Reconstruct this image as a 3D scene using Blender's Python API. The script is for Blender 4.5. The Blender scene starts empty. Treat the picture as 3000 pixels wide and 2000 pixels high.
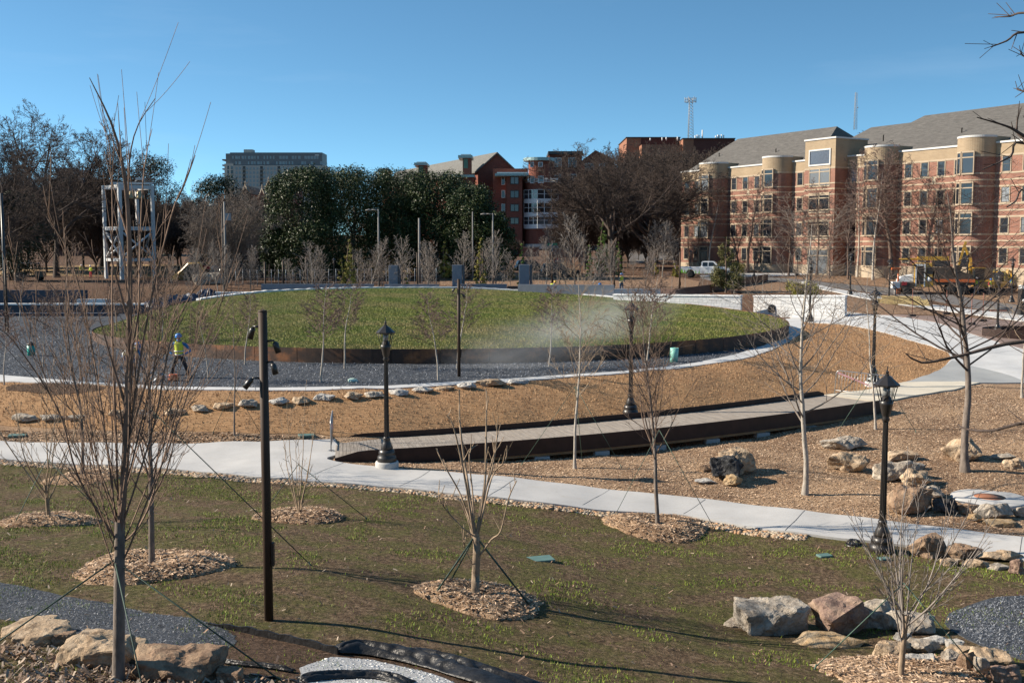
import bpy, bmesh, math, random
import numpy as np
from mathutils import Vector, Matrix, noise
from mathutils.geometry import delaunay_2d_cdt
R = math.radians
PI = math.pi
SC = bpy.context.scene
COL = SC.collection
# ------------------------------------------------------------------ camera
F = 3100.0; CZ = 10.0; TH = math.atan(275.0 / F)
cam_d = bpy.data.cameras.new('camera'); cam = bpy.data.objects.new('camera', cam_d); COL.objects.link(cam)
cam_d.sensor_width = 36.0; cam_d.lens = 36.0 * F / 3000.0; cam_d.clip_end = 6000; cam_d.clip_start = 0.1
cam.location = (0, 0, CZ); cam.rotation_euler = (PI / 2 - TH, 0, 0)
SC.camera = cam
# ------------------------------------------------------------------ world, sun, exposure
SUN_EL = R(29.0); SUN_AZ = R(-85.5)          # azimuth from +Y towards +X
world = bpy.data.worlds.new('World'); SC.world = world; world.use_nodes = True
nt = world.node_tree; nt.nodes.clear()
sky = nt.nodes.new('ShaderNodeTexSky'); sky.sky_type = 'NISHITA'; sky.sun_disc = False
sky.sun_elevation = SUN_EL; sky.sun_rotation = SUN_AZ; sky.altitude = 300; sky.air_density = 1.0; sky.dust_density = 0.2; sky.ozone_density = 1.1
bg = nt.nodes.new('ShaderNodeBackground'); bg.inputs['Strength'].default_value = 0.094
wo = nt.nodes.new('ShaderNodeOutputWorld')
tc = nt.nodes.new('ShaderNodeTexCoord'); mp = nt.nodes.new('ShaderNodeMapping'); mp.inputs['Scale'].default_value = (3.2, 3.2, 22)
mp.inputs['Location'].default_value = (0.4, 1.3, 0.2)
cn = nt.nodes.new('ShaderNodeTexNoise'); cn.inputs['Scale'].default_value = 1.3; cn.inputs['Detail'].default_value = 6; cn.inputs['Roughness'].default_value = 0.55
cr = nt.nodes.new('ShaderNodeMapRange'); cr.inputs['From Min'].default_value = 0.56; cr.inputs['From Max'].default_value = 0.85; cr.inputs['To Max'].default_value = 0.05
cmx = nt.nodes.new('ShaderNodeMix'); cmx.data_type = 'RGBA'; cmx.inputs['B'].default_value = (7.0, 7.4, 8.0, 1)
hs = nt.nodes.new('ShaderNodeHueSaturation'); hs.inputs['Saturation'].default_value = 1.12
L = nt.links.new
L(tc.outputs['Generated'], mp.inputs['Vector']); L(mp.outputs[0], cn.inputs['Vector']); L(cn.outputs['Fac'], cr.inputs['Value'])
sp = nt.nodes.new('ShaderNodeSeparateXYZ'); cb = nt.nodes.new('ShaderNodeCombineXYZ'); lift = nt.nodes.new('ShaderNodeMath'); lift.operation = 'MULTIPLY_ADD'; lift.inputs[1].default_value = 2.3; lift.inputs[2].default_value = 0.085
L(tc.outputs['Generated'], sp.inputs[0]); L(sp.outputs[0], cb.inputs[0]); L(sp.outputs[1], cb.inputs[1]); L(sp.outputs[2], lift.inputs[0]); L(lift.outputs[0], cb.inputs[2]); L(cb.outputs[0], sky.inputs[0])
tn = nt.nodes.new('ShaderNodeMix'); tn.data_type = 'RGBA'; tn.blend_type = 'MULTIPLY'; tn.inputs['Factor'].default_value = 1; tn.inputs['B'].default_value = (0.96, 1.25, 1.17, 1)
L(sky.outputs[0], hs.inputs['Color']); L(hs.outputs[0], tn.inputs['A']); L(tn.outputs['Result'], cmx.inputs['A']); L(cr.outputs[0], cmx.inputs['Factor'])
L(cmx.outputs['Result'], bg.inputs['Color']); L(bg.outputs[0], wo.inputs['Surface'])
sun_d = bpy.data.lights.new('sun', 'SUN'); sun_d.energy = 5.0; sun_d.angle = R(0.53); sun_d.color = (1.0, 0.885, 0.73)
sun = bpy.data.objects.new('sun', sun_d); COL.objects.link(sun)
to_sun = Vector((math.sin(SUN_AZ) * math.cos(SUN_EL), math.cos(SUN_AZ) * math.cos(SUN_EL), math.sin(SUN_EL)))
sun.rotation_euler = to_sun.to_track_quat('Z', 'Y').to_euler(); sun.location = (0, 0, 60)
vs = SC.view_settings; vs.view_transform = 'Standard'; vs.look = 'None'; vs.gamma = 1; vs.exposure = 0.99; vs.use_curve_mapping = False
SC.cycles.max_bounces = 5; SC.cycles.transparent_max_bounces = 6; SC.cycles.volume_bounces = 0

# ------------------------------------------------------------------ materials
MATS = {}
def newmat(name):
    m = bpy.data.materials.new(name); m.use_nodes = True
    nt = m.node_tree; b = nt.nodes['Principled BSDF']
    return m, nt, b
def ramp(nt, stops, fac=None):
    r = nt.nodes.new('ShaderNodeValToRGB'); e = r.color_ramp.elements
    while len(e) < len(stops): e.new(0.5)
    for i, (p, c) in enumerate(stops):
        e[i].position = p; e[i].color = (*c, 1)
    if fac is not None: nt.links.new(fac, r.inputs[0])
    return r
def tex(nt, scale, detail=4, rough=0.6, kind='noise', stretch=None, coord='Object', rot=None, dist=0):
    tc = nt.nodes.new('ShaderNodeTexCoord'); out = tc.outputs[coord]
    if stretch or rot:
        mp = nt.nodes.new('ShaderNodeMapping')
        if stretch: mp.inputs['Scale'].default_value = stretch
        if rot: mp.inputs['Rotation'].default_value = rot
        nt.links.new(out, mp.inputs[0]); out = mp.outputs[0]
    if kind == 'noise':
        t = nt.nodes.new('ShaderNodeTexNoise'); t.inputs['Scale'].default_value = scale; t.inputs['Detail'].default_value = detail; t.inputs['Roughness'].default_value = rough
        t.inputs['Distortion'].default_value = dist
        nt.links.new(out, t.inputs['Vector']); return t.outputs['Fac']
    t = nt.nodes.new('ShaderNodeTexVoronoi'); t.inputs['Scale'].default_value = scale
    nt.links.new(out, t.inputs['Vector'])
    return t
def mix(nt, fac, a, b, mode='MIX'):
    m = nt.nodes.new('ShaderNodeMix'); m.data_type = 'RGBA'; m.blend_type = mode
    for k, v in (('Factor', fac), ('A', a), ('B', b)):
        if isinstance(v, (int, float)): m.inputs[k].default_value = v
        elif isinstance(v, tuple): m.inputs[k].default_value = (*v, 1)
        else: nt.links.new(v, m.inputs[k])
    return m.outputs['Result']
def bump(nt, b, h, strength=0.5, dist=0.02):
    n = nt.nodes.new('ShaderNodeBump'); n.inputs['Strength'].default_value = strength; n.inputs['Distance'].default_value = dist
    nt.links.new(h, n.inputs['Height']); nt.links.new(n.outputs[0], b.inputs['Normal'])
def sc(c, k): return tuple(min(1, x * k) for x in c)
def M(name, c=(0.5, 0.5, 0.5), rough=0.7, var=0.25, scale=6.0, bmp=0.0, bscale=30.0, metal=0.0, coord='Object', bd=0.02, spec=None, c2=None, stretch=None):
    if name in MATS: return MATS[name]
    m, nt, b = newmat(name)
    f = tex(nt, scale, 5, 0.6, coord=coord, stretch=stretch)
    r = ramp(nt, [(0.3, sc(c, 1 - var)), (0.7, c2 if c2 else sc(c, 1 + var))], f)
    nt.links.new(r.outputs[0], b.inputs['Base Color'])
    b.inputs['Roughness'].default_value = rough; b.inputs['Metallic'].default_value = metal
    if spec is not None: b.inputs['Specular IOR Level'].default_value = spec
    if bmp: bump(nt, b, tex(nt, bscale, 5, 0.65, coord=coord, stretch=stretch), bmp, bd)
    MATS[name] = m; return m
def G(name, stops, scale, detail, big=None, bigscale=0.15, bigamt=0.5, bscale=25, bmp=0.8, bd=0.05, rough=0.95, stretch=None, kind2=None):
    """ground: fine speckle of several real colours, with broad patches of a second kind"""
    if name in MATS: return MATS[name]
    m, nt, b = newmat(name)
    f = tex(nt, scale, detail, 0.75, stretch=stretch)
    r = ramp(nt, stops, f); col = r.outputs[0]
    if big:
        g = tex(nt, bigscale, 6, 0.62); rg = ramp(nt, [(0.42, (0, 0, 0)), (0.6, (1, 1, 1))], g)
        f2 = tex(nt, scale * 0.7, detail, 0.75, stretch=stretch); r2 = ramp(nt, big, f2)
        mm = nt.nodes.new('ShaderNodeMath'); mm.operation = 'MULTIPLY'; mm.inputs[1].default_value = bigamt
        nt.links.new(rg.outputs[0], mm.inputs[0]); col = mix(nt, mm.outputs[0], col, r2.outputs[0])
    nt.links.new(col, b.inputs['Base Color']); b.inputs['Roughness'].default_value = rough; b.inputs['Specular IOR Level'].default_value = 0.15
    bump(nt, b, tex(nt, bscale, 6, 0.7, stretch=stretch), bmp, bd)
    MATS[name] = m; return m

g_mulch = G('mulch', [(0.30, (0.08, 0.042, 0.023)), (0.43, (0.29, 0.18, 0.105)), (0.54, (0.51, 0.35, 0.22)), (0.68, (0.74, 0.55, 0.38))], 26, 4,
            big=[(0.35, (0.07, 0.036, 0.022)), (0.55, (0.20, 0.115, 0.07)), (0.70, (0.38, 0.24, 0.155))], bigscale=0.35, bigamt=0.65, bscale=18, bd=0.06)
g_lawn = G('lawn', [(0.32, (0.040, 0.026, 0.015)), (0.5, (0.15, 0.10, 0.060)), (0.7, (0.36, 0.26, 0.17))], 9, 6,
           big=[(0.35, (0.045, 0.055, 0.012)), (0.55, (0.115, 0.145, 0.022)), (0.72, (0.19, 0.23, 0.045))], bigscale=1.1, bigamt=0.5, bscale=11, bd=0.16, bmp=1.0)
g_straw = G('straw', [(0.30, (0.22, 0.118, 0.052)), (0.5, (0.42, 0.243, 0.125)), (0.7, (0.58, 0.37, 0.205))], 7, 6,
            big=[(0.3, (0.27, 0.155, 0.075)), (0.7, (0.48, 0.305, 0.16))], bigscale=0.3, bscale=4, bd=0.10, bmp=0.9, stretch=(0.35, 2.6, 1))
g_slate = G('slate_gravel', [(0.32, (0.022, 0.026, 0.033)), (0.5, (0.070, 0.078, 0.092)), (0.62, (0.13, 0.14, 0.158)), (0.74, (0.32, 0.34, 0.37))], 22, 5,
            big=[(0.35, (0.03, 0.036, 0.048)), (0.7, (0.14, 0.155, 0.18))], bigscale=0.3, bscale=22, bd=0.04, bmp=0.9)
g_dirt = G('soil', [(0.32, (0.040, 0.024, 0.015)), (0.5, (0.10, 0.062, 0.040)), (0.7, (0.21, 0.14, 0.10))], 12, 6, bscale=9, bd=0.12, bmp=1.0)
g_leaf = G('leaf_litter', [(0.32, (0.035, 0.018, 0.012)), (0.5, (0.12, 0.066, 0.044)), (0.7, (0.26, 0.165, 0.11))], 9, 5,
           big=[(0.35, (0.10, 0.06, 0.035)), (0.7, (0.26, 0.17, 0.11))], bigscale=0.12, bscale=3, bd=0.15)
g_dry = G('dry_grass', [(0.3, (0.25, 0.16, 0.08)), (0.7, (0.46, 0.32, 0.18))], 3, 5, bscale=4, bd=0.08)
g_asph = G('asphalt', [(0.3, (0.12, 0.115, 0.115)), (0.7, (0.22, 0.21, 0.205))], 6, 6, bscale=30, bd=0.01)
g_mound = G('mound_grass', [(0.30, (0.030, 0.045, 0.010)), (0.5, (0.065, 0.100, 0.018)), (0.7, (0.13, 0.17, 0.045))], 6, 6,
            big=[(0.3, (0.09, 0.075, 0.025)), (0.7, (0.21, 0.18, 0.08))], bigscale=0.22, bigamt=0.7, bscale=9, bd=0.12, bmp=1.0, stretch=(0.6, 1.4, 1))
def conc(name, c, joints=None, dirt=0.12):
    m, nt, b = newmat(name)
    r = ramp(nt, [(0.3, sc(c, 1 - dirt)), (0.7, sc(c, 1.06))], tex(nt, 0.9, 7, 0.65))
    r2 = ramp(nt, [(0.30, (0.80, 0.78, 0.75)), (0.45, (1, 1, 1))], tex(nt, 14, 6, 0.7))
    c1 = mix(nt, 0.6, r.outputs[0], r2.outputs[0], 'MULTIPLY')
    st = ramp(nt, [(0.60, (1, 1, 1)), (0.72, (0.86, 0.80, 0.70))], tex(nt, 2.4, 6, 0.7, stretch=(0.4, 1.6, 1)))
    c1 = mix(nt, 0.8, c1, st.outputs[0], 'MULTIPLY')
    nt.links.new(c1, b.inputs['Base Color']); b.inputs['Roughness'].default_value = 0.88; b.inputs['Specular IOR Level'].default_value = 0.25
    bump(nt, b, tex(nt, 60, 4, 0.6), 0.25, 0.01)
    MATS[name] = m; return m
m_conc = conc('concrete_pale', (0.54, 0.53, 0.515)); m_conc2 = conc('concrete_new', (0.59, 0.59, 0.585)); m_cream = conc('concrete_cream', (0.66, 0.60, 0.49)); m_cgray = conc('concrete_gray', (0.36, 0.37, 0.37))
m_paver = M('brown_pavers', (0.25, 0.175, 0.145), 0.85, 0.15, 3, 0.3, 40)
m_joint = M('joint', (0.10, 0.10, 0.10), 0.9)

# ------------------------------------------------------------------ object helpers
def tag(o, label=None, cat=None, group=None, kind=None):
    if label: o['label'] = label
    if cat: o['category'] = cat
    if group: o['group'] = group
    if kind: o['kind'] = kind
    return o
def thing(name, label, cat, loc=(0, 0, 0), rotz=0, group=None):
    o = bpy.data.objects.new(name, None); COL.objects.link(o); o.empty_display_size = 0.2
    o.location = loc; o.rotation_euler = (0, 0, rotz)
    return tag(o, label, cat, group)
def linkmesh(name, me, parent=None, label=None):
    o = bpy.data.objects.new(name, me); COL.objects.link(o)
    if parent: o.parent = parent
    if label: o['label'] = label
    return o
def copy_tree(o, parent=None):
    c = o.copy(); COL.objects.link(c)
    if parent: c.parent = parent
    for ch in list(o.children): copy_tree(ch, c)
    return c
def np_mesh(name, V, faces, mats, midx=None, smooth=False):
    """V (n,3); faces: list of arrays (m,k)"""
    me = bpy.data.meshes.new(name)
    V = np.asarray(V, dtype=np.float32); me.vertices.add(len(V)); me.vertices.foreach_set('co', V.ravel())
    fl = [np.asarray(f, dtype=np.int32) for f in faces if len(f)]
    loops = np.concatenate([f.ravel() for f in fl]); tot = np.concatenate([np.full(len(f), f.shape[1], dtype=np.int32) for f in fl])
    start = np.concatenate([[0], np.cumsum(tot)[:-1]]).astype(np.int32)
    me.loops.add(len(loops)); me.loops.foreach_set('vertex_index', loops)
    me.polygons.add(len(tot)); me.polygons.foreach_set('loop_start', start); me.polygons.foreach_set('loop_total', tot)
    if midx is not None: me.polygons.foreach_set('material_index', np.asarray(midx, dtype=np.int32))
    if smooth: me.polygons.foreach_set('use_smooth', np.ones(len(tot), dtype=bool))
    for m in (mats if isinstance(mats, (list, tuple)) else [mats]): me.materials.append(m)
    me.update(calc_edges=True); me.validate()
    return me
class MB:
    def __init__(s): s.v = []; s.f = []; s.m = []; s.mats = []; s.sm = []
    def mi(s, m):
        if m not in s.mats: s.mats.append(m)
        return s.mats.index(m)
    def add(s, vs, fs, m, smooth=False):
        b = len(s.v); s.v += [tuple(v) for v in vs]; k = s.mi(m)
        for f in fs: s.f.append(tuple(i + b for i in f)); s.m.append(k); s.sm.append(smooth)
        return s
    def box(s, c, d, m, rz=0, rx=0, ry=0):
        Mx = Matrix.Translation(c) @ Matrix.Rotation(rz, 4, 'Z') @ Matrix.Rotation(ry, 4, 'Y') @ Matrix.Rotation(rx, 4, 'X')
        vs = [Mx @ Vector((x * d[0] / 2, y * d[1] / 2, z * d[2] / 2)) for x in (-1, 1) for y in (-1, 1) for z in (-1, 1)]
        return s.add(vs, [(0, 1, 3, 2), (4, 6, 7, 5), (0, 4, 5, 1), (2, 3, 7, 6), (0, 2, 6, 4), (1, 5, 7, 3)], m)
    def tube(s, pts, rads, m, n=8, cap=True, smooth=True):
        pts = [Vector(p) for p in pts]
        if isinstance(rads, (int, float)): rads = [rads] * len(pts)
        vs = []; fs = []
        up = Vector((0.137, 0.31, 1)).normalized()
        for i, p in enumerate(pts):
            d = (pts[min(i + 1, len(pts) - 1)] - pts[max(i - 1, 0)]).normalized()
            a = d.cross(up)
            if a.length < 1e-3: a = d.cross(Vector((1, 0, 0)))
            a.normalize(); b2 = a.cross(d)
            for k in range(n):
                t = 2 * PI * k / n; vs.append(p + (a * math.cos(t) + b2 * math.sin(t)) * rads[i])
        for i in range(len(pts) - 1):
            for k in range(n):
                fs.append((i * n + k, i * n + (k + 1) % n, (i + 1) * n + (k + 1) % n, (i + 1) * n + k))
        if cap: fs += [tuple(range(n - 1, -1, -1)), tuple(range((len(pts) - 1) * n, len(pts) * n))]
        return s.add(vs, fs, m, smooth)
    def lathe(s, prof, m, n=12, c=(0, 0, 0), smooth=True, rot=None):
        vs = []; fs = []
        for (r, z) in prof:
            for k in range(n):
                t = 2 * PI * (k + 0.5) / n; v = Vector((r * math.cos(t), r * math.sin(t), z))
                if rot: v = rot @ v
                vs.append(v + Vector(c))
        for i in range(len(prof) - 1):
            for k in range(n): fs.append((i * n + k, i * n + (k + 1) % n, (i + 1) * n + (k + 1) % n, (i + 1) * n + k))
        fs += [tuple(range(n - 1, -1, -1)), tuple(range((len(prof) - 1) * n, len(prof) * n))]
        return s.add(vs, fs, m, smooth)
    def prism(s, poly, y0, y1, m, y0i=None, inset=None):
        """polygon in x,z extruded along y; inset(x,z)->y offset for tapered cabs"""
        n = len(poly); ins = inset or (lambda x, z: 0)
        vs = [(x, y0 + ins(x, z), z) for x, z in poly] + [(x, y1 - ins(x, z), z) for x, z in poly]
        fs = [(i, (i + 1) % n, (i + 1) % n + n, i + n) for i in range(n)] + [tuple(range(n - 1, -1, -1)), tuple(range(n, 2 * n))]
        return s.add(vs, fs, m)
    def mesh(s, name):
        me = bpy.data.meshes.new(name); me.from_pydata(s.v, [], s.f)
        for m in s.mats: me.materials.append(m)
        me.polygons.foreach_set('material_index', s.m); me.polygons.foreach_set('use_smooth', s.sm); me.update()
        return me
    def build(s, name, parent=None, label=None, bevel=0):
        me = s.mesh(name)
        bm = bmesh.new(); bm.from_mesh(me); bmesh.ops.recalc_face_normals(bm, faces=bm.faces)
        if bevel: bmesh.ops.bevel(bm, geom=list(bm.edges), offset=bevel, segments=1, affect='EDGES', clamp_overlap=True)
        bm.to_mesh(me); bm.free()
        return linkmesh(name, me, parent, label)

# ------------------------------------------------------------------ camera rays onto the land
def ray(px, py):
    u = (px - 1500.0) / F; v = (1000.0 - py) / F
    return np.array([u, math.cos(TH) + v * math.sin(TH), -math.sin(TH) + v * math.cos(TH)])
def pt(px, py, Y):
    d = ray(px, py); return Vector((d[0] * Y / d[1], Y, CZ + d[2] * Y / d[1]))
def flat(px, py, h):
    d = ray(px, py); t = -h / d[2]; return (d[0] * t, d[1] * t)
# plaza outline (outer edge of the pale kerb) on the level h = 5.4
PZ = 5.4
KOUT = [(-420, 1078), (-200, 1100), (0, 1117), (170, 1126), (340, 1134), (510, 1143), (748, 1148), (900, 1147), (1125, 1141), (1325, 1129.5), (1538, 1117), (1720, 1103), (1857, 1093),
        (1980, 1081), (2087, 1068), (2204, 1047), (2274, 1021), (2321, 998), (2351, 974), (2358, 955), (2340, 935)]
KIN = [(-420, 1064), (-200, 1085), (0, 1101), (130, 1112), (255, 1122), (510, 1136), (748, 1139), (900, 1138), (1123, 1134), (1325, 1122), (1538, 1109.5), (1700, 1098), (1835, 1089),
       (1960, 1076), (2040, 1065), (2157, 1040), (2235, 1016), (2285, 993), (2310, 970), (2314, 950), (2300, 935)]
kout = np.array([flat(a, b, PZ) for a, b in KOUT]); kin = np.array([flat(a, b, PZ) for a, b in KIN])
plaza_poly = np.vstack([kout, [[20, 80], [19, 88], [8, 96], [-20, 100], [-60, 92], [-120, 90], [-120, kout[0][1]]]])
def inside(poly, x, y):
    c = np.zeros(x.shape, bool); n = len(poly)
    for i in range(n):
        x1, y1 = poly[i]; x2, y2 = poly[(i + 1) % n]
        if y1 == y2: continue
        k = ((y1 > y) != (y2 > y)) & (x < (x2 - x1) * (y - y1) / (y2 - y1) + x1); c ^= k
    return c
def pdist(poly, x, y, closed=True):
    d = np.full(x.shape, 1e9); n = len(poly)
    for i in range(n if closed else n - 1):
        a = np.array(poly[i]); b = np.array(poly[(i + 1) % n]); ab = b - a; l2 = max((ab ** 2).sum(), 1e-9)
        t = np.clip(((x - a[0]) * ab[0] + (y - a[1]) * ab[1]) / l2, 0, 1)
        d = np.minimum(d, np.hypot(x - a[0] - t * ab[0], y - a[1] - t * ab[1]))
    return d
def sst(a, b, x):
    t = np.clip((x - a) / (b - a), 0, 1); return t * t * (3 - 2 * t)
far = [(130, 3.6), (160, 2.9), (200, 1.6), (300, -1.0), (600, -7), (3200, -14)]
hL = [(-400, 1.6), (0, 1.8), (5, 3.2), (10, 4.6), (13, 5.1), (15.5, 5.47), (18, 5.65), (21, 5.95), (24, 6.3), (27, 6.6), (30, 6.75), (33, 6.7), (36, 6.6), (45, 6.3), (60, 5.8), (85, 5.0), (100, 3.9)] + far
hR = [(-400, 1.6), (0, 1.8), (5, 3.8), (10, 5.6), (14, 6.3), (18, 6.8), (22, 7.15), (25.6, 7.35), (30, 7.15), (33, 6.95), (36, 6.8), (43, 6.4), (48, 6.15), (56, 5.75), (66, 5.35), (72, 5.1), (81, 4.85), (90, 4.3), (100, 3.9)] + far
hRR = [(-400, 1.6), (0, 1.8), (5, 3.8), (10, 5.6), (14, 6.3), (18, 6.8), (22, 7.15), (25.6, 7.3), (36, 6.8), (48, 6.15), (56, 5.8), (66, 5.5), (80, 5.1), (95, 4.9), (106, 4.7), (113, 4.2), (120, 3.7)] + far
DECK_H = lambda px: 6.6 - 0.45 * (px - 981) / (2419 - 981)
DF = [(985, 1291), (1160, 1281), (1325, 1270), (1520, 1256), (1700, 1241), (1900, 1220), (2100, 1197), (2260, 1178), (2419, 1159)]
deck_far = np.array([(*flat(a, b, DECK_H(a)), CZ - DECK_H(a)) for a, b in DF])
def hterp(tab, y):
    a = np.array(tab); k = np.interp(y, a[:, 0], a[:, 1]); k2 = 0.5 * (np.interp(y - 1.2, a[:, 0], a[:, 1]) + np.interp(y + 1.2, a[:, 0], a[:, 1])); return 0.4 * k + 0.6 * k2
def Hn(x, y):
    x = np.asarray(x, float); y = np.asarray(y, float)
    w = sst(-5, 6, x); wr = sst(24, 40, x)
    h = hterp(hL, y) * (1 - w) + hterp(hR, y) * w
    h = h * (1 - wr) + hterp(hRR, y) * wr
    s = pdist(plaza_poly, x, y); ins = inside(plaza_poly, x, y); s = np.where(ins, 0, s)
    wp = sst(0.0, 5.2, s); wp = np.where(y > 75, sst(0, 8, s), wp)
    h = PZ * (1 - wp) + h * wp
    dl = deck_far[:, :2] + np.array([0.5, -1.2]); dd = pdist(dl, x, y, False)
    ends = sst(-6.5, -2, x) * (1 - sst(9, 13.5, x))
    h = h + 0.42 * ends * np.exp(-(dd / 1.7) ** 2) * (y < 60)
    u = np.sin(x * 0.9 + 1.3) * np.sin(y * 0.7 + x * .3) * 0.05 + np.sin(x * 2.3 + y * 1.1) * np.sin(y * 1.9 - x * .7) * 0.025
    u = u * np.where(ins, 0.15, 1) * sst(6, 12, y) * (1 - sst(60, 70, y))
    return CZ - h + u
def ax(segs):
    o = []
    for a, b, st in segs: o += list(np.arange(a, b, st))
    return np.array(o + [segs[-1][1]])
XS = ax([(-3000, -1000, 500), (-1000, -300, 100), (-300, -100, 12), (-100, -40, 2), (-40, 40, 0.32), (40, 100, 1.5), (100, 300, 12), (300, 1000, 100), (1000, 3000, 500)])
YS = ax([(-400, -50, 50), (-50, 5, 5), (5, 62, 0.32), (62, 125, 0.7), (125, 220, 4), (220, 600, 20), (600, 3200, 200)])
GX, GY = np.meshgrid(XS, YS); GZ = Hn(GX, GY)
def H(x, y):
    """height of the ground mesh itself"""
    x = np.asarray(x, float); y = np.asarray(y, float)
    i = np.clip(np.searchsorted(XS, x) - 1, 0, len(XS) - 2); j = np.clip(np.searchsorted(YS, y) - 1, 0, len(YS) - 2)
    a = np.clip((x - XS[i]) / (XS[i + 1] - XS[i]), 0, 1); b = np.clip((y - YS[j]) / (YS[j + 1] - YS[j]), 0, 1)
    return GZ[j, i] * (1 - a) * (1 - b) + GZ[j, i + 1] * a * (1 - b) + GZ[j + 1, i] * (1 - a) * b + GZ[j + 1, i + 1] * a * b
TT = np.concatenate([np.arange(6, 70, 0.25), np.arange(70, 200, 1.0), np.arange(200, 800, 6)])
def at(px, py):
    d = ray(px, py); t = TT / d[1]
    z = CZ + d[2] * t; g = H(d[0] * t, d[1] * t); k = np.nonzero(z < g)[0]
    if len(k) == 0: t0 = t[-1]; return Vector((d[0] * t0, d[1] * t0, float(g[-1])))
    k = k[0]
    if k == 0: t0 = t[0]
    else:
        a = z[k - 1] - g[k - 1]; b = g[k] - z[k]; t0 = t[k - 1] + (t[k] - t[k - 1]) * a / (a + b)
    x, y = d[0] * t0, d[1] * t0
    return Vector((x, y, float(H(x, y))))
def S(Y): return F / Y            # photo pixels per metre at depth Y
def topz(px, py, Y): return pt(px, py, Y).z

def struct(name, me, label=None): 
    o = linkmesh(name, me); o['kind'] = 'structure'; return o
ny, nx = GX.shape
idx = np.arange(nx * ny).reshape(ny, nx)
quads = np.stack([idx[:-1, :-1], idx[:-1, 1:], idx[1:, 1:], idx[1:, :-1]], -1).reshape(-1, 4)
cx = (GX[:-1, :-1] + GX[1:, 1:]).ravel() / 2; cy = (GY[:-1, :-1] + GY[1:, 1:]).ravel() / 2
mid = np.where(cy > 72, 1, 0)
struct('ground', np_mesh('ground', np.stack([GX, GY, GZ], -1).reshape(-1, 3), [quads], [g_mulch, g_leaf], mid, True))

def resample(poly, step, closed=True):
    out = []; n = len(poly)
    for i in range(n if closed else n - 1):
        a = np.array(poly[i][:2], float); b = np.array(poly[(i + 1) % n][:2], float); k = max(1, int(np.hypot(*(b - a)) / step))
        for j in range(k): out.append(a + (b - a) * j / k)
    if not closed: out.append(np.array(poly[-1][:2], float))
    return np.array(out)
def smooth_poly(p, it=2, closed=True):
    p = [np.array(q[:2], float) for q in p]
    for _ in range(it):
        o = []; n = len(p)
        if not closed: o.append(p[0])
        for i in range(n if closed else n - 1):
            a, b = p[i], p[(i + 1) % n]; o += [a * .75 + b * .25, a * .25 + b * .75]
        if not closed: o.append(p[-1])
        p = o
    return p
def sheet_mesh(name, poly, mat, off=0.03, step=0.4, skirt=0.06, zf=None, ragged=0.0, smooth=0):
    """polygon in world x,y laid on the land as a thin slab with a real edge"""
    poly = [tuple(p[:2]) for p in poly]
    if smooth: poly = smooth_poly(poly, smooth)
    bd = resample(poly, step)
    if ragged:
        rs = np.random.RandomState(5); bd = bd + (rs.rand(*bd.shape) - .5) * ragged
    zf = zf or H
    x0, y0 = bd.min(0); x1, y1 = bd.max(0)
    gx, gy = np.meshgrid(np.arange(x0, x1, step), np.arange(y0, y1, step)); gx = gx.ravel() + 0.013; gy = gy.ravel() + 0.017
    k = inside(bd, gx, gy); gx = gx[k]; gy = gy[k]; k = pdist(bd, gx, gy) > step * 0.35; gx = gx[k]; gy = gy[k]
    vs = [Vector(p) for p in bd] + [Vector((a, b)) for a, b in zip(gx, gy)]
    n = len(bd)
    v2, e2, f2, _, _, _ = delaunay_2d_cdt(vs, [(i, (i + 1) % n) for i in range(n)], [], 1, 1e-5)
    V = np.array([tuple(v) for v in v2]); Fc = np.array([f for f in f2 if len(f) == 3])
    cxy = V[Fc].mean(1); Fc = Fc[inside(bd, cxy[:, 0], cxy[:, 1])]
    z = zf(V[:, 0], V[:, 1]) + off
    V3 = np.column_stack([V, z]); m = len(V3)
    bz = zf(bd[:, 0], bd[:, 1])
    top = np.column_stack([bd, bz + off]); bot = np.column_stack([bd, bz + off - skirt]); 
    i = np.arange(n); j = (i + 1) % n
    sk = np.stack([m + i, m + j, m + n + j, m + n + i], -1)
    return np_mesh(name, np.vstack([V3, top, bot]), [Fc, sk], mat)
def sheet(name, pxpoly, mat, **k):
    return struct(name, sheet_mesh(name, [at(a, b) for a, b in pxpoly], mat, **k))
# ------------------------------------------------------------------ ground sheets
WT = [(-260, 1290), (0, 1296), (340, 1303), (574, 1304), (757, 1299), (981, 1291), (1013, 1335), (985, 1338), (960, 1345), (958, 1350), (985, 1357), (1104, 1372), (1368, 1393), (1580, 1414), (1900, 1450), (2000, 1460), (2357, 1501), (2580, 1528), (2759, 1550), (3000, 1579), (3300, 1612)]
WB = [(-260, 1338), (0, 1348), (340, 1367), (553, 1384), (765, 1403), (1000, 1420), (1155, 1433), (1410, 1458), (1623, 1482), (1900, 1508), (2000, 1514), (2268, 1559), (2469, 1584), (2670, 1606), (2850, 1628), (3000, 1645), (3300, 1680)]
wt = [at(a, b) for a, b in WT]; wb = [at(a, b) for a, b in WB]
struct('walkway', sheet_mesh('walkway', wt + wb[::-1], m_conc, off=0.07, skirt=0.14, step=0.35))
lawn_poly = [w + Vector((0, -0.02, 0)) for w in wb] + [Vector((26, 12, 0)), Vector((18, 4, 0)), Vector((-14, 4, 0)), Vector((-24, 14, 0))]
lawn = struct('lawn', sheet_mesh('lawn', lawn_poly, g_lawn, off=0.012, step=0.5, skirt=0.05))
STW = [(-300, 1232), (0, 1245), (340, 1260), (723, 1269), (930, 1271), (985, 1280)] + [(a, b - 6) for a, b in DF[1:-1]] + [(2419, 1155), (2573, 1138), (2648, 1122), (2718, 1101), (2765, 1077), (2787, 1054), (2779, 1035), (2718, 1012), (2602, 979), (2461, 951), (2359, 945)]
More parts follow.
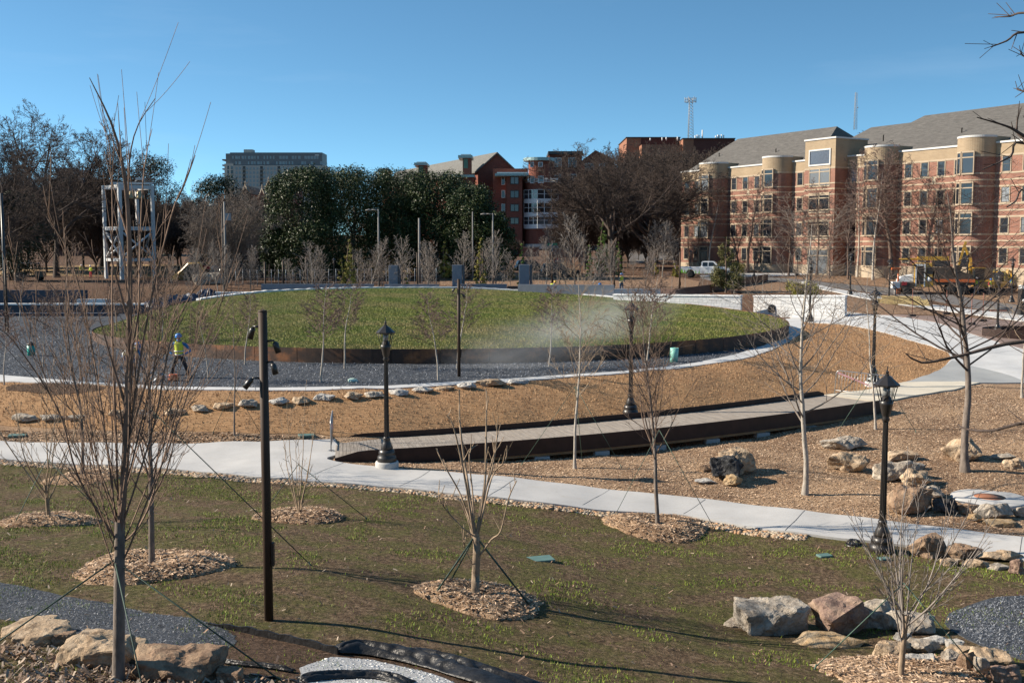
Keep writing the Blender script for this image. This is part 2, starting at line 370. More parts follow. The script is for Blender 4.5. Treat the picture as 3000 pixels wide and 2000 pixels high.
straw_poly = [at(a, b) for a, b in STW] + [Vector((p[0], p[1], 0)) for p in kout[::-1]]
struct('straw_slope', sheet_mesh('straw_slope', straw_poly, g_straw, off=0.02, step=0.35, skirt=0.05, ragged=0.06))
struct('gravel_plaza', sheet_mesh('gravel_plaza', [tuple(p) for p in kin] + [(20, 75), (10, 92), (-20, 94), (-60, 80), (-110, 80), (-110, kin[0][1])], g_slate, off=0.03, step=0.8))
struct('curb_strip', sheet_mesh('curb_strip', [tuple(p) for p in kout] + [tuple(p) for p in kin[::-1]], m_conc2, off=0.06, skirt=0.10, step=0.3))
struct('right_path', sheet_mesh('right_path', [at(*p) for p in [(2330, 943), (2300, 912), (2400, 912), (2475, 914), (2508, 918), (2640, 930), (2742, 946), (2859, 984), (2929, 1007), (3000, 1026), (3300, 1100), (3300, 1135), (3000, 1124), (2863, 1124), (2817, 1120), (2648, 1122), (2718, 1101), (2765, 1077), (2789, 1054), (2779, 1035), (2718, 1012), (2602, 979), (2461, 951), (2359, 944)]], m_conc2, off=0.05, skirt=0.12))
struct('gray_path', sheet_mesh('gray_path', [at(*p) for p in [(2648, 1122), (2718, 1101), (2765, 1077), (2789, 1058), (2929, 1094), (3000, 1119), (2990, 1124), (2863, 1124), (2817, 1120)]], m_cgray, off=0.056, skirt=0.02))
struct('cream_path', sheet_mesh('cream_path', [at(*p) for p in [(2412, 1160), (2573, 1138), (2648, 1122), (2817, 1120), (2870, 1124), (2742, 1152), (2606, 1176), (2570, 1178)]], m_cream, off=0.062, skirt=0.10))
struct('brown_pavement', sheet_mesh('brown_pavement', [at(*p) for p in [(2490, 920), (2600, 922), (2690, 926), (2772, 927), (2900, 936), (3000, 945), (3350, 975), (3350, 1060), (3000, 1024), (2929, 1005), (2859, 982), (2742, 944), (2640, 928), (2508, 917)]], m_paver, off=0.04))
struct('sidewalk', sheet_mesh('sidewalk', [at(*p) for p in [(2355, 826), (2428, 843), (2560, 864), (2648, 880), (2722, 893), (2868, 911), (3000, 926), (3350, 962), (3350, 985), (3000, 943), (2868, 925), (2722, 905), (2600, 888), (2500, 869), (2380, 842), (2340, 828)]], m_conc2, off=0.07, skirt=0.12, step=0.6))
struct('front_sidewalk', sheet_mesh('front_sidewalk', [at(*p) for p in [(2050, 808), (2168, 801), (2350, 801), (2372, 805), (2300, 809), (2060, 813)]], m_conc2, off=0.06, step=1.0))
struct('road', sheet_mesh('road', [at(*p) for p in [(2050, 814), (2251, 812), (2420, 828), (2600, 843), (2791, 863), (2868, 879), (3000, 896), (3350, 940), (3350, 958), (2980, 922), (2868, 906), (2722, 879), (2600, 863), (2440, 842), (2300, 826), (2080, 822)]], g_asph, off=0.03, step=1.0))
struct('back_road', sheet_mesh('back_road', [at(*p) for p in [(1838, 739), (1990, 733), (2040, 738), (1990, 752), (1900, 768), (1845, 775)]], g_asph, off=0.03, step=2.0))
struct('dry_field', sheet_mesh('dry_field', [at(*p) for p in [(-300, 790), (30, 787), (270, 776), (560, 774), (700, 778), (700, 806), (500, 812), (30, 806), (-300, 806)]], g_dry, off=0.05, step=2.5))
struct('dry_verge', sheet_mesh('dry_verge', [at(*p) for p in [(840, 785), (1000, 770), (1230, 772), (1240, 800), (1060, 803), (860, 803)]], g_dry, off=0.05, step=2.5))
struct('leaf_bank', sheet_mesh('leaf_bank', [at(*p) for p in [(1286, 800), (1600, 800), (1990, 812), (2050, 826), (2040, 870), (1800, 862), (1480, 845), (1290, 835)]], G('wood_mulch_far', [(0.32, (0.13, 0.07, 0.04)), (0.5, (0.30, 0.19, 0.12)), (0.7, (0.46, 0.32, 0.22))], 5, 5, bscale=2.5, bd=0.25, bmp=1.0), off=0.04, step=1.0))
g_wmf = MATS['wood_mulch_far']
struct('mulch_verge', sheet_mesh('mulch_verge', [at(*p) for p in [(2170, 828), (2250, 828), (2340, 832), (2500, 873), (2600, 892), (2722, 909), (2868, 929), (2900, 934), (2772, 925), (2600, 920), (2480, 915), (2480, 868), (2172, 866)]], g_wmf, off=0.03, step=1.0))
struct('mulch_bed', sheet_mesh('mulch_bed', [at(*p) for p in [(2060, 801), (2372, 796), (2640, 803), (3000, 815), (3350, 830), (3350, 936), (3000, 893), (2868, 876), (2791, 860), (2600, 840), (2420, 825), (2251, 809), (2150, 809), (2060, 812)]], g_wmf, off=0.015, step=1.5))
struct('gray_footpath', sheet_mesh('gray_footpath', [at(*p) for p in [(-160, 1680), (0, 1709), (128, 1733), (340, 1777), (468, 1805), (560, 1812), (617, 1830), (690, 1862), (690, 1892), (640, 1925), (500, 1930), (404, 1898), (213, 1860), (0, 1813), (-160, 1790)]], g_slate, off=0.026, step=0.18, ragged=0.05, smooth=3))
struct('gravel_circle', sheet_mesh('gravel_circle', [at(*p) for p in [(3200, 1745), (3000, 1749), (2915, 1751), (2848, 1771), (2786, 1795), (2763, 1822), (2786, 1849), (2848, 1885), (2937, 1916), (3000, 1938), (3200, 1960)]], g_slate, off=0.03, step=0.2, ragged=0.03, smooth=1))
struct('bare_soil', sheet_mesh('bare_soil', [at(*p) for p in [(640, 1850), (723, 1858), (850, 1885), (1000, 1915), (1250, 1940), (1500, 2010), (1500, 2200), (-100, 2200), (300, 1960), (600, 1935), (690, 1895)]], g_dirt, off=0.022, step=0.2, ragged=0.1, smooth=1))
struct('white_gravel_bed', sheet_mesh('white_gravel_bed', [at(*p) for p in [(880, 1965), (930, 1945), (972, 1930), (1091, 1938), (1240, 1972), (1330, 2003), (1380, 2060), (860, 2060)]], M('white_stone_bed', (0.42, 0.42, 0.42), 0.9, 0.5, 30, 0.6, 40), off=0.035, step=0.15, ragged=0.05))
struct('dark_tree_soil', sheet_mesh('dark_tree_soil', [at(*p) for p in [(60, 1125), (255, 1128), (330, 1140), (200, 1160), (60, 1150), (0, 1140)]], g_dirt, off=0.035, step=0.3, ragged=0.1, smooth=1))

# expansion joints cut across the walkways (thin dark strips a few mm above the slab)
jm = MB()
def joint(p, q, w=0.008, off=0.074, k=10):
    p = Vector(p[:2]).to_3d(); q = Vector(q[:2]).to_3d(); d = (q - p).normalized(); n = Vector((-d.y, d.x, 0)) * w
    vs = []
    for i in range(k + 1):
        c = p.lerp(q, i / k); z = float(H(c.x, c.y)) + off
        vs += [(c.x - n.x, c.y - n.y, z), (c.x + n.x, c.y + n.y, z)]
    jm.add(vs, [(2 * i, 2 * i + 2, 2 * i + 3, 2 * i + 1) for i in range(k)], m_joint)
for a, b in [((1007, 1361), (903, 1405)), ((1262, 1383), (1170, 1431)), ((1512, 1408), (1432, 1458)), ((1788, 1438), (1706, 1486)), ((2066, 1469), (2002, 1512)), ((2357, 1502), (2300, 1561)), ((2660, 1540), (2627, 1597)), ((2994, 1580), (2985, 1640))]:
    joint(at(*a), at(*b))
for a, b in [((505, 1143), (510, 1135)), ((748, 1147), (748, 1139)), ((1000, 1146), (998, 1137)), ((1230, 1135), (1225, 1129)), ((1500, 1119), (1492, 1112)), ((250, 1130), (258, 1121))]: joint(at(*a), at(*b), off=0.066, k=2)
for a, b in [((2480, 916), (2450, 950)), ((2620, 930), (2560, 968)), ((2742, 948), (2690, 1003)), ((2859, 986), (2775, 1032)), ((2990, 1025), (2792, 1056))]: joint(at(*a), at(*b), off=0.056)
struct('walkway_joints', jm.mesh('walkway_joints'))

# ------------------------------------------------------------------ the mound
MC = np.array([-4.35, 71.0]); MR = 22.2
RIM = [(-180, 5.12), (-165, 5.02), (-150, 4.90), (-130, 4.78), (-110, 4.74), (-90, 4.73), (-60, 4.72), (-30, 4.70), (0, 4.70), (20, 4.62), (45, 4.38), (65, 4.0), (90, 3.55), (115, 3.50), (135, 3.60), (158, 4.15), (180, 5.12)]
rim_a = np.array(RIM)
def rimh(th): 
    d = (np.degrees(th) + 180) % 360 - 180; return np.interp(d, rim_a[:, 0], rim_a[:, 1])
def mound_z(x, y):
    dx = x - MC[0]; dy = y - MC[1]; r = np.hypot(dx, dy) / MR; th = np.arctan2(dy, dx)
    hr = sum(rimh(th + a) for a in (-.15, -.07, 0, .07, .15)) / 5
    hc = 4.12
    b = 1 - np.clip(r, 0, 1) ** 1.6
    h = hr * (1 - b) + hc * b - 0.10 * np.sin(PI * np.clip(r, 0, 1))
    return CZ - h + 0.04 * np.sin(x * 1.1 + y * .6) * np.sin(y * .9) * (r < .97)
th = np.linspace(0, 2 * PI, 241)[:-1]; rr = np.linspace(0, 1, 60)[1:]
mv = [[MC[0], MC[1], float(mound_z(MC[0], MC[1]))]]
for r in rr:
    x = MC[0] + r * (MR - .02) * np.cos(th); y = MC[1] + r * (MR - .02) * np.sin(th); mv += np.column_stack([x, y, mound_z(x, y)]).tolist()
n = 240; tri = np.array([(0, 1 + i, 1 + (i + 1) % n) for i in range(n)])
qd = np.array([(1 + k * n + i, 1 + (k + 1) * n + i, 1 + (k + 1) * n + (i + 1) % n, 1 + k * n + (i + 1) % n) for k in range(58) for i in range(n)])
struct('mound', np_mesh('mound', mv, [tri, qd], g_mound, None, True))
# weathering steel ring
m, nt, b = newmat('weathering_steel'); MATS['weathering_steel'] = m_cor = m
f = tex(nt, 0.7, 7, 0.7, stretch=(1, 1, 1.6)); r = ramp(nt, [(0.32, (0.03, 0.02, 0.017)), (0.5, (0.09, 0.042, 0.024)), (0.64, (0.34, 0.13, 0.045)), (0.76, (0.20, 0.15, 0.12))], f)
f2 = ramp(nt, [(0.4, (0.6, 0.6, 0.6)), (0.7, (1, 1, 1))], tex(nt, 12, 5, 0.7, stretch=(1, 1, 0.25)))
nt.links.new(mix(nt, 0.7, r.outputs[0], f2.outputs[0], 'MULTIPLY'), b.inputs['Base Color']); b.inputs['Roughness'].default_value = 0.75
m_cord = M('dark_steel', (0.042, 0.022, 0.017), 0.55, 0.35, 3, spec=0.3)
ring = thing('steel_ring_edging', 'long curved rusty steel retaining band around the grass mound', 'retaining wall', (MC[0], MC[1], CZ - PZ))
A0, A1 = R(-205), R(42)
NP = 42
for k in range(NP):
    a0 = A0 + (A1 - A0) * k / NP + 0.0006; a1 = A0 + (A1 - A0) * (k + 1) / NP - 0.0006
    vs = []; fs = []; q = 5
    for i in range(q + 1):
        a = a0 + (a1 - a0) * i / q
        zt = (PZ - float(rimh(a))) + 0.05
        for rr_ in (MR + .03, MR + .01):
            vs += [(rr_ * math.cos(a), rr_ * math.sin(a), zt), (rr_ * math.cos(a), rr_ * math.sin(a), -0.3)]
    for i in range(q):
        o = i * 4; p = o + 4
        fs += [(o, p, p + 1, o + 1), (o + 2, o + 3, p + 3, p + 2), (o, o + 2, p + 2, p), (o + 1, p + 1, p + 3, o + 3)]
    fs += [(0, 1, 3, 2), (q * 4, q * 4 + 2, q * 4 + 3, q * 4 + 1)]
    MB().add(vs, fs, m_cor).build('steel_panel', ring)
# stone curb round the back of the mound
m, nt, b = newmat('cut_stone'); MATS['cut_stone'] = m_stone = m
tcn = nt.nodes.new('ShaderNodeTexCoord'); br = nt.nodes.new('ShaderNodeTexBrick')
nt.links.new(tcn.outputs['UV'], br.inputs['Vector']); br.inputs['Scale'].default_value = 1.0; br.inputs['Color1'].default_value = (0.92, 0.91, 0.89, 1); br.inputs['Color2'].default_value = (0.70, 0.71, 0.72, 1); br.inputs['Mortar'].default_value = (0.42, 0.42, 0.42, 1)
br.inputs['Brick Width'].default_value = 0.62; br.inputs['Row Height'].default_value = 0.27; br.inputs['Mortar Size'].default_value = 0.012; br.offset_frequency = 2; br.squash = 0.6; br.squash_frequency = 3
nt.links.new(mix(nt, 0.5, br.outputs[0], ramp(nt, [(0.3, (0.75, 0.75, 0.75)), (0.7, (1, 1, 1))], tex(nt, 5, 6, .7)).outputs[0], 'MULTIPLY'), b.inputs['Base Color'])
b.inputs['Roughness'].default_value = 0.9; bump(nt, b, tex(nt, 7, 5, 0.7), 0.8, 0.06)
m_cap = M('stone_cap', (0.80, 0.80, 0.79), 0.9, 0.1, 3, 0.7, 9, bd=0.05)
def add_uv(me, fn):
    uv = me.uv_layers.new(name='UVMap'); co = np.zeros(len(me.vertices) * 3); me.vertices.foreach_get('co', co); co = co.reshape(-1, 3)
    li = np.zeros(len(me.loops), int); me.loops.foreach_get('vertex_index', li); nrm = np.zeros(len(me.polygons) * 3); me.polygons.foreach_get('normal', nrm)
    lt = np.zeros(len(me.polygons), int); me.polygons.foreach_get('loop_total', lt); nr = np.repeat(nrm.reshape(-1, 3), lt, 0)
    uv.data.foreach_set('uv', fn(co[li], nr).astype(np.float32).ravel())
cu = MB()
K = 120; a0, a1 = R(38), R(152)
vs = []; fs = []
for i in range(K + 1):
    a = a0 + (a1 - a0) * i / K; ro = MR + 0.5; h = CZ - float(rimh(a)); j = 0.02 * math.sin(i * 2.3)
    for rr_, zz in ((MR + .02, h + .10 + j), (ro, h + .10 + j), (ro, h - 1.2), (MR + .02, h - 1.2)): vs.append((MC[0] + rr_ * math.cos(a), MC[1] + rr_ * math.sin(a), zz))
for i in range(K):
    for k in range(4): fs.append((i * 4 + k, i * 4 + (k + 1) % 4, i * 4 + 4 + (k + 1) % 4, i * 4 + 4 + k))
fs += [(0, 1, 2, 3), (K * 4 + 3, K * 4 + 2, K * 4 + 1, K * 4)]
cu.add(vs, fs, m_cap); c = cu.build('stone_curb'); tag(c, 'low pale rough stone curb behind the back edge of the grass mound', 'curb')

# ------------------------------------------------------------------ walls behind the mound
m_slatewall = M('slate_wall', (0.20, 0.215, 0.25), 0.6, 0.12, 2.5, 0.15, 8)
def wall(name, px0, px1, py, Y0, Y1, depth, mat, label, cat, thick=0.35, cap=None, group=None, py1=None, uv=False):
    p = pt(px0, py, Y0); q = pt(px1, py1 or py, Y1); d = (q - p); L_ = d.length; ang = math.atan2(d.y, d.x); o = thing(name, label, cat, (p.x, p.y, 0), ang, group)
    zt = p.z; dz = q.z - p.z; e = MB()
    e.add([(x, y, z) for x in (0, L_) for y in (0, thick) for z in (zt - depth + (dz if x else 0) - (0 if not cap else 0), zt + (dz if x else 0) - (0.14 if cap else 0))], [(0, 1, 3, 2), (4, 6, 7, 5), (0, 4, 5, 1), (2, 3, 7, 6), (0, 2, 6, 4), (1, 5, 7, 3)], mat)
    w_ = e.build('wall_panel', o)
    if uv: add_uv(w_.data, lambda c, n: np.column_stack([np.where(abs(n[:, 0]) > .7, c[:, 1], c[:, 0]), c[:, 2]]))
    if cap:
        e = MB(); nn = max(1, int(L_ / 0.9))
        for i in range(nn):
            x0 = L_ * i / nn + (-.04 if i == 0 else .004); x1 = L_ * (i + 1) / nn + (.04 if i == nn - 1 else -.004)
            vs = [(x, y, z + dz * (x / L_)) for x in (x0, x1) for y in (-.06, thick + .06) for z in (zt - .137, zt + random.uniform(-.01, .01))]
            e.add(vs, [(0, 1, 3, 2), (4, 6, 7, 5), (0, 4, 5, 1), (2, 3, 7, 6), (0, 2, 6, 4), (1, 5, 7, 3)], cap)
        e.build('wall_cap', o, bevel=0.012)
    return o
random.seed(3)
gw = 'low slate coloured walls behind the mound'
wall('low_wall', 765, 1094, 832, 97, 97, 1.9, m_slatewall, 'long low slate wall with tree shadows, leftmost behind the mound', 'wall', group=gw)
wall('low_wall', 1126, 1286, 833, 96.5, 96.5, 1.9, m_slatewall, 'low slate wall at the foot of the first upright slab', 'wall', group=gw)
wall('low_wall', 1290, 1335, 839, 98.5, 98.5, 1.9, m_slatewall, 'short recessed slate wall between the first and second slabs', 'wall', group=gw)
wall('low_wall', 1335, 1485, 832, 96, 96, 1.9, m_slatewall, 'low slate wall at the foot of the middle upright slab', 'wall', group=gw)
wall('low_wall', 1486, 1518, 838, 99, 99, 1.2, M('brown_wall', (0.11, 0.08, 0.07)), 'short brown wall in the gap left of the tallest slate wall', 'wall', group=gw)
wall('tall_low_wall', 1517, 1799, 833, 92, 90, 2.6, m_slatewall, 'tallest slate wall right of the mound top, under the third slab', 'wall', group=gw, py1=835)
for i, (x0, x1, t, lab) in enumerate([(1138, 1173, 777, 'leftmost of the three upright slate slabs behind the mound'), (1324, 1361, 776, 'middle of the three upright slate slabs, behind the pole with spotlights'), (1520, 1559, 775, 'rightmost upright slate slab, behind the tallest slate wall')]):
    Y = 98; p = pt(x0, t, Y); q = pt(x1, t, Y); o = thing('upright_slab', lab, 'slab', (p.x, Y, 0), 0, 'upright slate slabs behind the mound')
    MB().box(((q.x - p.x) / 2 - .12, .3, p.z - 1.6), (q.x - p.x - .26, .6, 3.2), m_slatewall).build('slab_face', o, bevel=.015)
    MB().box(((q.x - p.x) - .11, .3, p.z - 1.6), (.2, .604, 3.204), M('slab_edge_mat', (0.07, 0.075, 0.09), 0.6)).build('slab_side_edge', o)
wall('stone_wall', 1797, 2170, 861, 86.5, 82, 2.4, m_stone, 'long pale cut stone wall behind the right of the mound', 'wall', thick=.5, cap=m_cap, uv=True, py1=864.5)
wall('stone_wall', 2208, 2476, 865, 83, 79, 2.6, m_stone, 'pale cut stone wall ending beside the right path, with a round dark drain', 'wall', thick=.5, cap=m_cap, uv=True, py1=864.5)
# corten edging in the mulch bank
def plank_wall(name, pts, hgt, mat, label, cat, thick=0.03, dz=0):
    e = MB(); P = [at(*p) for p in pts]
    for a, b in zip(P[:-1], P[1:]):
        d = (b - a); n_ = Vector((-d.y, d.x, 0)).normalized() * thick
        vs = [a - Vector((0, 0, .3)), b - Vector((0, 0, .3)), b + Vector((0, 0, hgt + dz)), a + Vector((0, 0, hgt + dz))]
        vs += [v + n_ for v in vs]
        e.add(vs, [(0, 1, 2, 3), (7, 6, 5, 4), (0, 4, 5, 1), (1, 5, 6, 2), (2, 6, 7, 3), (3, 7, 4, 0)], mat)
    return tag(e.build(name), label, cat)
plank_wall('steel_bed_edging', [(1935, 869), (1978, 870), (2080, 858), (2180, 836), (2250, 822)], 0.75, M('edging_brown', (0.13, 0.07, 0.05), .7, .3, 2), 'long brown steel edging holding the mulch bank right of centre', 'edging')
wall('pale_bench_wall', 1800, 1935, 846, 94, 94, 1.5, m_conc2, 'pale low concrete seat wall behind the standing worker', 'wall')
dr = MB(); p = pt(2261, 904, 82.0); dr.lathe([(0.33, -0.03), (0.33, 0.0), (0.22, 0.02)], M('black_iron', (0.02, 0.02, 0.02), 0.5), 20, rot=Matrix.Rotation(R(90), 3, 'X'))
o = dr.build('round_drain'); o.location = p; tag(o, 'round black grated outlet in the pale stone wall', 'drain')
# planter trough at right
e = MB(); p = at(2879, 985); q = at(3150, 992)
for i in range(16):
    t0, t1 = i / 16, (i + 1) / 16
    f_ = lambda t: (p.x + (q.x - p.x) * t, p.y + 2.2 * math.sin(PI * t) - 1.0 * 0)
    a = f_(t0); b_ = f_(t1)
    for s_ in (1, -1):
        A = (a[0], p.y + 1.9 * s_ * abs(math.sin(PI * t0)) ** .5); B = (b_[0], p.y + 1.9 * s_ * abs(math.sin(PI * t1)) ** .5)
        z = p.z; vs = [(*A, z - .2), (*B, z - .2), (*B, z + .5), (*A, z + .5)]; vs += [(x * 1 + 0, y + .03, zz) for x, y, zz in vs]
        e.add(vs, [(0, 1, 2, 3), (7, 6, 5, 4), (0, 4, 5, 1), (1, 5, 6, 2), (2, 6, 7, 3), (3, 7, 4, 0)], m_cord)
tag(e.build('steel_planter_rim'), 'curved black steel planter rim beside the lamp at the right edge', 'planter')
# dark retaining walls and covers at the far left
wall('terrace_wall', -60, 420, 889, 86, 86, 1.3, M('terrace_dark', (0.045, 0.055, 0.075), .7, .2, 3), 'dark terrace wall with a pale cap at the far left of the gravel', 'wall', thick=.6, cap=m_cap)
wall('terrace_wall', -60, 250, 850, 89, 89, 1.4, M('terrace_blue', (0.035, 0.055, 0.085), .7, .2, 3), 'upper dark blue terrace wall above the pale capped one', 'wall', thick=.5)
wall('terrace_wall', -60, 330, 918, 83, 83, 0.6, M('terrace_navy', (0.02, 0.03, 0.055), .7, .2, 3), 'low navy cover along the far edge of the gravel', 'wall', thick=1.2)
wall('curb_wall', 632, 765, 855, 96, 97, 1.2, m_stone, 'low rough white stone wall left of the long slate wall', 'wall', thick=.4, cap=m_cap, uv=True, py1=855)
wall('curb_wall', 225, 320, 876, 88, 88, .7, m_cap, 'short pale stone ledge behind the foreground twigs', 'wall', thick=.4)
def tarp(name, pts, base_px, hgt, mat, label, seed=1):
    rs = random.Random(seed); P = [at(*p) for p in pts]; e = MB(); n = 26; k = 8; vs = []; fs = []
    L_ = len(P) - 1
    for i in range(n + 1):
        t = i / n * L_; j = min(int(t), L_ - 1); c = P[j].lerp(P[j + 1], t - j); d = (P[j + 1] - P[j]).normalized(); w = Vector((-d.y, d.x, 0))
        hh = hgt * (abs(math.sin(PI * i / n)) ** .35) * (0.75 + .35 * rs.random())
        for q in range(k + 1):
            s_ = q / k * 2 - 1; z = hh * (1 - abs(s_) ** 1.7) + rs.uniform(-.06, .06) * hgt
            v = c + w * (s_ * hgt * 1.35 + rs.uniform(-.08, .08) * hgt) + Vector((0, 0, max(z, -.1))); vs.append(v)
    for i in range(n):
        for q in range(k): a = i * (k + 1) + q; fs.append((a, a + 1, a + k + 2, a + k + 1))
    return tag(e.add(vs, fs, mat, False).build(name), label, 'tarpaulin')
m_tarp = M('navy_tarp', (0.035, 0.05, 0.09), .5, .3, 2)
tarp('covered_pile', [(425, 900), (520, 893), (590, 880)], 0, 1.0, m_tarp, 'dark navy tarpaulin heap behind the left of the mound', 4)
tarp('covered_pile', [(575, 868), (640, 866)], 0, .75, m_tarp, 'smaller navy tarpaulin beside the rough white stone wall', 6)

# ------------------------------------------------------------------ boardwalk
m, nt, b = newmat('weathered_boards'); MATS['boards'] = m_board = m
r = ramp(nt, [(0.25, (0.15, 0.12, 0.095)), (0.5, (0.31, 0.265, 0.22)), (0.75, (0.48, 0.43, 0.37))], tex(nt, 1.6, 8, .75, coord='UV', stretch=(1, 14, 1)))
nt.links.new(r.outputs[0], b.inputs['Base Color']); b.inputs['Roughness'].default_value = 0.85
bump(nt, b, tex(nt, 4, 5, .7, coord='UV', stretch=(1, 14, 1)), .4, .01)
dk = thing('boardwalk', 'curving timber boardwalk with dark steel sides across the mulch bed', 'boardwalk', (0, 0, 0))
def spline(P, n):
    P = [Vector(p) for p in P]; out = []
    for i in range(len(P) - 1):
        p0 = P[max(i - 1, 0)]; p1 = P[i]; p2 = P[i + 1]; p3 = P[min(i + 2, len(P) - 1)]
        for j in range(n):
            t = j / n; out.append(0.5 * ((2 * p1) + (p2 - p0) * t + (2 * p0 - 5 * p1 + 4 * p2 - p3) * t * t + (3 * p1 - p0 - 3 * p2 + p3) * t ** 3))
    out.append(P[-1]); return out
# regularise the far edge curve with a quadratic so the deck bends evenly
dfx = deck_far[:, 0]; py_ = np.polyfit(dfx, deck_far[:, 1], 2); pz_ = np.polyfit(dfx, deck_far[:, 2], 1)
DW = 3.0
def dkp(x, w, dz=0):
    y = np.polyval(py_, x); s_ = 2 * py_[0] * x + py_[1]; n_ = Vector((s_, -1, 0)).normalized()
    return Vector((x, y, np.polyval(pz_, x) + dz)) + n_ * w
xa, xb = dfx[0], dfx[-1]
NB = 170; e = MB(); uvs = []
rs = random.Random(2)
for i in range(NB):
    x0 = xa + (xb - xa) * i / NB; x1 = xa + (xb - xa) * (i + 0.93) / NB; j = rs.uniform(-.004, .004)
    sk = 0.0
    vs = [dkp(x0, 0, j), dkp(x1, 0, j), dkp(x1, DW, j), dkp(x0, DW, j)]; vs += [v - Vector((0, 0, .04)) for v in vs]
    e.add(vs, [(0, 3, 2, 1), (4, 5, 6, 7), (0, 1, 5, 4), (1, 2, 6, 5), (2, 3, 7, 6), (3, 0, 4, 7)], m_board)
bo = e.build('decking', dk)
uvl = bo.data.uv_layers.new(name='UVMap')
for p_ in bo.data.polygons:
    bi = min(li for li in p_.vertices) // 8; off = (bi * 7.31) % 50
    for li, vi in zip(p_.loop_indices, p_.vertices): uvl.data[li].uv = (off + (0 if vi % 4 in (0, 1) else 2.5), bi * .09 + (0.05 if vi % 4 in (1, 2) else 0))
for s_, w0, nm in ((0, -.04, 'steel_side'), (1, DW + .04, 'steel_side')):
    vs = []; fs = []; K = 60
    for i in range(K + 1):
        x = xa + (xb - xa) * i / K; t = i / K
        top = 0.20 * min(1, (t * 26)); bot = -0.30 if s_ else -0.2
        if t * 26 < 1: bot *= 1
        top = top if t < .985 else top * max(.4, max(0.0, 1 - t) / .015)
        for ww in (w0, w0 + (.03 if s_ else -.03)):
            vs += [dkp(x, ww, top), dkp(x, ww, bot)]
    for i in range(K):
        o = i * 4; p = o + 4; fs += [(o, p, p + 1, o + 1), (o + 2, o + 3, p + 3, p + 2), (o, o + 2, p + 2, p), (o + 1, p + 1, p + 3, o + 3)]
    fs += [(0, 1, 3, 2), (K * 4, K * 4 + 2, K * 4 + 3, K * 4 + 1)]
    MB().add(vs, fs, m_cord).build(nm, dk)
m_wood = M('treated_timber', (0.36, 0.23, 0.12), .8, .25, 3)
e = MB(); K = 50; vs = []; fs = []
for i in range(K + 1):
    x = xa + (xb - xa) * (0.06 + .93 * i / K)
    for ww, zz in ((DW + .0, -.30), (DW + .0, -.40), (DW - .05, -.40), (DW - .05, -.30)): vs.append(dkp(x, ww, zz))
for i in range(K):
    for k in range(4): fs.append((i * 4 + k, i * 4 + (k + 1) % 4, i * 4 + 4 + (k + 1) % 4, i * 4 + 4 + k))
e.add(vs, fs, m_wood).build('timber_joist', dk)
for i in range(9):
    x = xa + (xb - xa) * (0.12 + .1 * i)
    for ww in (DW - .12, .35):
        c = dkp(x, ww); g = float(H(c.x, c.y)); t = c.z - .42
        MB().box((c.x, c.y, (t + g - .25) / 2), (.5, .3, max(.1, t - g + .25)), m_conc, rz=.2).build('concrete_footing', dk)
e = MB()
for i in range(60):
    x = xa + (xb - xa) * (0.03 + .95 * i / 60)
    a = dkp(x, .02, -.13); c = dkp(x, DW - .06, -.13); e.tube([a, c], .04, m_wood, 4)
e.build('cross_beam', dk)
# ------------------------------------------------------------------ bare trees
def bark(name, c, c2=None, rough=0.9, scale=8):
    if name in MATS: return MATS[name]
    m, nt, b = newmat(name)
    r = ramp(nt, [(0.3, sc(c, .55)), (0.5, c), (0.72, c2 or sc(c, 1.5))], tex(nt, scale, 6, .7, stretch=(1, 1, .35)))
    nt.links.new(r.outputs[0], b.inputs['Base Color']); b.inputs['Roughness'].default_value = rough; b.inputs['Specular IOR Level'].default_value = 0.2
    bump(nt, b, tex(nt, 40, 4, .7, stretch=(1, 1, .3)), .7, .01); MATS[name] = m; return m
b_gray = bark('bark_gray', (0.21, 0.175, 0.15)); b_tan = bark('bark_tan', (0.36, 0.27, 0.19)); b_brown = bark('bark_brown', (0.17, 0.12, 0.095)); b_dark = bark('bark_dark', (0.085, 0.066, 0.055))
b_pale = bark('bark_pale', (0.42, 0.38, 0.33)); b_twig = bark('twig_brown', (0.21, 0.145, 0.11)); b_twigd = bark('twig_dark', (0.085, 0.064, 0.055)); b_twigr = bark('twig_reddish', (0.19, 0.135, 0.115)); b_sap = bark('sapling_gray', (0.27, 0.235, 0.21))
def tubes_np(branches, nfun):
    """branches: list of (points (k,3), radii (k,)) -> verts, quad faces"""
    V = []; Q = []; base = 0
    groups = {}
    for P, r in branches: groups.setdefault((len(P), nfun(r[0])), []).append((P, r))
    for (k, n), L_ in groups.items():
        P = np.array([a for a, _ in L_], float); r = np.array([b for _, b in L_], float)   # B,k,3
        D = np.empty_like(P); D[:, 1:-1] = P[:, 2:] - P[:, :-2]; D[:, 0] = P[:, 1] - P[:, 0]; D[:, -1] = P[:, -1] - P[:, -2]
        D /= np.linalg.norm(D, axis=2, keepdims=True) + 1e-9
        ref = np.where(np.abs(D[:, :1, 2:3]) > .9, np.array([1.0, 0, 0]), np.array([0, 0, 1.0])); ref = np.broadcast_to(ref, D.shape)
        A = np.cross(D, ref); A /= np.linalg.norm(A, axis=2, keepdims=True) + 1e-9; Bv = np.cross(A, D)
        a = np.arange(n) * 2 * PI / n
        ring = P[:, :, None] + (A[:, :, None] * np.cos(a)[None, None, :, None] + Bv[:, :, None] * np.sin(a)[None, None, :, None]) * r[:, :, None, None]
        B = len(P); V.append(ring.reshape(-1, 3))
        i = base + (np.arange(B)[:, None, None] * k + np.arange(k - 1)[None, :, None]) * n
        q = np.arange(n)[None, None, :]; q2 = (q + 1) % n
        Q.append(np.stack([i + q, i + q2, i + n + q2, i + n + q], -1).reshape(-1, 4)); base += B * k * n
    return np.vstack(V), np.vstack(Q)
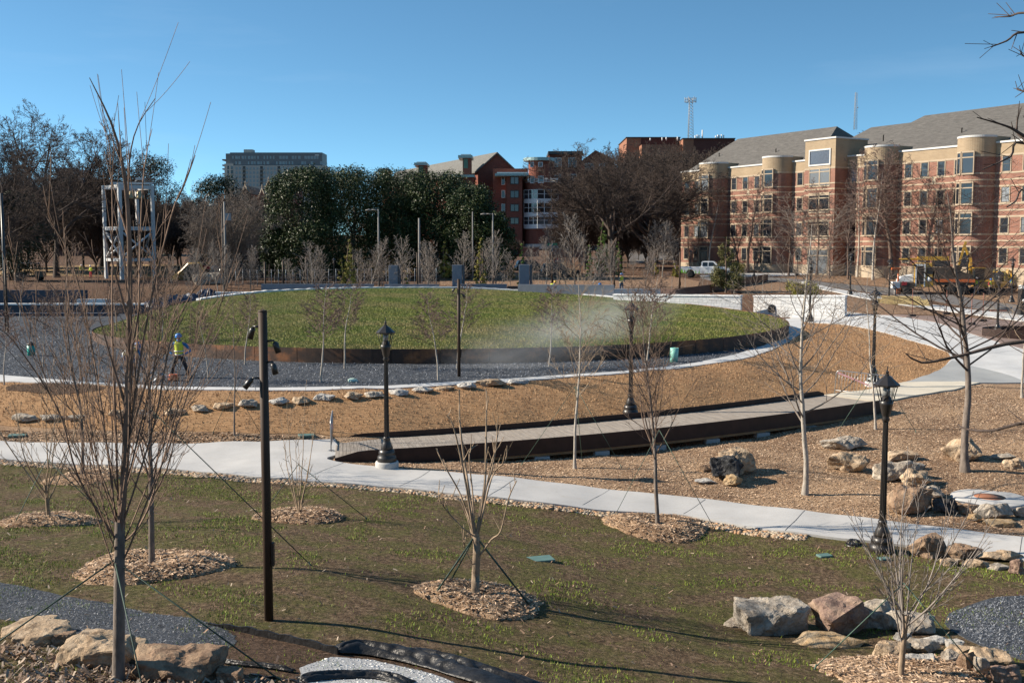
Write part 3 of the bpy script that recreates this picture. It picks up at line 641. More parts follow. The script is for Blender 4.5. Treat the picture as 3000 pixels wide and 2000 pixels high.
def grow(seed, start, d0, length, r0, spec, level=0, out=None, minr=0.004):
    """spec: per level dict(n, len, rad, ang, t0, t1, up, wig, seg)"""
    rs = seed if isinstance(seed, random.Random) else random.Random(seed); out = {} if out is None else out
    s_ = spec[level]; k = s_.get('seg', 4); P = [Vector(start)]; d = Vector(d0).normalized(); Rr = [r0]; step = length / k; dirs = []
    for i in range(k):
        d = (d + Vector((rs.gauss(0, 1), rs.gauss(0, 1), rs.gauss(0, .6))) * s_.get('wig', .08) + Vector((0, 0, s_.get('up', .05)))).normalized()
        P.append(P[-1] + d * step); dirs.append(d.copy()); Rr.append(max(minr, r0 * (1 - (1 - s_.get('taper', .25)) * (i + 1) / k)))
    out.setdefault(level, []).append((np.array([tuple(p) for p in P]), np.array(Rr)))
    if level + 1 < len(spec):
        c = spec[level + 1]; nb = c['n']; nb = int(round(nb * rs.uniform(.8, 1.2))) if nb > 3 else nb
        phi = rs.uniform(0, 6.28)
        for j in range(nb):
            t = c['t0'] + (c['t1'] - c['t0']) * ((j + rs.uniform(.1, .9)) / nb); q = min(int(t * k), k - 1); f = t * k - q
            p = P[q].lerp(P[q + 1], f); dd = dirs[q]; phi += 2.4 + rs.uniform(-.5, .5)
            a = dd.cross(Vector((0.3, .2, 1)) if abs(dd.z) < .95 else Vector((1, 0, 0))).normalized(); b = dd.cross(a).normalized()
            ang = R(c['ang'] * rs.uniform(.75, 1.25)); side = a * math.cos(phi) + b * math.sin(phi)
            nd = dd * math.cos(ang) + side * math.sin(ang)
            ln = c['len'] * (rs.uniform(.75, 1.2)) * (1 - c.get('fall', .45) * t) * (length if c.get('rel', True) else 1)
            rr = max(minr, Rr[q] * c['rad'] * rs.uniform(.8, 1.1))
            grow(rs, p, nd, ln, rr, spec, level + 1, out, minr)
    return out
def tree_meshes(name, seed, height, spec, r0, tm, cm, lean=(0, 0), minr=.004, fit=None, tl=1, splay=True):
    o = grow(seed, (0, 0, -.15), (lean[0], lean[1], 1), spec[0].get('frac', .7) * height, r0, spec, minr=minr)
    top = max(p[0][:, 2].max() for l in o.values() for p in l); k = height / top
    if fit:
        xs = np.concatenate([p[0][:, 0] for l in o.values() for p in l]); ys = np.concatenate([p[0][:, 1] for l in o.values() for p in l])
        sxy = fit / (0.5 * (np.percentile(xs, 98) - np.percentile(xs, 2) + np.percentile(ys, 98) - np.percentile(ys, 2)))
    else: sxy = 1
    for l in o.values():
        for i, (P, r) in enumerate(l): l[i] = (P * np.array([sxy, sxy, k]), r)
    if splay:
        P, r = o[0][0]; r = r.copy(); r[0] *= 1.5; o[0][0] = (P, r)
    nf = lambda r: 8 if r > .05 else (5 if r > .018 else 3)
    tr = []; cr_ = []
    for lv, l in o.items(): (tr if lv < tl else cr_).extend(l)
    v, q = tubes_np(tr, nf); a = np_mesh('trunk', v, [q], tm, None, True)
    v, q = tubes_np(cr_, nf); b = np_mesh('crown', v, [q], cm, None, True)
    return a, b
LIB = {}
def lib(key, *a, **k):
    if key not in LIB: LIB[key] = tree_meshes(key, *a, **k)
    return LIB[key]
TREE_N = 0
def put_tree(meshes, loc, label, group=None, rotz=0, s=1.0, name='bare_tree', cat='tree', sx=None):
    t = thing(name, label, cat, loc, rotz, group); t.scale = (sx or s, sx or s, s)
    linkmesh('trunk', meshes[0], t); linkmesh('crown', meshes[1], t); return t
def strap(mb, p, q, r=.012, m=None): mb.tube([p, q], r, m, 4)
m_strap = M('guy_strap', (0.02, 0.055, 0.04), .7); m_strapg = M('guy_strap_green', (0.06, 0.12, 0.09), .7)
def guys(t, hgt, ends, m=None, r=.012):
    for e in ends:
        mb = MB(); w = t.location + Vector(e); z = float(H(w.x, w.y)) - t.location.z
        mb.tube([(0, 0, hgt), (e[0] * .97, e[1] * .97, z + .05)], r, m or m_strap, 4); mb.tube([(e[0] * .96, e[1] * .96, z + .09), (e[0], e[1], z - .08)], r * 1.8, m or m_strap, 5)
        mb.build('guy_strap', t)
# growth habits
def vase(n1=16, l1=.85, a1=16, wig=.03, tf=.2, n2=7, up1=.05):   # stiff upright shoots from a low fork
    return [dict(frac=tf, seg=4, wig=.02, up=.1, taper=.7), dict(n=n1, len=l1 / tf, rad=.42, ang=a1, t0=.55, t1=1.0, up=up1, wig=wig, seg=9, fall=.3, taper=.12), dict(n=n2, len=.30, rad=.5, ang=20, t0=.12, t1=.85, up=.05, wig=.03, seg=5, taper=.2), dict(n=3, len=.3, rad=.6, ang=30, t0=.2, t1=.9, up=.03, wig=.05, seg=3)]
def young(n1=22, a1=42, l1=.33, t0=.32, n2=6, n3=3, up=.12, wig=.065):    # single leader, many light branches
    return [dict(frac=.97, seg=14, wig=.028, up=.06, taper=.1), dict(n=n1, len=l1, rad=.42, ang=a1, t0=t0, t1=.97, up=up, wig=wig, seg=6, fall=.7, taper=.25), dict(n=n2, len=.42, rad=.55, ang=32, t0=.2, t1=.95, up=.06, wig=.06, seg=4, fall=.5), dict(n=n3, len=.5, rad=.7, ang=34, t0=.25, t1=.95, up=.04, wig=.06, seg=3)]
def oak(n1=9, n2=8, n3=8, n4=6, n5=4, ang=48, tf=.42, up=.06, l1=1.5):
    return [dict(frac=tf, seg=6, wig=.05, up=.1, taper=.6), dict(n=n1, len=l1, rad=.62, ang=ang, t0=.45, t1=1.0, up=up, wig=.11, seg=8, fall=.15, taper=.25), dict(n=n2, len=.48, rad=.6, ang=42, t0=.25, t1=.98, up=up, wig=.13, seg=6, fall=.35), dict(n=n3, len=.5, rad=.6, ang=42, t0=.2, t1=1, up=.04, wig=.14, seg=4, fall=.35), dict(n=n4, len=.5, rad=.6, ang=40, t0=.2, t1=1, up=.03, wig=.14, seg=3, fall=.3), dict(n=n5, len=.55, rad=.65, ang=38, t0=.2, t1=1, up=.02, wig=.12, seg=2, fall=.3)]

def near_tree(px, py, top, spec, r0, seed, label, tm=b_gray, cm=b_twig, fit=1.0, group=None, lean=(0, 0), tl=1, minr=.0048, guy=None, gh=1.2, name='young_tree', gm=None):
    p = at(px, py); h = topz(px, top, p.y) - p.z
    a, b = tree_meshes(name, seed, h, spec, r0, tm, cm, lean=lean, fit=fit / S(p.y) * .9, tl=tl, minr=minr)
    t = put_tree((a, b), p, label, group, 0, name=name)
    if guy: guys(t, gh, guy, gm, r=.009)
    return t
# --- the big one at the lower left, its whippy shoots reaching the sky
p = pt(349, 2040, 11.6); p.z = float(H(p.x, p.y)); h = topz(349, 215, 11.6) - p.z
_t = [dict(frac=.28, seg=5, wig=.012, up=.1, taper=.86),
      dict(n=12, len=1.9, rad=.20, ang=36, t0=.62, t1=1.0, up=.085, wig=.045, seg=12, fall=.35, taper=.12),
      dict(n=8, len=.34, rad=.42, ang=28, t0=.08, t1=.85, up=.06, wig=.07, seg=6, taper=.2), dict(n=5, len=.40, rad=.55, ang=30, t0=.15, t1=.95, up=.03, wig=.06, seg=4)]
out = grow(11, (0, 0, -.3), (0, 0, 1), .27 * h, .068, _t, minr=.0035)
# a few leaders traced to the long shoots seen against the sky
def px_shoot(pts, Y0, Y1, r0, base, r1=.004):
    n = len(pts); P = []
    for i, (a, b) in enumerate(pts):
        q = pt(a, b, Y0 + (Y1 - Y0) * i / (n - 1)) - base; P.append(q)
    P = spline(P, 4); k = len(P); P = P[:17] if k >= 17 else P + [P[-1] + (P[-1] - P[-2]) * .01 * (j + 1) for j in range(17 - k)]
    return (np.array([tuple(v) for v in P]), np.linspace(r0, r1, 17))
base = p.copy(); sh = [px_shoot([(352, 1560), (372, 1200), (378, 700), (345, 420), (262, 228)], 11.6, 11.2, .050, base), px_shoot([(355, 1500), (385, 1100), (375, 600), (392, 400), (455, 288)], 11.6, 12.0, .018, base),
      px_shoot([(358, 1540), (400, 1050), (415, 600), (430, 450), (446, 378)], 11.6, 12.2, .015, base), px_shoot([(350, 1530), (420, 1000), (500, 640), (545, 530), (572, 455)], 11.6, 11.0, .015, base),
      px_shoot([(350, 1540), (330, 1000), (330, 640), (320, 420), (290, 356)], 11.6, 12.3, .014, base), px_shoot([(346, 1570), (285, 1100), (215, 780), (150, 650), (140, 618)], 11.6, 11.0, .013, base),
      px_shoot([(346, 1590), (230, 1400), (170, 1200), (40, 1000), (-30, 950)], 11.6, 10.6, .015, base), px_shoot([(350, 1600), (430, 1500), (520, 1200), (560, 1100), (640, 980)], 11.6, 12.4, .015, base),
      px_shoot([(352, 1560), (450, 1250), (500, 1000), (560, 860), (620, 760)], 11.6, 11.2, .013, base)]
top = max(a[:, 2].max() for l in out.values() for a, _ in l)
hh = topz(349, 560, 11.6) - p.z; kz = hh / top; kx = (pt(351, 1560, 11.6) - p).x / (pt(351, 1560, 11.6) - p).z; zt_ = (pt(351, 1540, 11.6) - p).z / kz; out[0] = [(np.array([(0, 0, -.3), (0, 0, .2 * zt_), (0, 0, .5 * zt_), (0, 0, .8 * zt_), (0, 0, zt_ * 1.03)]), np.array([.085, .066, .061, .057, .054]))]
for l in out.values():
    for i, (a, r) in enumerate(l):
        a = a * np.array([.95, .95, kz]); a[:, 0] += a[:, 2] * kx; a[:, 1] += a[:, 2] * 0; l[i] = (a, r)
out[1] += sh
rs = random.Random(4)
for P_, r_ in sh:
    for j in range(9):
        i = rs.randint(3, 14); q = Vector(P_[i]); d = (Vector(P_[i + 1]) - q).normalized() * 1.0 + Vector((rs.uniform(-.4, .4), rs.uniform(-.4, .4), .1)); d.normalize()
        ln = rs.uniform(.3, 1.1); out[2].append((np.array([tuple(q + d * ln * t + Vector((0, 0, .12 * t * t))) for t in np.linspace(0, 1, 7)]), np.linspace(r_[i] * .55, .003, 7)))
nf = lambda r: 10 if r > .05 else (5 if r > .015 else 3)
v, q = tubes_np(out[0], nf); a_ = np_mesh('trunk', v, [q], b_gray, None, True); v, q = tubes_np(out[1] + out[2] + out[3], nf); b_ = np_mesh('crown', v, [q], b_twig, None, True)
T1 = put_tree((a_, b_), p, 'tall many-stemmed bare tree in the left foreground, its long shoots reaching into the sky', name='young_tree')
zf = topz(349, 1640, 11.6) - p.z
guys(T1, zf, [(2.2, -.2, 0), (-1.7, -1.2, 0), (.9, -1.6, 0)], r=.009)
G_Y = 'young trees with guy straps in the foreground'
near_tree(443, 1671, 715, young(34, 30, .42, .24, 6, 3, .2), .062, 21, 'slim tree with thick gray trunk in the mulch ring behind the foreground tree', b_gray, b_twig, 300, None, guy=[(2.9, .2, 0), (-1.2, 1.2, 0)], gh=3.0)
near_tree(242, 1396, 690, young(34, 34, .40, .26, 6, 3, .18), .055, 22, 'bare tree at the upper edge of the lawn, far left, touching the walkway', b_gray, b_twig, 260, None)
near_tree(145, 1535, 1020, vase(9, .8, 26, .05, .24, 6), .055, 33, 'small pale-trunked tree forking low, in the leftmost mulch ring', b_tan, b_tan, 320, None, guy=[(-.6, -.5, 0), (1.4, .2, 0)], gh=1.5, gm=m_strapg)
near_tree(877, 1520, 1105, vase(6, .9, 9, .045, .08, 2, .1), .05, 41, 'multi-stemmed sapling in a mulch ring just right of the tall brown pole', b_tan, b_tan, 120, None, guy=[(-.9, -.2, 0), (1.6, .1, 0)], gh=1.3)
near_tree(687, 1275, 830, young(16, 36, .3, .3, 4, 2, .1), .035, 42, 'thin sapling in the strip of mulch left of the brown pole', b_gray, b_twig, 140, None, guy=[(-.8, .2, 0), (.9, .1, 0)], gh=1.7)
near_tree(1928, 1550, 740, young(34, 20, .48, .28, 6, 3, .22), .06, 44, 'dense upright tree in the mulch ring in front of the boardwalk', b_gray, b_twig, 210, None, guy=[(-1.1, .7, 0), (1.5, -.1, 0)], gh=2.6, gm=m_strapg)
near_tree(1684, 1372, 765, young(30, 48, .34, .33, 6, 4, .10), .05, 45, 'slender gray tree beside the boardwalk held by three straps', b_pale, b_tan, 200, None, guy=[(-1.7, .5, 0), (1.5, .1, 0), (.3, 1.0, 0)], gh=2.6, gm=m_strapg)
near_tree(2357, 1448, 560, young(34, 36, .42, .27, 7, 4, .22), .085, 46, 'tall pale smooth-barked tree in the mulch between boardwalk and lamp posts', b_pale, b_gray, 430, None)
near_tree(2828, 1381, 455, young(28, 40, .46, .34, 7, 4, .2, .05), .135, 47, 'large spreading bare tree with thick gray trunk at the right, by the square boulder', b_gray, b_twigd, 620, None)
near_tree(2565, 1257, 760, young(18, 38, .3, .35, 5, 2, .1), .05, 48, 'thin tree standing just behind the nearest lamp and the steel barrier', b_pale, b_tan, 250, None, guy=[(-1.6, -.6, 0), (1.3, -.6, 0)], gh=2.2, gm=m_strapg)
near_tree(2638, 1992, 1345, vase(10, .85, 30, .06, .32, 7, .04), .055, 49, 'small silvery tree with spreading twigs among the boulders at lower right', b_tan, b_sap, 430, None, guy=[(-1.2, .4, 0), (1.2, -.5, 0)], gh=1.5, gm=m_strapg)
near_tree(2995, 1165, 700, young(18, 42, .35, .3, 5, 3, .12), .06, 50, 'pale young tree cut by the right edge of the view beside the cream path', b_pale, b_tan, 300, None)
# centre shrub-like tree with knobbly shoots
p = at(1393, 1760)
out = {0: [], 1: [], 2: []}
def S2(pts, r0, r1, dy=0.0, dy1=None):
    dy1 = dy if dy1 is None else dy1; n = len(pts); P = [pt(a, b, p.y + dy + (dy1 - dy) * i / (n - 1)) - p for i, (a, b) in enumerate(pts)]; P = spline(P, 4); P = [P[int(round(i * (len(P) - 1) / 16))] for i in range(17)]
    return (np.array([tuple(v) for v in P]), np.linspace(r0, r1, 17))
out[0].append(S2([(1393, 1775), (1393, 1700), (1397, 1600), (1393, 1560)], .082, .058))
for P_, r0, dy in [([(1393, 1570), (1368, 1400), (1348, 1250), (1346, 1140)], .030, .0), ([(1396, 1570), (1420, 1420), (1424, 1280), (1426, 1145)], .030, -.1), ([(1390, 1580), (1375, 1480), (1360, 1390), (1330, 1255), (1308, 1215)], .026, -.3),
                   ([(1398, 1580), (1410, 1470), (1440, 1380), (1455, 1290), (1456, 1240)], .026, .3), ([(1400, 1560), (1430, 1400), (1448, 1330), (1465, 1303)], .018, .2), ([(1400, 1570), (1440, 1400), (1480, 1350), (1486, 1304)], .018, -.3),
                   ([(1400, 1635), (1440, 1580), (1467, 1555), (1490, 1460), (1514, 1407)], .020, -.5), ([(1388, 1560), (1350, 1450), (1300, 1360), (1277, 1312)], .018, -.2), ([(1388, 1570), (1350, 1540), (1290, 1470), (1287, 1424)], .014, -.5),
                   ([(1390, 1600), (1370, 1520), (1340, 1460), (1278, 1456)], .012, .4), ([(1390, 1560), (1385, 1450), (1375, 1330), (1400, 1302)], .018, .3), ([(1392, 1665), (1378, 1640), (1360, 1600), (1356, 1582)], .008, -.2)]:
    out[1].append(S2(P_, r0, .008, 0, dy))
rs = random.Random(8)
for P_, r_ in list(out[1]):
    for j in range(4):
        i = rs.randint(7, 15); q = Vector(P_[i]); d = Vector((rs.uniform(-.6, .6), rs.uniform(-.6, .6), 1)).normalized(); ln = rs.uniform(.1, .35)
        out[2].append((np.array([tuple(q + d * ln * t) for t in np.linspace(0, 1, 4)]), np.linspace(.009, .006, 4)))
v, q = tubes_np(out[0], nf); a_ = np_mesh('trunk', v, [q], b_tan, None, True); v, q = tubes_np(out[1] + out[2], nf); b_ = np_mesh('crown', v, [q], b_tan, None, True)
T6 = put_tree((a_, b_), p, 'knobbly pale sapling with stout candelabra shoots in the central mulch ring', name='young_tree')
guys(T6, 1.15, [(-.72, -.35, 0), (1.0, -.25, 0), (-.5, .75, 0)], m_strap, .016)
# overhanging limbs from a tree whose trunk stands just outside on the right
p = pt(3420, 1700, 13.0); p.z = float(H(p.x, p.y)); out = {0: [], 1: [], 2: []}
out[0].append((np.array([(0, 0, -.3), (0, 0, 1), (.05, 0, 2.5), (0, .05, 4.5), (0, 0, 7.0)]), np.array([.17, .13, .12, .10, .06])))
LIMBS = [([(3420, 1150), (3200, 1020), (3000, 1000), (2800, 1045), (2700, 1062), (2653, 1035)], .05, 0), ([(3420, 1350), (3150, 1230), (3000, 1238), (2900, 1262), (2830, 1256), (2806, 1243)], .045, .3),
         ([(3420, 760), (3200, 520), (3000, 398), (2950, 370), (2862, 344)], .045, 0), ([(3420, 640), (3200, 450), (3000, 410), (2980, 345)], .03, .2), ([(3420, 700), (3250, 560), (3000, 420), (2960, 460), (2880, 496)], .03, -.2),
         ([(3420, 420), (3250, 330), (3000, 268), (2990, 262)], .03, .2), ([(3420, 300), (3150, 220), (3010, 170), (2990, 150)], .03, 0), ([(3420, 200), (3150, 130), (3000, 95), (2950, 120), (2903, 138)], .03, 0), ([(3420, 150), (3150, 50), (3000, 38), (2960, 48), (2920, 50)], .03, .3), ([(3420, 900), (3150, 700), (3010, 560), (2975, 590), (2950, 607)], .02, -.3)]
for P_, r0, dy in LIMBS:
    n = len(P_); Q = spline([pt(a, b, 13.0 + dy * i) - p for i, (a, b) in enumerate(P_)], 4); Q = [Q[int(round(i * (len(Q) - 1) / 16))] for i in range(17)]
    Q[0] = Vector((0, 0, Q[0].z)); out[1].append((np.array([tuple(v) for v in Q]), np.linspace(r0 * .8, .007, 17)))
for P_, r_ in list(out[1]):
    for j in range(7):
        i = rs.randint(4, 15); q = Vector(P_[i]); d = ((Vector(P_[i + 1]) - q).normalized() + Vector((rs.uniform(-.7, .7), rs.uniform(-.7, .7), rs.uniform(-.2, 1)))).normalized(); ln = rs.uniform(.08, .4)
        out[2].append((np.array([tuple(q + d * ln * t) for t in np.linspace(0, 1, 4)]), np.linspace(r_[i] * .5, .004, 4)))
v, q = tubes_np(out[0], nf); a_ = np_mesh('trunk', v, [q], b_dark, None, True); v, q = tubes_np(out[1] + out[2], nf); b_ = np_mesh('crown', v, [q], b_twigd, None, True)
put_tree((a_, b_), p, 'dark bare limbs of a tree reaching in from the right edge, trunk out of view', name='overhanging_tree')

# --- young trees on the slate gravel: one kind, three forms
gp = [lib('grav%d' % i, 60 + i, 4.0, young(30, 46, .30, .42, 6, 4, .12, .06), .042, b_pale, b_twigr, minr=.009, fit=1.45) for i in range(4)]
GT = [(940, 1121, 830), (1010, 1081, 815), (1284, 1115, 850), (1339, 1083, 820), (1610, 1076, 835), (1896, 1057, 790), (612, 1118, 890), (718, 1069, 855), (127, 1077, 870), (57, 941, 795), (176, 992, 830), (13, 1128, 900), (232, 1052, 860), (470, 1040, 830), (345, 1000, 825)]
GL = ['young tree on slate gravel between the brown pole and the left lamp post', 'young tree near the rusty ring, behind the left lamp post', 'young tree on slate gravel left of the middle spotlight pole', 'young tree directly behind the middle spotlight pole', 'young tree half lost in the pale dust cloud', 'young tree beside the pale green bin on the right of the gravel',
      'young tree on gravel right of the worker in blue', 'young tree close to the rusty ring behind the top of the tall brown pole', 'young tree on gravel right of the green bin at far left', 'pale young tree in front of the dark terrace walls at far left', 'young tree on the far left gravel, second from the terrace walls', 'young tree cut by the left edge of the gravel', 'young tree behind the foreground shoots at left, on gravel', 'young tree rising from gravel before the rusty ring left of the worker', 'young tree behind the foreground tree by the mound edge']
for i, ((a, b, tp), lb) in enumerate(zip(GT, GL)):
    p = at(a, b); h = topz(a, tp, p.y) - p.z; put_tree(gp[i % 4], p, lb, 'young trees planted in the slate gravel', i * 1.7, h / 4.0, 'young_tree', sx=h / 4.0 * 1.05)
# --- saplings behind the mound
up_ = [lib('sap%d' % i, 80 + i, 4.5, young(30, 26 + 5 * i, .42, .20, 5, 2, .16, .06), .05, b_pale if i < 2 else b_gray, b_sap, minr=.010, fit=1.6) for i in range(4)]
SP = [(640, 868, 700), (655, 866, 712), (734, 862, 715), (745, 863, 735), (855, 834, 752), (908, 836, 703), (943, 836, 716), (1060, 836, 725), (1081, 834, 690), (1123, 842, 716), (1182, 834, 686), (1250, 836, 703), (1266, 836, 697), (1353, 834, 673), (1423, 834, 694), (1456, 834, 670), (1494, 850, 732), (1598, 858, 690), (1656, 834, 695), (1683, 832, 620), (1729, 834, 712), (1796, 834, 700), (1856, 812, 730), (1909, 810, 640), (1981, 812, 640), (1940, 812, 650), (560, 835, 728), (505, 838, 742), (590, 840, 720), (440, 800, 760), (395, 803, 745), (1040, 812, 740), (1160, 806, 735), (1310, 806, 730), (1385, 806, 730), (1545, 806, 720), (1625, 790, 660), (1700, 806, 690), (1760, 806, 720), (700, 835, 740), (800, 812, 742), (980, 814, 745), (1560, 832, 715), (1640, 832, 722), (1890, 832, 735), (2060, 845, 790)]
for i, (a, b, tp) in enumerate(SP):
    Y = min(at(a, b).y, 112) if b > 815 else min(at(a, b).y, 135)
    if 820 < b < 850: Y = 99 + (i % 5)
    p = Vector((pt(a, b, Y).x, Y, float(H(pt(a, b, Y).x, Y)))); h = topz(a, tp, Y) - p.z
    put_tree(up_[i % 4], p, 'bare gray sapling in the planted band behind the mound', 'bare saplings behind the mound and slate walls', i * 2.1, h / 4.5, 'bare_sapling', sx=h / 4.5 * (1.0 if i % 3 else .8))
st_ = lib('stick', 99, 2.0, [dict(frac=1, seg=5, wig=.03, up=.1, taper=.4), dict(n=5, len=.3, rad=.5, ang=35, t0=.4, t1=.95, up=.1, wig=.06, seg=3)], .03, b_pale, b_twigr, minr=.012)
rs = random.Random(12)
for i in range(58):
    a = rs.uniform(1240, 2320) if i % 3 else rs.uniform(660, 1240); b = rs.uniform(800, 852) if a > 1240 else rs.uniform(818, 834)
    if a > 1950: b = rs.uniform(835, 868)
    p = at(a, b)
    put_tree(st_, p, 'small leafless whip planted in the brown mulch behind the mound', 'small whips planted in the mulch', rs.uniform(0, 6), rs.uniform(.5, 1.1), 'planted_whip', 'plant')
# --- trees in front of the brick dormitory
dt = [lib('dorm%d' % i, 120 + i, 12, young(30, 46, .42, .36, 7, 4, .1, .08) + [dict(n=3, len=.5, rad=.7, ang=32, t0=.2, t1=1, up=.02, wig=.08, seg=2)], .2, b_brown if i != 1 else b_pale, b_twigr, minr=.012, fit=5.5) for i in range(3)]
for i, (a, b, tp, lb, v, w) in enumerate([(2191, 801, 505, 'bare tree before the dormitory between its first two round bays', 0, 1), (2077, 795, 560, 'pale-stemmed tree rising behind the white pickup', 1, .8), (2393, 806, 520, 'bare tree in front of the dormitory tower entrance', 2, .9), (2611, 818, 415, 'tall dark tree in front of the third round bay', 0, 1.15), (2511, 812, 437, 'thin pale tree right of the dormitory tower', 1, .55), (2484, 818, 560, 'small dark tree at the corner of the dormitory tower', 2, .7), (2557, 820, 470, 'slim pale tree left of the third round bay', 1, .6), (2714, 815, 470, 'slim tree behind the yellow truck', 1, .6), (2864, 815, 480, 'bare tree in front of the rightmost round bay', 0, .9), (2938, 812, 440, 'tall tree right of the rightmost round bay', 2, 1), (2990, 815, 520, 'bare tree at the right end of the dormitory front', 0, .9), (2745, 822, 520, 'bare tree between the third and fourth bays', 2, .8), (2310, 808, 600, 'reddish bare tree under the second round bay', 2, .9), (2020, 800, 640, 'low spreading tree at the left corner of the dormitory', 0, .7), (2430, 815, 560, 'reddish bare tree against the shaded tower side', 2, .8)]):
    p = at(a, b); h = topz(a, tp, p.y) - p.z; put_tree(dt[v], p, lb, 'bare trees along the dormitory front', i * 1.3, h / 12, 'bare_tree', sx=h / 12 * w)
# --- big old trees
ok_ = [lib('oak%d' % i, 140 + i, 17, oak(10, 8, 7, 6, 5, 52 - 4 * i, .40, .05), .42, b_dark, b_twigd, minr=.016, fit=17) for i in range(3)]
th_ = [lib('thick%d' % i, 160 + i, 12, oak(14, 9, 7, 5, 3, 26 + 6 * i, .3, .10, 1.9), .20, b_dark, b_twigd, minr=.017, fit=8) for i in range(3)]
def bigtree(a, tp, Y, m, w, lb, grp, rz, name='bare_tree', H0=17.0, px_w=None):
    q = pt(a, 780, Y); z = float(H(q.x, Y)); h = topz(a, tp, Y) - z
    return put_tree(m, (q.x, Y, z - .1), lb, grp, rz, h / H0, name, sx=h / H0 * w)
bigtree(165, 302, 128, ok_[0], .68, 'tallest round-crowned bare tree at the left against the sky', None, .3)
bigtree(30, 318, 120, ok_[1], .7, 'big bare tree at the far left edge', None, 1.2)
bigtree(300, 350, 160, ok_[2], .75, 'broad bare tree between the tall left tree and the white steel tower', None, 2.2)
bigtree(-60, 420, 95, ok_[1], .8, 'dark bare tree half outside the left edge', None, 3.0)
bigtree(1790, 388, 140, ok_[0], 1.0, 'huge spreading oak in the centre right with a dark leaning trunk', None, 4.0)
bigtree(1715, 440, 150, ok_[1], .62, 'spreading bare oak beside the round brick tower', None, .7)
bigtree(1910, 425, 150, ok_[2], 1.05, 'broad bare oak left of the dormitory roof', None, 5.1)
bigtree(1985, 425, 165, ok_[1], .9, 'bare oak touching the left corner of the dormitory', None, 2.6)
bigtree(2095, 412, 215, th_[1], 1.2, 'fuzzy bare tree behind the dormitory roof slope', None, .6, H0=12)
bigtree(2510, 362, 300, th_[0], 1.4, 'round bare treetop behind the dormitory ridge beside the thin mast', None, .6, H0=12)
rs = random.Random(5)
k = 0
for (a0, a1, tp0, tp1, n_, Y0, Y1) in [(-80, 420, 480, 600, 16, 132, 160), (380, 800, 520, 610, 17, 125, 165), (700, 790, 640, 680, 3, 120, 130), (1640, 2010, 520, 680, 17, 150, 190), (1790, 2160, 408, 455, 16, 200, 240), (640, 800, 560, 600, 5, 180, 240), (1470, 1520, 690, 710, 2, 150, 160)]:
    for j in range(n_):
        a = a0 + (a1 - a0) * (j + rs.uniform(.1, .9)) / n_; k += 1
        bigtree(a, rs.uniform(tp0, tp1), rs.uniform(Y0, Y1), th_[k % 3], rs.uniform(.8, 1.1), ('twiggy bare tree in the thicket at the left behind the straw field' if a < 820 else 'twiggy bare tree in the dark thicket under the big oaks'), 'thicket trees at the left' if a < 820 else 'thicket trees under the oaks', rs.uniform(0, 6), 'thicket_tree', 12.0)
bigtree(661, 530, 112, lib('dome', 177, 12, oak(26, 9, 6, 4, 3, 36, .16, .05, 4.4), .2, b_gray, b_gray, minr=.014, fit=9), 1.0, 'dome-shaped pale twiggy tree in front of the dark evergreens beside the light poles', None, 1, H0=12)

# ------------------------------------------------------------------ evergreens
def leafcloud(name, seed, blobs, nleaf, lsize, mat, shell=.55, flat=.6, droop=0):
    """leaf-sized faces spread through lumps; blobs (x,y,z,r)"""
    g = np.random.RandomState(seed); vol = np.array([b[3] ** 2.3 for b in blobs]); cnt = (vol / vol.sum() * nleaf).astype(int); C = []
    N = []
    for b, n_ in zip(blobs, cnt):
        d = g.randn(n_, 3); d /= np.linalg.norm(d, axis=1, keepdims=True); r = (shell + (1 - shell) * g.rand(n_) ** .6) * b[3] * (1 + .22 * np.sin(d[:, 0] * 7 + seed) * np.sin(d[:, 2] * 6 + b[0]) + .12 * np.sin(d[:, 1] * 13 + d[:, 2] * 11))
        C.append(np.array(b[:3]) + d * r[:, None]); N.append(d)
    C = np.vstack(C); N = np.vstack(N); n_ = len(C)
    d = N * .6 + g.randn(n_, 3) * .8; d[:, 2] += flat; d /= np.linalg.norm(d, axis=1, keepdims=True)
    a = np.cross(d, g.randn(n_, 3)); a /= np.linalg.norm(a, axis=1, keepdims=True); b_ = np.cross(d, a)
    s_ = lsize * (.6 + .8 * g.rand(n_, 1)); w = s_ * .42
    V = np.stack([C - a * s_, C + b_ * w + d * w * .2, C + a * s_, C - b_ * w + d * w * .2], 1).reshape(-1, 3)
    return np_mesh(name, V, [np.arange(n_ * 4).reshape(-1, 4)], mat)
m, nt, b = newmat('magnolia_leaf'); MATS['magnolia_leaf'] = m_mag = m
gn = nt.nodes.new('ShaderNodeNewGeometry'); rp = ramp(nt, [(0.0, (0.014, 0.028, 0.008)), (0.6, (0.034, 0.060, 0.015)), (0.9, (0.070, 0.095, 0.026)), (1.0, (0.075, 0.07, 0.035))], gn.outputs['Random Per Island'])
nt.links.new(rp.outputs[0], b.inputs['Base Color']); b.inputs['Roughness'].default_value = 0.5; b.inputs['Specular IOR Level'].default_value = 0.3
def leafmat(name, stops, rough=.6):
    m, nt, b = newmat(name); g_ = nt.nodes.new('ShaderNodeNewGeometry'); r_ = ramp(nt, stops, g_.outputs['Random Per Island']); nt.links.new(r_.outputs[0], b.inputs['Base Color']); b.inputs['Roughness'].default_value = rough; b.inputs['Specular IOR Level'].default_value = .25
    MATS[name] = m; return m
m_cedar = leafmat('cedar_leaf', [(0, (0.16, 0.17, 0.03)), (.6, (0.30, 0.28, 0.055)), (1, (0.42, 0.31, 0.10))])
m_pine = leafmat('pine_leaf', [(0, (0.07, 0.14, 0.02)), (.6, (0.13, 0.23, 0.035)), (1, (0.22, 0.25, 0.07))])
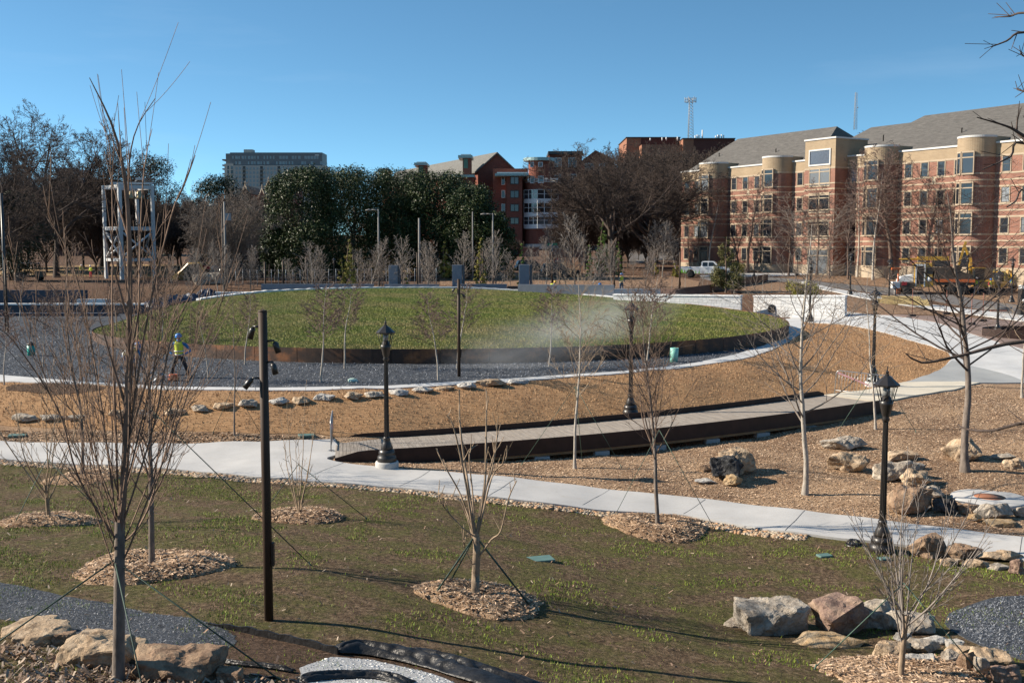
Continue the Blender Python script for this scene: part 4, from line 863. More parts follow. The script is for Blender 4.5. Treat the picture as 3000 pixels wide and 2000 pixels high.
m_ever = leafmat('dark_ever_leaf', [(0, (0.014, 0.026, 0.010)), (.7, (0.03, 0.045, 0.016)), (1, (0.07, 0.065, 0.03))], .45)
def trunkmesh(h, r, mat, stems=3, spread=.25, seed=0):
    rs = random.Random(seed); br = [(np.array([(0, 0, -.2), (0, 0, h * .35), (.05 * h * rs.uniform(-1, 1), 0, h * .7), (0, 0, h)]), np.array([r * 1.3, r, r * .6, r * .2]))]
    for i in range(stems * 3):
        a = rs.uniform(0, 6.28); z = h * rs.uniform(.2, .7); l = h * spread * rs.uniform(.6, 1.2)
        br.append((np.array([(0, 0, z), (l * .5 * math.cos(a), l * .5 * math.sin(a), z + l * .35), (l * .8 * math.cos(a), l * .8 * math.sin(a), z + l * .6), (l * math.cos(a), l * math.sin(a), z + l * .8)]), np.array([r * .5, r * .35, r * .2, r * .08])))
    v, q = tubes_np(br, lambda r: 6); return np_mesh('trunk', v, [q], mat, None, True)
def magnolia(px0, px1, top, Y, seed, label, nleaf=26000, bottom=770, group='broad dark magnolias behind the mound', mat=None, ls=.12, name='magnolia_tree'):
    mat = mat or m_mag; a = (px0 + px1) / 2; q = pt(a, bottom, Y); z = float(H(q.x, Y)); w = (px1 - px0) / S(Y) / 2 * 1.16; h = topz(a, top, Y) - z; zb = max(.6, topz(a, bottom, Y) - z)
    rs = random.Random(seed); blobs = []
    hh = (h - zb)
    for i in range(95):
        t = rs.random() ** .8; zz = zb + hh * t; rad = w * (max(0, 1 - (max(t - .45, 0) / .56) ** 2.6) ** .6 * (.88 + .12 * min(1, t / .25)))
        an = rs.uniform(0, 6.28); rr_ = rad * rs.uniform(.55, .86); br_ = rs.uniform(.14, .30) * w
        blobs.append((rr_ * math.cos(an), rr_ * math.sin(an), min(zz, h - br_ * .9), br_))
    blobs.append((0, 0, zb + hh * .45, w * .7)); blobs.append((0, 0, zb + hh * .68, w * .55)); blobs.append((0, 0, zb + hh * .2, w * .7))
    t = thing(name, label, 'tree', (q.x, Y, z), 0, group)
    linkmesh('trunk', trunkmesh(h * .8, .28, b_gray, 3, .3, seed), t); linkmesh('crown', leafcloud('crown', seed, blobs, int(nleaf * 1.9), ls, mat, .5), t); return t
magnolia(775, 1015, 492, 122, 1, 'large glossy magnolia at the left end of the dark row, sunlit on its left side', 30000, 800)
magnolia(905, 1160, 490, 128, 2, 'magnolia just right of the sunlit end one', 22000, 800)
magnolia(1040, 1290, 494, 130, 3, 'magnolia with a loose spiky top in front of the long brick roof', 20000, 790)
magnolia(1160, 1400, 502, 128, 4, 'magnolia in the middle of the dark row under the gabled brick hall', 22000, 795)
magnolia(1290, 1468, 542, 124, 5, 'lowest magnolia at the right end of the row before the brick tower', 20000, 790)
magnolia(930, 1230, 508, 136, 9, 'deep shaded magnolia mass at the back of the row', 16000, 795)
magnolia(1170, 1420, 528, 137, 10, 'shaded magnolia behind the right end of the row', 20000, 795)
magnolia(1400, 1506, 618, 122, 21, 'low drooping magnolia bough mass at the right end of the row', 9000, 800)
magnolia(770, 850, 660, 121, 6, 'small low magnolia bough mass left of the row', 6000, 800)
magnolia(375, 545, 455, 165, 7, 'dark magnolia behind the white steel tower', 14000, 780, 'dark evergreens at the left')
magnolia(560, 735, 515, 150, 8, 'dark evergreen behind the dome-shaped bare tree', 14000, 790, 'dark evergreens at the left', m_ever)
magnolia(690, 775, 610, 128, 11, 'low black-green evergreen over the parked cars', 8000, 800, 'dark evergreens at the left', m_ever)
magnolia(-40, 140, 560, 118, 12, 'dull olive evergreen behind the far left tree', 9000, 790, 'dark evergreens at the left', m_ever)
def conifer(a, b, tp, wpx, seed, mat, label, name='young_cedar', n_=3800, open_=0.0, group=None):
    p = at(a, b); 
    if 822 < b < 840: p.y = 99; p.x = pt(a, b, 99).x; p.z = float(H(p.x, 99))
    h = topz(a, tp, p.y) - p.z; w = wpx / S(p.y) / 2; rs = random.Random(seed); blobs = []; lv = max(5, int(h / .42))
    for i in range(lv):
        t = (i + .3) / lv; rad = w * (1 - t) ** .8 * (1 if t > .12 else .7); k_ = max(1, int(7 * (1 - t)) + 1)
        for j in range(k_):
            an = rs.uniform(0, 6.28); r_ = rad * rs.uniform(.35, .95); blobs.append((r_ * math.cos(an), r_ * math.sin(an), .12 * h + .86 * h * t + rs.uniform(-.1, .1), max(.12, w * rs.uniform(.22, .36) * (1 - t * .6) * (1 - open_))))
    t = thing(name, label, 'tree', p, 0, group); linkmesh('trunk', trunkmesh(h * .95, .05 + .006 * h, b_brown, 2, .12, seed), t)
    linkmesh('crown', leafcloud('crown', seed, blobs, n_, .075, mat, .2, .3), t); return t
gc = 'young evergreens planted behind the mound'
conifer(1024, 832, 693, 62, 1, m_cedar, 'yellow-green cedar before the first magnolia, left of the first slab', group=gc)
conifer(1000, 834, 750, 40, 2, m_cedar, 'loose low cedar tucked beside a taller yellow-green one', n_=1800, open_=.3, group=gc)
conifer(1191, 834, 794, 22, 3, m_cedar, 'tiny cedar just right of the first slate slab', n_=900, group=gc)
conifer(1302, 822, 702, 54, 4, m_cedar, 'conical yellow-green cedar left of the middle slab', group=gc)
conifer(1407, 832, 690, 54, 5, m_cedar, 'lop-sided loose cedar right of the middle slab', open_=.25, group=gc)
conifer(1528, 832, 702, 28, 6, m_pine, 'narrow green cypress behind the third slab', n_=2000, group=gc)
conifer(1500, 818, 764, 36, 7, m_cedar, 'low rounded cedar left of the third slab', n_=1800, group=gc)
conifer(1764, 818, 640, 58, 8, m_pine, 'tall bright green pine left of the dormitory', 'young_pine', 4500, .2, gc)
conifer(1726, 822, 713, 34, 9, m_pine, 'thin pine left of the tall bright green pine', 'young_pine', 1500, .35, gc)
conifer(1812, 815, 704, 50, 10, m_pine, 'loose pine right of the tall bright green pine', 'young_pine', 2200, .35, gc)
conifer(1917, 808, 766, 30, 11, m_cedar, 'small round cedar in the mulch, left of the pickup', n_=1400, group=gc)
conifer(1979, 814, 767, 34, 12, m_cedar, 'small cedar with bare whips beside the rear of the pickup', n_=1500, open_=.2, group=gc)
conifer(2127, 857, 684, 130, 13, m_cedar if False else leafmat('pine_olive', [(0, (0.06, 0.07, 0.02)), (.6, (0.12, 0.12, 0.035)), (1, (0.22, 0.17, 0.07))]), 'large loose olive pine hiding the front of the white pickup', 'young_pine', 9000, .2)
def shrub(a, b, wpx, hpx, seed, mat, label, n_=3000):
    p = at(a, b); w = wpx / S(p.y) / 2; h = hpx / S(p.y); rs = random.Random(seed)
    blobs = [(w * rs.uniform(-.7, .7), w * rs.uniform(-.5, .5), h * rs.uniform(.2, .65), h * rs.uniform(.22, .38)) for _ in range(14)]
    t = thing('evergreen_shrub', label, 'shrub', p, 0); linkmesh('stems', trunkmesh(h * .6, .04, b_brown, 3, .5, seed), t); linkmesh('foliage', leafcloud('foliage', seed, blobs, n_, .09, mat, .2, .4), t)
shrub(2353, 872, 120, 56, 1, m_cedar, 'low spreading yellow-green juniper above the right stone wall')
shrub(2160, 800, 60, 40, 3, m_cedar, 'reddish green shrub by the dormitory behind the pickup', 900)
shrub(2945, 838, 70, 55, 4, m_cedar, 'olive shrub behind the road workers at right', 1500)
# ------------------------------------------------------------------ dormitory
def brickmat(name, c1, c2, mort=(0.34, 0.29, 0.26), sc_=1.0):
    m, nt, b = newmat(name); MATS[name] = m
    tcn = nt.nodes.new('ShaderNodeTexCoord'); br = nt.nodes.new('ShaderNodeTexBrick'); nt.links.new(tcn.outputs['UV'], br.inputs['Vector'])
    br.inputs['Scale'].default_value = 1; br.inputs['Brick Width'].default_value = .42 * sc_; br.inputs['Row Height'].default_value = .14 * sc_; br.inputs['Mortar Size'].default_value = .012
    br.inputs['Color1'].default_value = (*c1, 1); br.inputs['Color2'].default_value = (*c2, 1); br.inputs['Mortar'].default_value = (*mort, 1)
    v = ramp(nt, [(0.3, (0.78, 0.78, 0.78)), (0.7, (1.0, 1.0, 1.0))], tex(nt, .6, 6, .7)); nt.links.new(mix(nt, 1.0, br.outputs[0], v.outputs[0], 'MULTIPLY'), b.inputs['Base Color'])
    b.inputs['Roughness'].default_value = .9; b.inputs['Specular IOR Level'].default_value = .2; return m
m_red = brickmat('red_brick', (0.36, 0.16, 0.108), (0.27, 0.115, 0.08)); m_buff = brickmat('buff_brick', (0.43, 0.325, 0.215), (0.385, 0.29, 0.19), (0.46, 0.38, 0.28))
m_band = M('cast_stone', (0.44, 0.355, 0.26), .85, .1, 2); m_coping = M('white_coping', (0.62, 0.62, 0.61), .6, .05)
m, nt, b = newmat('window_glass'); MATS['glass'] = m_glass = m
gn = nt.nodes.new('ShaderNodeNewGeometry'); ob = nt.nodes.new('ShaderNodeObjectInfo')
r = ramp(nt, [(0.0, (0.012, 0.014, 0.018)), (0.55, (0.03, 0.035, 0.045)), (0.78, (0.05, 0.058, 0.07)), (1.0, (0.30, 0.33, 0.36))], ob.outputs['Random'])
nt.links.new(r.outputs[0], b.inputs['Base Color']); b.inputs['Roughness'].default_value = .08; b.inputs['Specular IOR Level'].default_value = .8
m_glassd = M('dark_glass', (0.02, 0.024, 0.03), .1, .2); m_frame = M('dark_window_frame', (0.045, 0.042, 0.04), .5)
m, nt, b = newmat('roof_shingle'); MATS['shingle'] = m_shin = m
r = ramp(nt, [(0.3, (0.065, 0.06, 0.055)), (0.5, (0.115, 0.107, 0.098)), (0.7, (0.175, 0.163, 0.148))], tex(nt, 2.2, 6, .75, stretch=(.5, .5, 4)))
nt.links.new(r.outputs[0], b.inputs['Base Color']); b.inputs['Roughness'].default_value = .95; bump(nt, b, tex(nt, 5, 4, .7, stretch=(.5, .5, 5)), .6, .05)
def buv(o):
    me = o.data
    add_uv(me, lambda c, n: np.column_stack([np.where(abs(n[:, 0]) > abs(n[:, 1]), c[:, 1], c[:, 0]), c[:, 2]])); return o
B0 = Vector((25.6, 161.0)); BA = math.atan2(-.861, .509); UD = Vector((math.cos(BA), math.sin(BA)))
def t_at(px, w=0.0):
    """distance along the facade that shows at photo column px, at setback w behind the wall plane"""
    k = (px - 1500) / F; nin = Vector((-UD.y, UD.x)); ox = B0.x + nin.x * w; oy = B0.y + nin.y * w
    return (k * oy - ox) / (UD.x - k * UD.y)
def z_at(px, py, w=0.0):
    t = t_at(px, w); nin = Vector((-UD.y, UD.x)); Y = B0.y + UD.y * t + nin.y * w; return topz(px, py, Y)
ZG = CZ - 3.9; ZT = CZ + 11.35                    # ground line / parapet top
dorm = thing('dormitory', 'long four-storey red brick dormitory with buff top, round bays and gray shingle roof at right', 'building', (B0.x, B0.y, 0), BA)
# local frame: x along the facade (towards the right/near end), y = inwards (away from the camera)
TE = t_at(3000) + 14
FL = 3.28; Z0 = CZ - 2.25                            # first floor level
bays = [(2067, 2132), (2248, 2319), (2543, 2628), (2810.5, 2910.5)]
bt = []
for a, b_ in bays:
    ta, tb = t_at(a), t_at(b_); bt.append(((ta + tb) / 2 - .35, (tb - ta) * .5))
tw0, tw1 = t_at(2349, -2.2), t_at(2437, -2.2)
def bx(mb, x0, x1, y0, y1, z0, z1, m):
    mb.add([(x, y, z) for x in (x0, x1) for y in (y0, y1) for z in (z0, z1)], [(0, 1, 3, 2), (4, 6, 7, 5), (0, 4, 5, 1), (2, 3, 7, 6), (0, 2, 6, 4), (1, 5, 7, 3)], m)
e = MB(); bx(e, 0, TE, 0, 17, ZG - 2, CZ - 2.2, m_band)
bx(e, .002, TE - .002, .004, 16.99, CZ - 2.197, CZ + 9.75, m_red); bx(e, 0, TE, 0, 17, CZ + 9.7503, ZT - .15, m_buff); buv(e.build('wall', dorm))
e = MB(); bx(e, -.12, TE + .1, -.12, .5, ZT - .147, ZT + .05, m_coping); bx(e, -.12, .35, .503, 17, ZT - .147, ZT + .05, m_coping); e.build('parapet_coping', dorm)
bandz = []
for f_ in range(4):
    zb = Z0 + f_ * FL; bandz += [zb - .3, zb + .40, zb + 2.30] if f_ else [zb + 2.30]
e = MB()
for z in bandz: bx(e, -.02, TE, -.035, .1, z - .09, z + .09, m_band)
for f_ in range(1, 4):
    for t in np.arange(6.5, TE, 7.6): bx(e, t, t + .5, -.03, .1, Z0 + f_ * FL - .30, Z0 + f_ * FL + .40, m_band)
e.build('stone_band', dorm)
def window(x, z, w, h, par, y=-.0, rot=None, mull=1, tr=0, panes=1, name='window'):
    e = MB(); f_ = .07
    # stone surround and dark sash
    bx(e, -w / 2 - .085, w / 2 + .085, -.06, .10, -.16, -.003, m_band); bx(e, -w / 2 - .085, w / 2 + .085, -.06, .10, h + .003, h + .16, m_band)
    bx(e, -w / 2 - .085, -w / 2 - .002, -.06, .1, 0, h, m_band); bx(e, w / 2 + .002, w / 2 + .085, -.06, .1, 0, h, m_band)
    bx(e, -w / 2, -w / 2 + f_, -.03, .04, 0, h, m_frame); bx(e, w / 2 - f_, w / 2, -.03, .04, 0, h, m_frame); bx(e, -w / 2 + f_, w / 2 - f_, -.03, .04, h - f_, h, m_frame); bx(e, -w / 2 + f_, w / 2 - f_, -.03, .04, 0, f_, m_frame)
    if mull: bx(e, -w / 2 + f_, w / 2 - f_, -.028, .04, h * .5 - .03, h * .5 + .03, m_frame)
    if tr: bx(e, -w / 2 - .0, w / 2, -.05, .05, h * .74, h * .74 + .12, m_band)
    for k in range(1, panes): bx(e, -w / 2 + w * k / panes - .08, -w / 2 + w * k / panes + .08, -.052, .05, 0, h, m_band)
    o = e.build(name, par); o.location = (x, y, z)
    if rot is not None: o.rotation_euler = (0, 0, rot)
    g = MB(); g.add([(-w / 2, -.015, 0), (w / 2, -.015, 0), (w / 2, -.015, h), (-w / 2, -.015, h)], [(0, 1, 2, 3)], m_glass); g.build('pane', o)
    return o
# plain windows: photo columns of the single sashes
cols = [2009, 2038, 2145, 2178, 2212, 2336.5, 2493, 2533, 2650, 2697, 2745, 2795, 2934, 2995, 3060, 3110]
for c in cols:
    t = t_at(c)
    for f_ in range(4): window(t, Z0 + f_ * FL + .55, .95, 1.62, dorm)
for i, (tc_, rr_) in enumerate(bt + [(TE - 5, 2.4)]):
    rr_ = max(rr_, 2.0); e = MB(); K = 28; vs = []; fs = []; lv = [ZG - 2, CZ - 2.2, CZ + 9.75, CZ + 12.0]; mm = [m_band, m_red, m_buff]
    for s_ in range(3):
        vs = []; fs = []
        for k in range(K + 1):
            a = PI + PI * k / K; x, y = tc_ + rr_ * math.cos(a), 1.2 * rr_ * math.sin(a) * .9
            vs += [(x, y, lv[s_] + .002 * s_), (x, y, lv[s_ + 1])]
        for k in range(K): fs.append((2 * k, 2 * k + 2, 2 * k + 3, 2 * k + 1))
        e.add(vs, fs, mm[s_], False)
    vs = [(tc_ + rr_ * math.cos(PI + PI * k / K), 1.08 * rr_ * math.sin(PI + PI * k / K), CZ + 12.0) for k in range(K + 1)] + [(tc_ + rr_, 3.2, CZ + 12.0), (tc_ - rr_, 3.2, CZ + 12.0)]
    e.add(vs, [tuple(range(K + 3))], m_shin); e.add([(tc_ + rr_, 0, ZT - 1), (tc_ + rr_, 3.2, ZT - 1), (tc_ + rr_, 3.2, CZ + 12.0), (tc_ + rr_, 0, CZ + 12.0)], [(0, 1, 2, 3)], m_buff); e.add([(tc_ - rr_, 0, ZT - 1), (tc_ - rr_, 3.2, ZT - 1), (tc_ - rr_, 3.2, CZ + 12.0), (tc_ - rr_, 0, CZ + 12.0)], [(3, 2, 1, 0)], m_buff)
    me = e.mesh('round_bay')
    o = linkmesh('round_bay', me, dorm)
    add_uv(me, lambda c, n: np.column_stack([np.arctan2(c[:, 1], c[:, 0] - tc_) * rr_, c[:, 2]]))
    for z, hh, mt, pr in [(CZ + 11.98, .11, m_coping, .05)] + [(z, .09, m_band, .03) for z in bandz]:
        e = MB()
        vs = []; fs = []
        for k in range(K + 1):
            a = PI + PI * k / K
            for q in (0, 1):
                for zz in (z - hh, z + hh): vs.append((tc_ + (rr_ + pr * q) * math.cos(a), 1.08 * (rr_ + pr * q) * math.sin(a), zz))
        for k in range(K): o4 = 4 * k; fs += [(o4 + 2, o4 + 6, o4 + 7, o4 + 3), (o4 + 1, o4 + 3, o4 + 7, o4 + 5), (o4, o4 + 4, o4 + 6, o4 + 2)]
        e.add(vs, fs, mt).build('bay_band', dorm)
    for f_ in range(4):
        for da, w, nm in ((R(-22), .55, 'window'), (R(10), 1.25, 'window')):
            a = PI * 1.5 + da; x = tc_ + (rr_ + .05) * math.cos(a); y = 1.08 * (rr_ + .05) * math.sin(a)
            window(x, Z0 + f_ * FL + (.45 if f_ else .1), w, 2.2, dorm, y, math.atan2(math.sin(a) * 1.0, math.cos(a)) + PI / 2, 0, 1)
# tower
tz = z_at(2437, 401, -2.2); e = MB(); bx(e, tw0, tw1, -2.2, 3.5, ZG - 2, CZ - 2.2, m_band); bx(e, tw0 + .003, tw1 - .003, -2.197, 3.5, CZ - 2.197, CZ + 9.75, m_red); bx(e, tw0, tw1, -2.2, 3.5, CZ + 9.7503, tz - .15, m_buff); buv(e.build('stair_tower', dorm))
e = MB(); bx(e, tw0 - .12, tw1 + .12, -2.32, 3.6, tz - .147, tz + .05, m_coping); e.build('tower_coping', dorm); e = MB()
for z in bandz: bx(e, tw0 - .03, tw1 + .03, -2.235, .0, z - .09, z + .09, m_band)
e.build('tower_band', dorm)
tm_ = (tw0 + tw1) / 2
for f_ in range(1, 4): window(tm_, Z0 + f_ * FL + .15, 3.3, 2.25, dorm, -2.2, None, 0, 1, 2)
window(tm_, ZG + .6, 3.3, 3.0, dorm, -2.2, None, 0, 1, 2, 'entrance_door')
e = MB(); ww = 3.6; zz = CZ + 10.35
for (x0, x1, z0, z1) in [(-ww / 2, ww / 2, -.12, .06), (-ww / 2, ww / 2, 1.75, 1.93), (-ww / 2, -ww / 2 + .16, .06, 1.75), (ww / 2 - .16, ww / 2, .06, 1.75)]: bx(e, x0, x1, -.12, .05, z0, z1, m_coping)
o = e.build('top_window', dorm); o.location = (tm_, -2.2, zz); g = MB(); g.add([(-ww / 2, -.03, 0), (ww / 2, -.03, 0), (ww / 2, -.03, 1.8), (-ww / 2, -.03, 1.8)], [(0, 1, 2, 3)], M('grey_blue_glass', (0.10, 0.115, 0.15), .12, .2)); g.build('pane', o)
# hipped roofs
def hip(name, x0, x1, ew, rw, ze, zr, l0, l1, back=18.0, mat=None):
    """eaves at y=ew and y=back, ridge at y=rw; l0/l1 hip lengths"""
    e = MB(); v = [(x0, ew, ze), (x1, ew, ze), (x1, back, ze), (x0, back, ze), (x0 + l0, rw, zr), (x1 - l1, rw, zr)]
    e.add(v, [(0, 1, 5, 4), (1, 2, 5), (2, 3, 4, 5), (3, 0, 4)], mat or m_shin)
    v2 = [(x, y, z - .25) for x, y, z in v[:4]]; e.add(v[:4] + v2, [(0, 4, 5, 1), (1, 5, 6, 2), (2, 6, 7, 3), (3, 7, 4, 0), (4, 7, 6, 5)], m_frame)
    return e.build(name, dorm)
rw = 9.0; xr1 = t_at(2439, rw); zr1 = z_at(2439, 371, rw); xr0 = t_at(2153, rw); zr0 = z_at(2153, 407, rw)
hip('roof', -.6, xr1 + 4.2, .5, rw, ZT - .35, (zr1 + zr0) / 2 , xr0 + .6, 4.2)
xs0 = xr1 + 2.0; xs1 = t_at(2671, rw + 1); za = z_at(2671, 357, rw + 1)
hip('roof', xs0, xs1 + 6, .52, rw + 1, ZT - .4, za, 3.0, 3.5, 19)
rw3 = rw + 2.5; xt0 = t_at(2691, rw3); zb_ = z_at(2691, 339, rw3)
hip('roof', xt0 - 4.5, TE + 1, .54, rw3, ZT - .38, zb_, 4.5, 5, 22)
for a, b_, w in [(2100, 452, 4.5), (2264, 440, 4.0), (2574, 400, 4), (2800, 380, 5)]:
    t = t_at(a, w); z = z_at(a, b_, w); MB().lathe([(.07, -.6), (.07, .1), (.11, .11), (.11, .2)], m_frame, 8, (t, w, z)).build('roof_vent', dorm)

# ------------------------------------------------------------------ gabled brick hall
m_red2 = brickmat('hall_brick', (0.27, 0.082, 0.055), (0.21, 0.065, 0.045), (0.25, 0.15, 0.12)); m_teal = M('teal_metal_roof', (0.30, 0.42, 0.42), .45, .1, 2, metal=.3)
m_white = M('white_paint', (0.72, 0.73, 0.73), .55, .06); m_grayroof = M('gray_slate_roof', (0.15, 0.147, 0.135), .9, .2, 1.5)
def bbox_px(mb, px0, px1, py0, py1, Y, dep, m, y0=None):
    """block whose front face fills a photo rectangle at depth Y, dep deep"""
    a = pt(px0, py0, Y); b_ = pt(px1, py0, Y); c = pt(px0, py1, Y); bx(mb, a.x - OX, b_.x - OX, Y - OY, Y + dep - OY, c.z, a.z, m)
def grid_windows(par, cols_, rows, Y, mat=None, name='window', fr=None):
    for (x0, x1) in cols_:
        for (y0, y1) in rows:
            a = pt(x0, y0, Y - .12); b_ = pt(x1, y1, Y - .12); w = b_.x - a.x; h = a.z - b_.z; e = MB(); f_ = min(.14, w * .12)
            bx(e, 0, w, 0, .1, 0, f_, fr or m_white); bx(e, 0, w, 0, .1, h - f_, h, fr or m_white); bx(e, 0, f_, 0, .1, f_, h - f_, fr or m_white); bx(e, w - f_, w, 0, .1, f_, h - f_, fr or m_white)
            if w > 1.3: bx(e, w / 2 - f_ / 2, w / 2 + f_ / 2, .002, .1, f_, h - f_, fr or m_white)
            o = e.build(name, par); o.location = (a.x - OX, Y - .12 - OY, b_.z)
            g = MB(); g.add([(0, .05, 0), (w, .05, 0), (w, .05, h), (0, .05, h)], [(0, 1, 2, 3)], mat or m_glass); g.build('pane', o)
YH = 250.0; OX = pt(1457, 600, YH).x; OY = YH
hall = thing('gabled_hall', 'red brick hall with long gray pitched roof and teal-capped chimneys above the magnolias', 'building', (OX, OY, 0))
zg = CZ - 8
def P2(a, b_, Y): q = pt(a, b_, Y); return (q.x - OX, q.y - OY, q.z)
apx, le, re_ = P2(1457, 448, YH), P2(1400, 499, YH), P2(1511, 493, YH)
e = MB(); far_ = P2(1120, 500, YH + 62); apf = (P2(1180, 488, YH + 62)); dxv = far_[0] - le[0]
lf = (le[0] + dxv * 1.0, 62, le[2]); af = (apx[0] + dxv * 1.0, 62, apx[2]); rf = (re_[0] + dxv, 62, le[2])
e.add([(le[0], 0, zg), (re_[0], 0, zg), (re_[0], 0, le[2]), apx, (le[0], 0, le[2])], [(0, 1, 2, 3, 4)], m_red2)
e.add([(le[0], 0, zg), (le[0], 0, le[2]), lf, (lf[0], 62, zg)], [(0, 1, 2, 3)], m_red2)
e.add([(re_[0], 0, zg), (rf[0], 62, zg), rf, (re_[0], 0, le[2])], [(0, 1, 2, 3)], m_red2); buv(e.build('wall', hall))
e = MB(); sl = .35
for A, Bq, C, D in [((le[0] - .5, -.5, le[2] - .3), (apx[0], -.5, apx[2] + .15), (af[0], 62, af[2] + .15), (lf[0] - .5, 62, lf[2] - .3)), ((re_[0] + .5, -.5, le[2] - .3), (rf[0] + .5, 62, rf[2] - .3), (af[0], 62, af[2] + .15), (apx[0], -.5, apx[2] + .15))]:
    vs = [A, Bq, C, D]; vs += [(x, y, z - sl) for x, y, z in vs]; e.add(vs, [(0, 1, 2, 3), (7, 6, 5, 4), (0, 4, 5, 1), (1, 5, 6, 2), (2, 6, 7, 3), (3, 7, 4, 0)], m_grayroof)
e.build('roof', hall)
for (x0, x1, yt, Y, y1) in [(1345, 1380, 454, 243, 512), (1216, 1248, 476, 262, 520), (1109, 1138, 495, 284, 530)]:
    e = MB(); a = pt(x0, yt, Y); b_ = pt(x1, yt, Y); c = pt(x0, y1 + 20, Y); w = b_.x - a.x
    bx(e, a.x - OX + .8, b_.x - OX - .1, Y - OY, Y - OY + 7, c.z, a.z - .4, m_red2); buv(e.build('chimney', hall))
    e = MB(); bx(e, a.x - OX - .2, b_.x - OX + .3, Y - OY - .6, Y - OY + 7.6, a.z - .7, a.z - .1, m_teal); bx(e, a.x - OX - .2 + .6, b_.x - OX, Y - OY - .2, Y - OY + 7, a.z - .098, a.z + .15, m_white); e.build('chimney_cap', hall)
    e = MB(); bx(e, a.x - OX + 1.0, a.x - OX + 2.0, Y - OY - .06, Y - OY, a.z - 3.0, a.z - .9, M('green_louvre', (0.08, 0.17, 0.13), .6)); e.build('louvre', hall)
e = MB(); bbox_px(e, 1312, 1388, 518, 640, 238, 10, m_red2); buv(e.build('side_block', hall)); e = MB(); bbox_px(e, 1300, 1390, 512, 519, 237, 12, m_teal); e.build('canopy_roof', hall)
grid_windows(hall, [(1323, 1329)], [(528, 545)], 238)
OX = pt(1500, 600, 236).x; OY = 236
blk = thing('brick_block', 'flat-roofed red brick block with projecting bay windows and a teal canopy', 'building', (OX, OY, 0))
e = MB(); bbox_px(e, 1444, 1547, 494, 860, 240, 12, m_red2); bbox_px(e, 1484, 1530, 515, 860, 236, 3.99, m_red2); buv(e.build('wall', blk))
e = MB(); bbox_px(e, 1450, 1549, 508, 515, 234, 8, m_teal); bbox_px(e, 1456, 1545, 504.5, 508, 234.5, 7, m_white); e.build('canopy_roof', blk)
grid_windows(blk, [(1469, 1480)], [(519, 542), (557, 580), (597, 620), (637, 656)], 240); grid_windows(blk, [(1495, 1520)], [(517, 540), (558, 580), (598, 620), (637, 657)], 236, fr=m_frame)
OX = pt(1590, 600, 238).x; OY = 238
twr = thing('round_tower', 'round red brick tower with disc-shaped teal roof, balcony and tall glazed strips', 'building', (OX, OY, 0))
def drum(px0, px1, py0, py1, Y, m, name, n=28, m2=None):
    a = pt(px0, py0, Y); b_ = pt(px1, py0, Y); c = pt(px0, py1, Y); r = (b_.x - a.x) / 2; e = MB(); e.lathe([(r, c.z), (r, a.z)], m, n, ((a.x + b_.x) / 2 - OX, Y - OY, 0), False); o = e.build(name, twr)
    add_uv(o.data, lambda cc, n_: np.column_stack([np.arctan2(cc[:, 1], cc[:, 0] - ((a.x + b_.x) / 2 - OX)) * r, cc[:, 2]])); return (a.x + b_.x) / 2, r
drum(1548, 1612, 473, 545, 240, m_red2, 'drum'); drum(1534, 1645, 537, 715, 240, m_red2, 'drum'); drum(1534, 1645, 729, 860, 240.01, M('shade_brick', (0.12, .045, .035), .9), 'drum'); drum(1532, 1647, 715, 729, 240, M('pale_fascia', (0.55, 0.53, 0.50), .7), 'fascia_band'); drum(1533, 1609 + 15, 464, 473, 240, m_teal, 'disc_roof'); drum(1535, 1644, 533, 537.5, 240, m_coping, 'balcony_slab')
cxw, rw_ = pt(1589.5, 600, 240).x, (pt(1645, 600, 240).x - pt(1534, 600, 240).x) / 2
e = MB(); 
for zz in (topz(1590, 531, 240), topz(1590, 527, 240)): e.tube([(cxw - OX + rw_ * math.cos(a), 2 + rw_ * math.sin(a), zz) for a in np.linspace(0, 2 * PI, 30)], .09, m_white, 4)
e.build('balcony_rail', twr)
for da, w in ((R(-38), 2.0), (R(14), 2.4)):
    for (y0, y1) in ((555, 582), (594, 622), (634, 657)):
        a = PI * 1.5 + da; z1, z0 = topz(1590, y0, 236), topz(1590, y1, 236); e = MB(); h = z1 - z0
        for k in range(4): bx(e, -w + 2 * w * k / 3 - .07 - (0 if k else -.07), -w + 2 * w * k / 3 + .07 - (.07 if k == 3 else 0), -.1, .05, 0, h, m_white)
        bx(e, -w, w, -.098, .05, h - .1, h, m_white); bx(e, -w, w, -.097, .05, h * .5 - .05, h * .5 + .05, m_white); bx(e, -w, w, -.1, .05, -.95, 0, m_white)
        o = e.build('window', twr); o.location = (cxw - OX + rw_ * math.cos(a) * 1.0, 2 + rw_ * math.sin(a) * 1.0, z0); o.rotation_euler = (0, 0, a + PI / 2)
        g = MB(); g.add([(-w, -.04, 0), (w, -.04, 0), (w, -.04, h), (-w, -.04, h)], [(0, 1, 2, 3)], m_glass); g.build('pane', o)
for (x0, x1, y0, y1) in ((1553, 1564, 475, 490), (1577, 1590, 475, 489), (1553, 1566, 516, 537), (1576, 1593, 515, 537)):
    Y = 240 - 5.0 * .9; grid_windows(twr, [(x0, x1)], [(y0, y1)], Y)
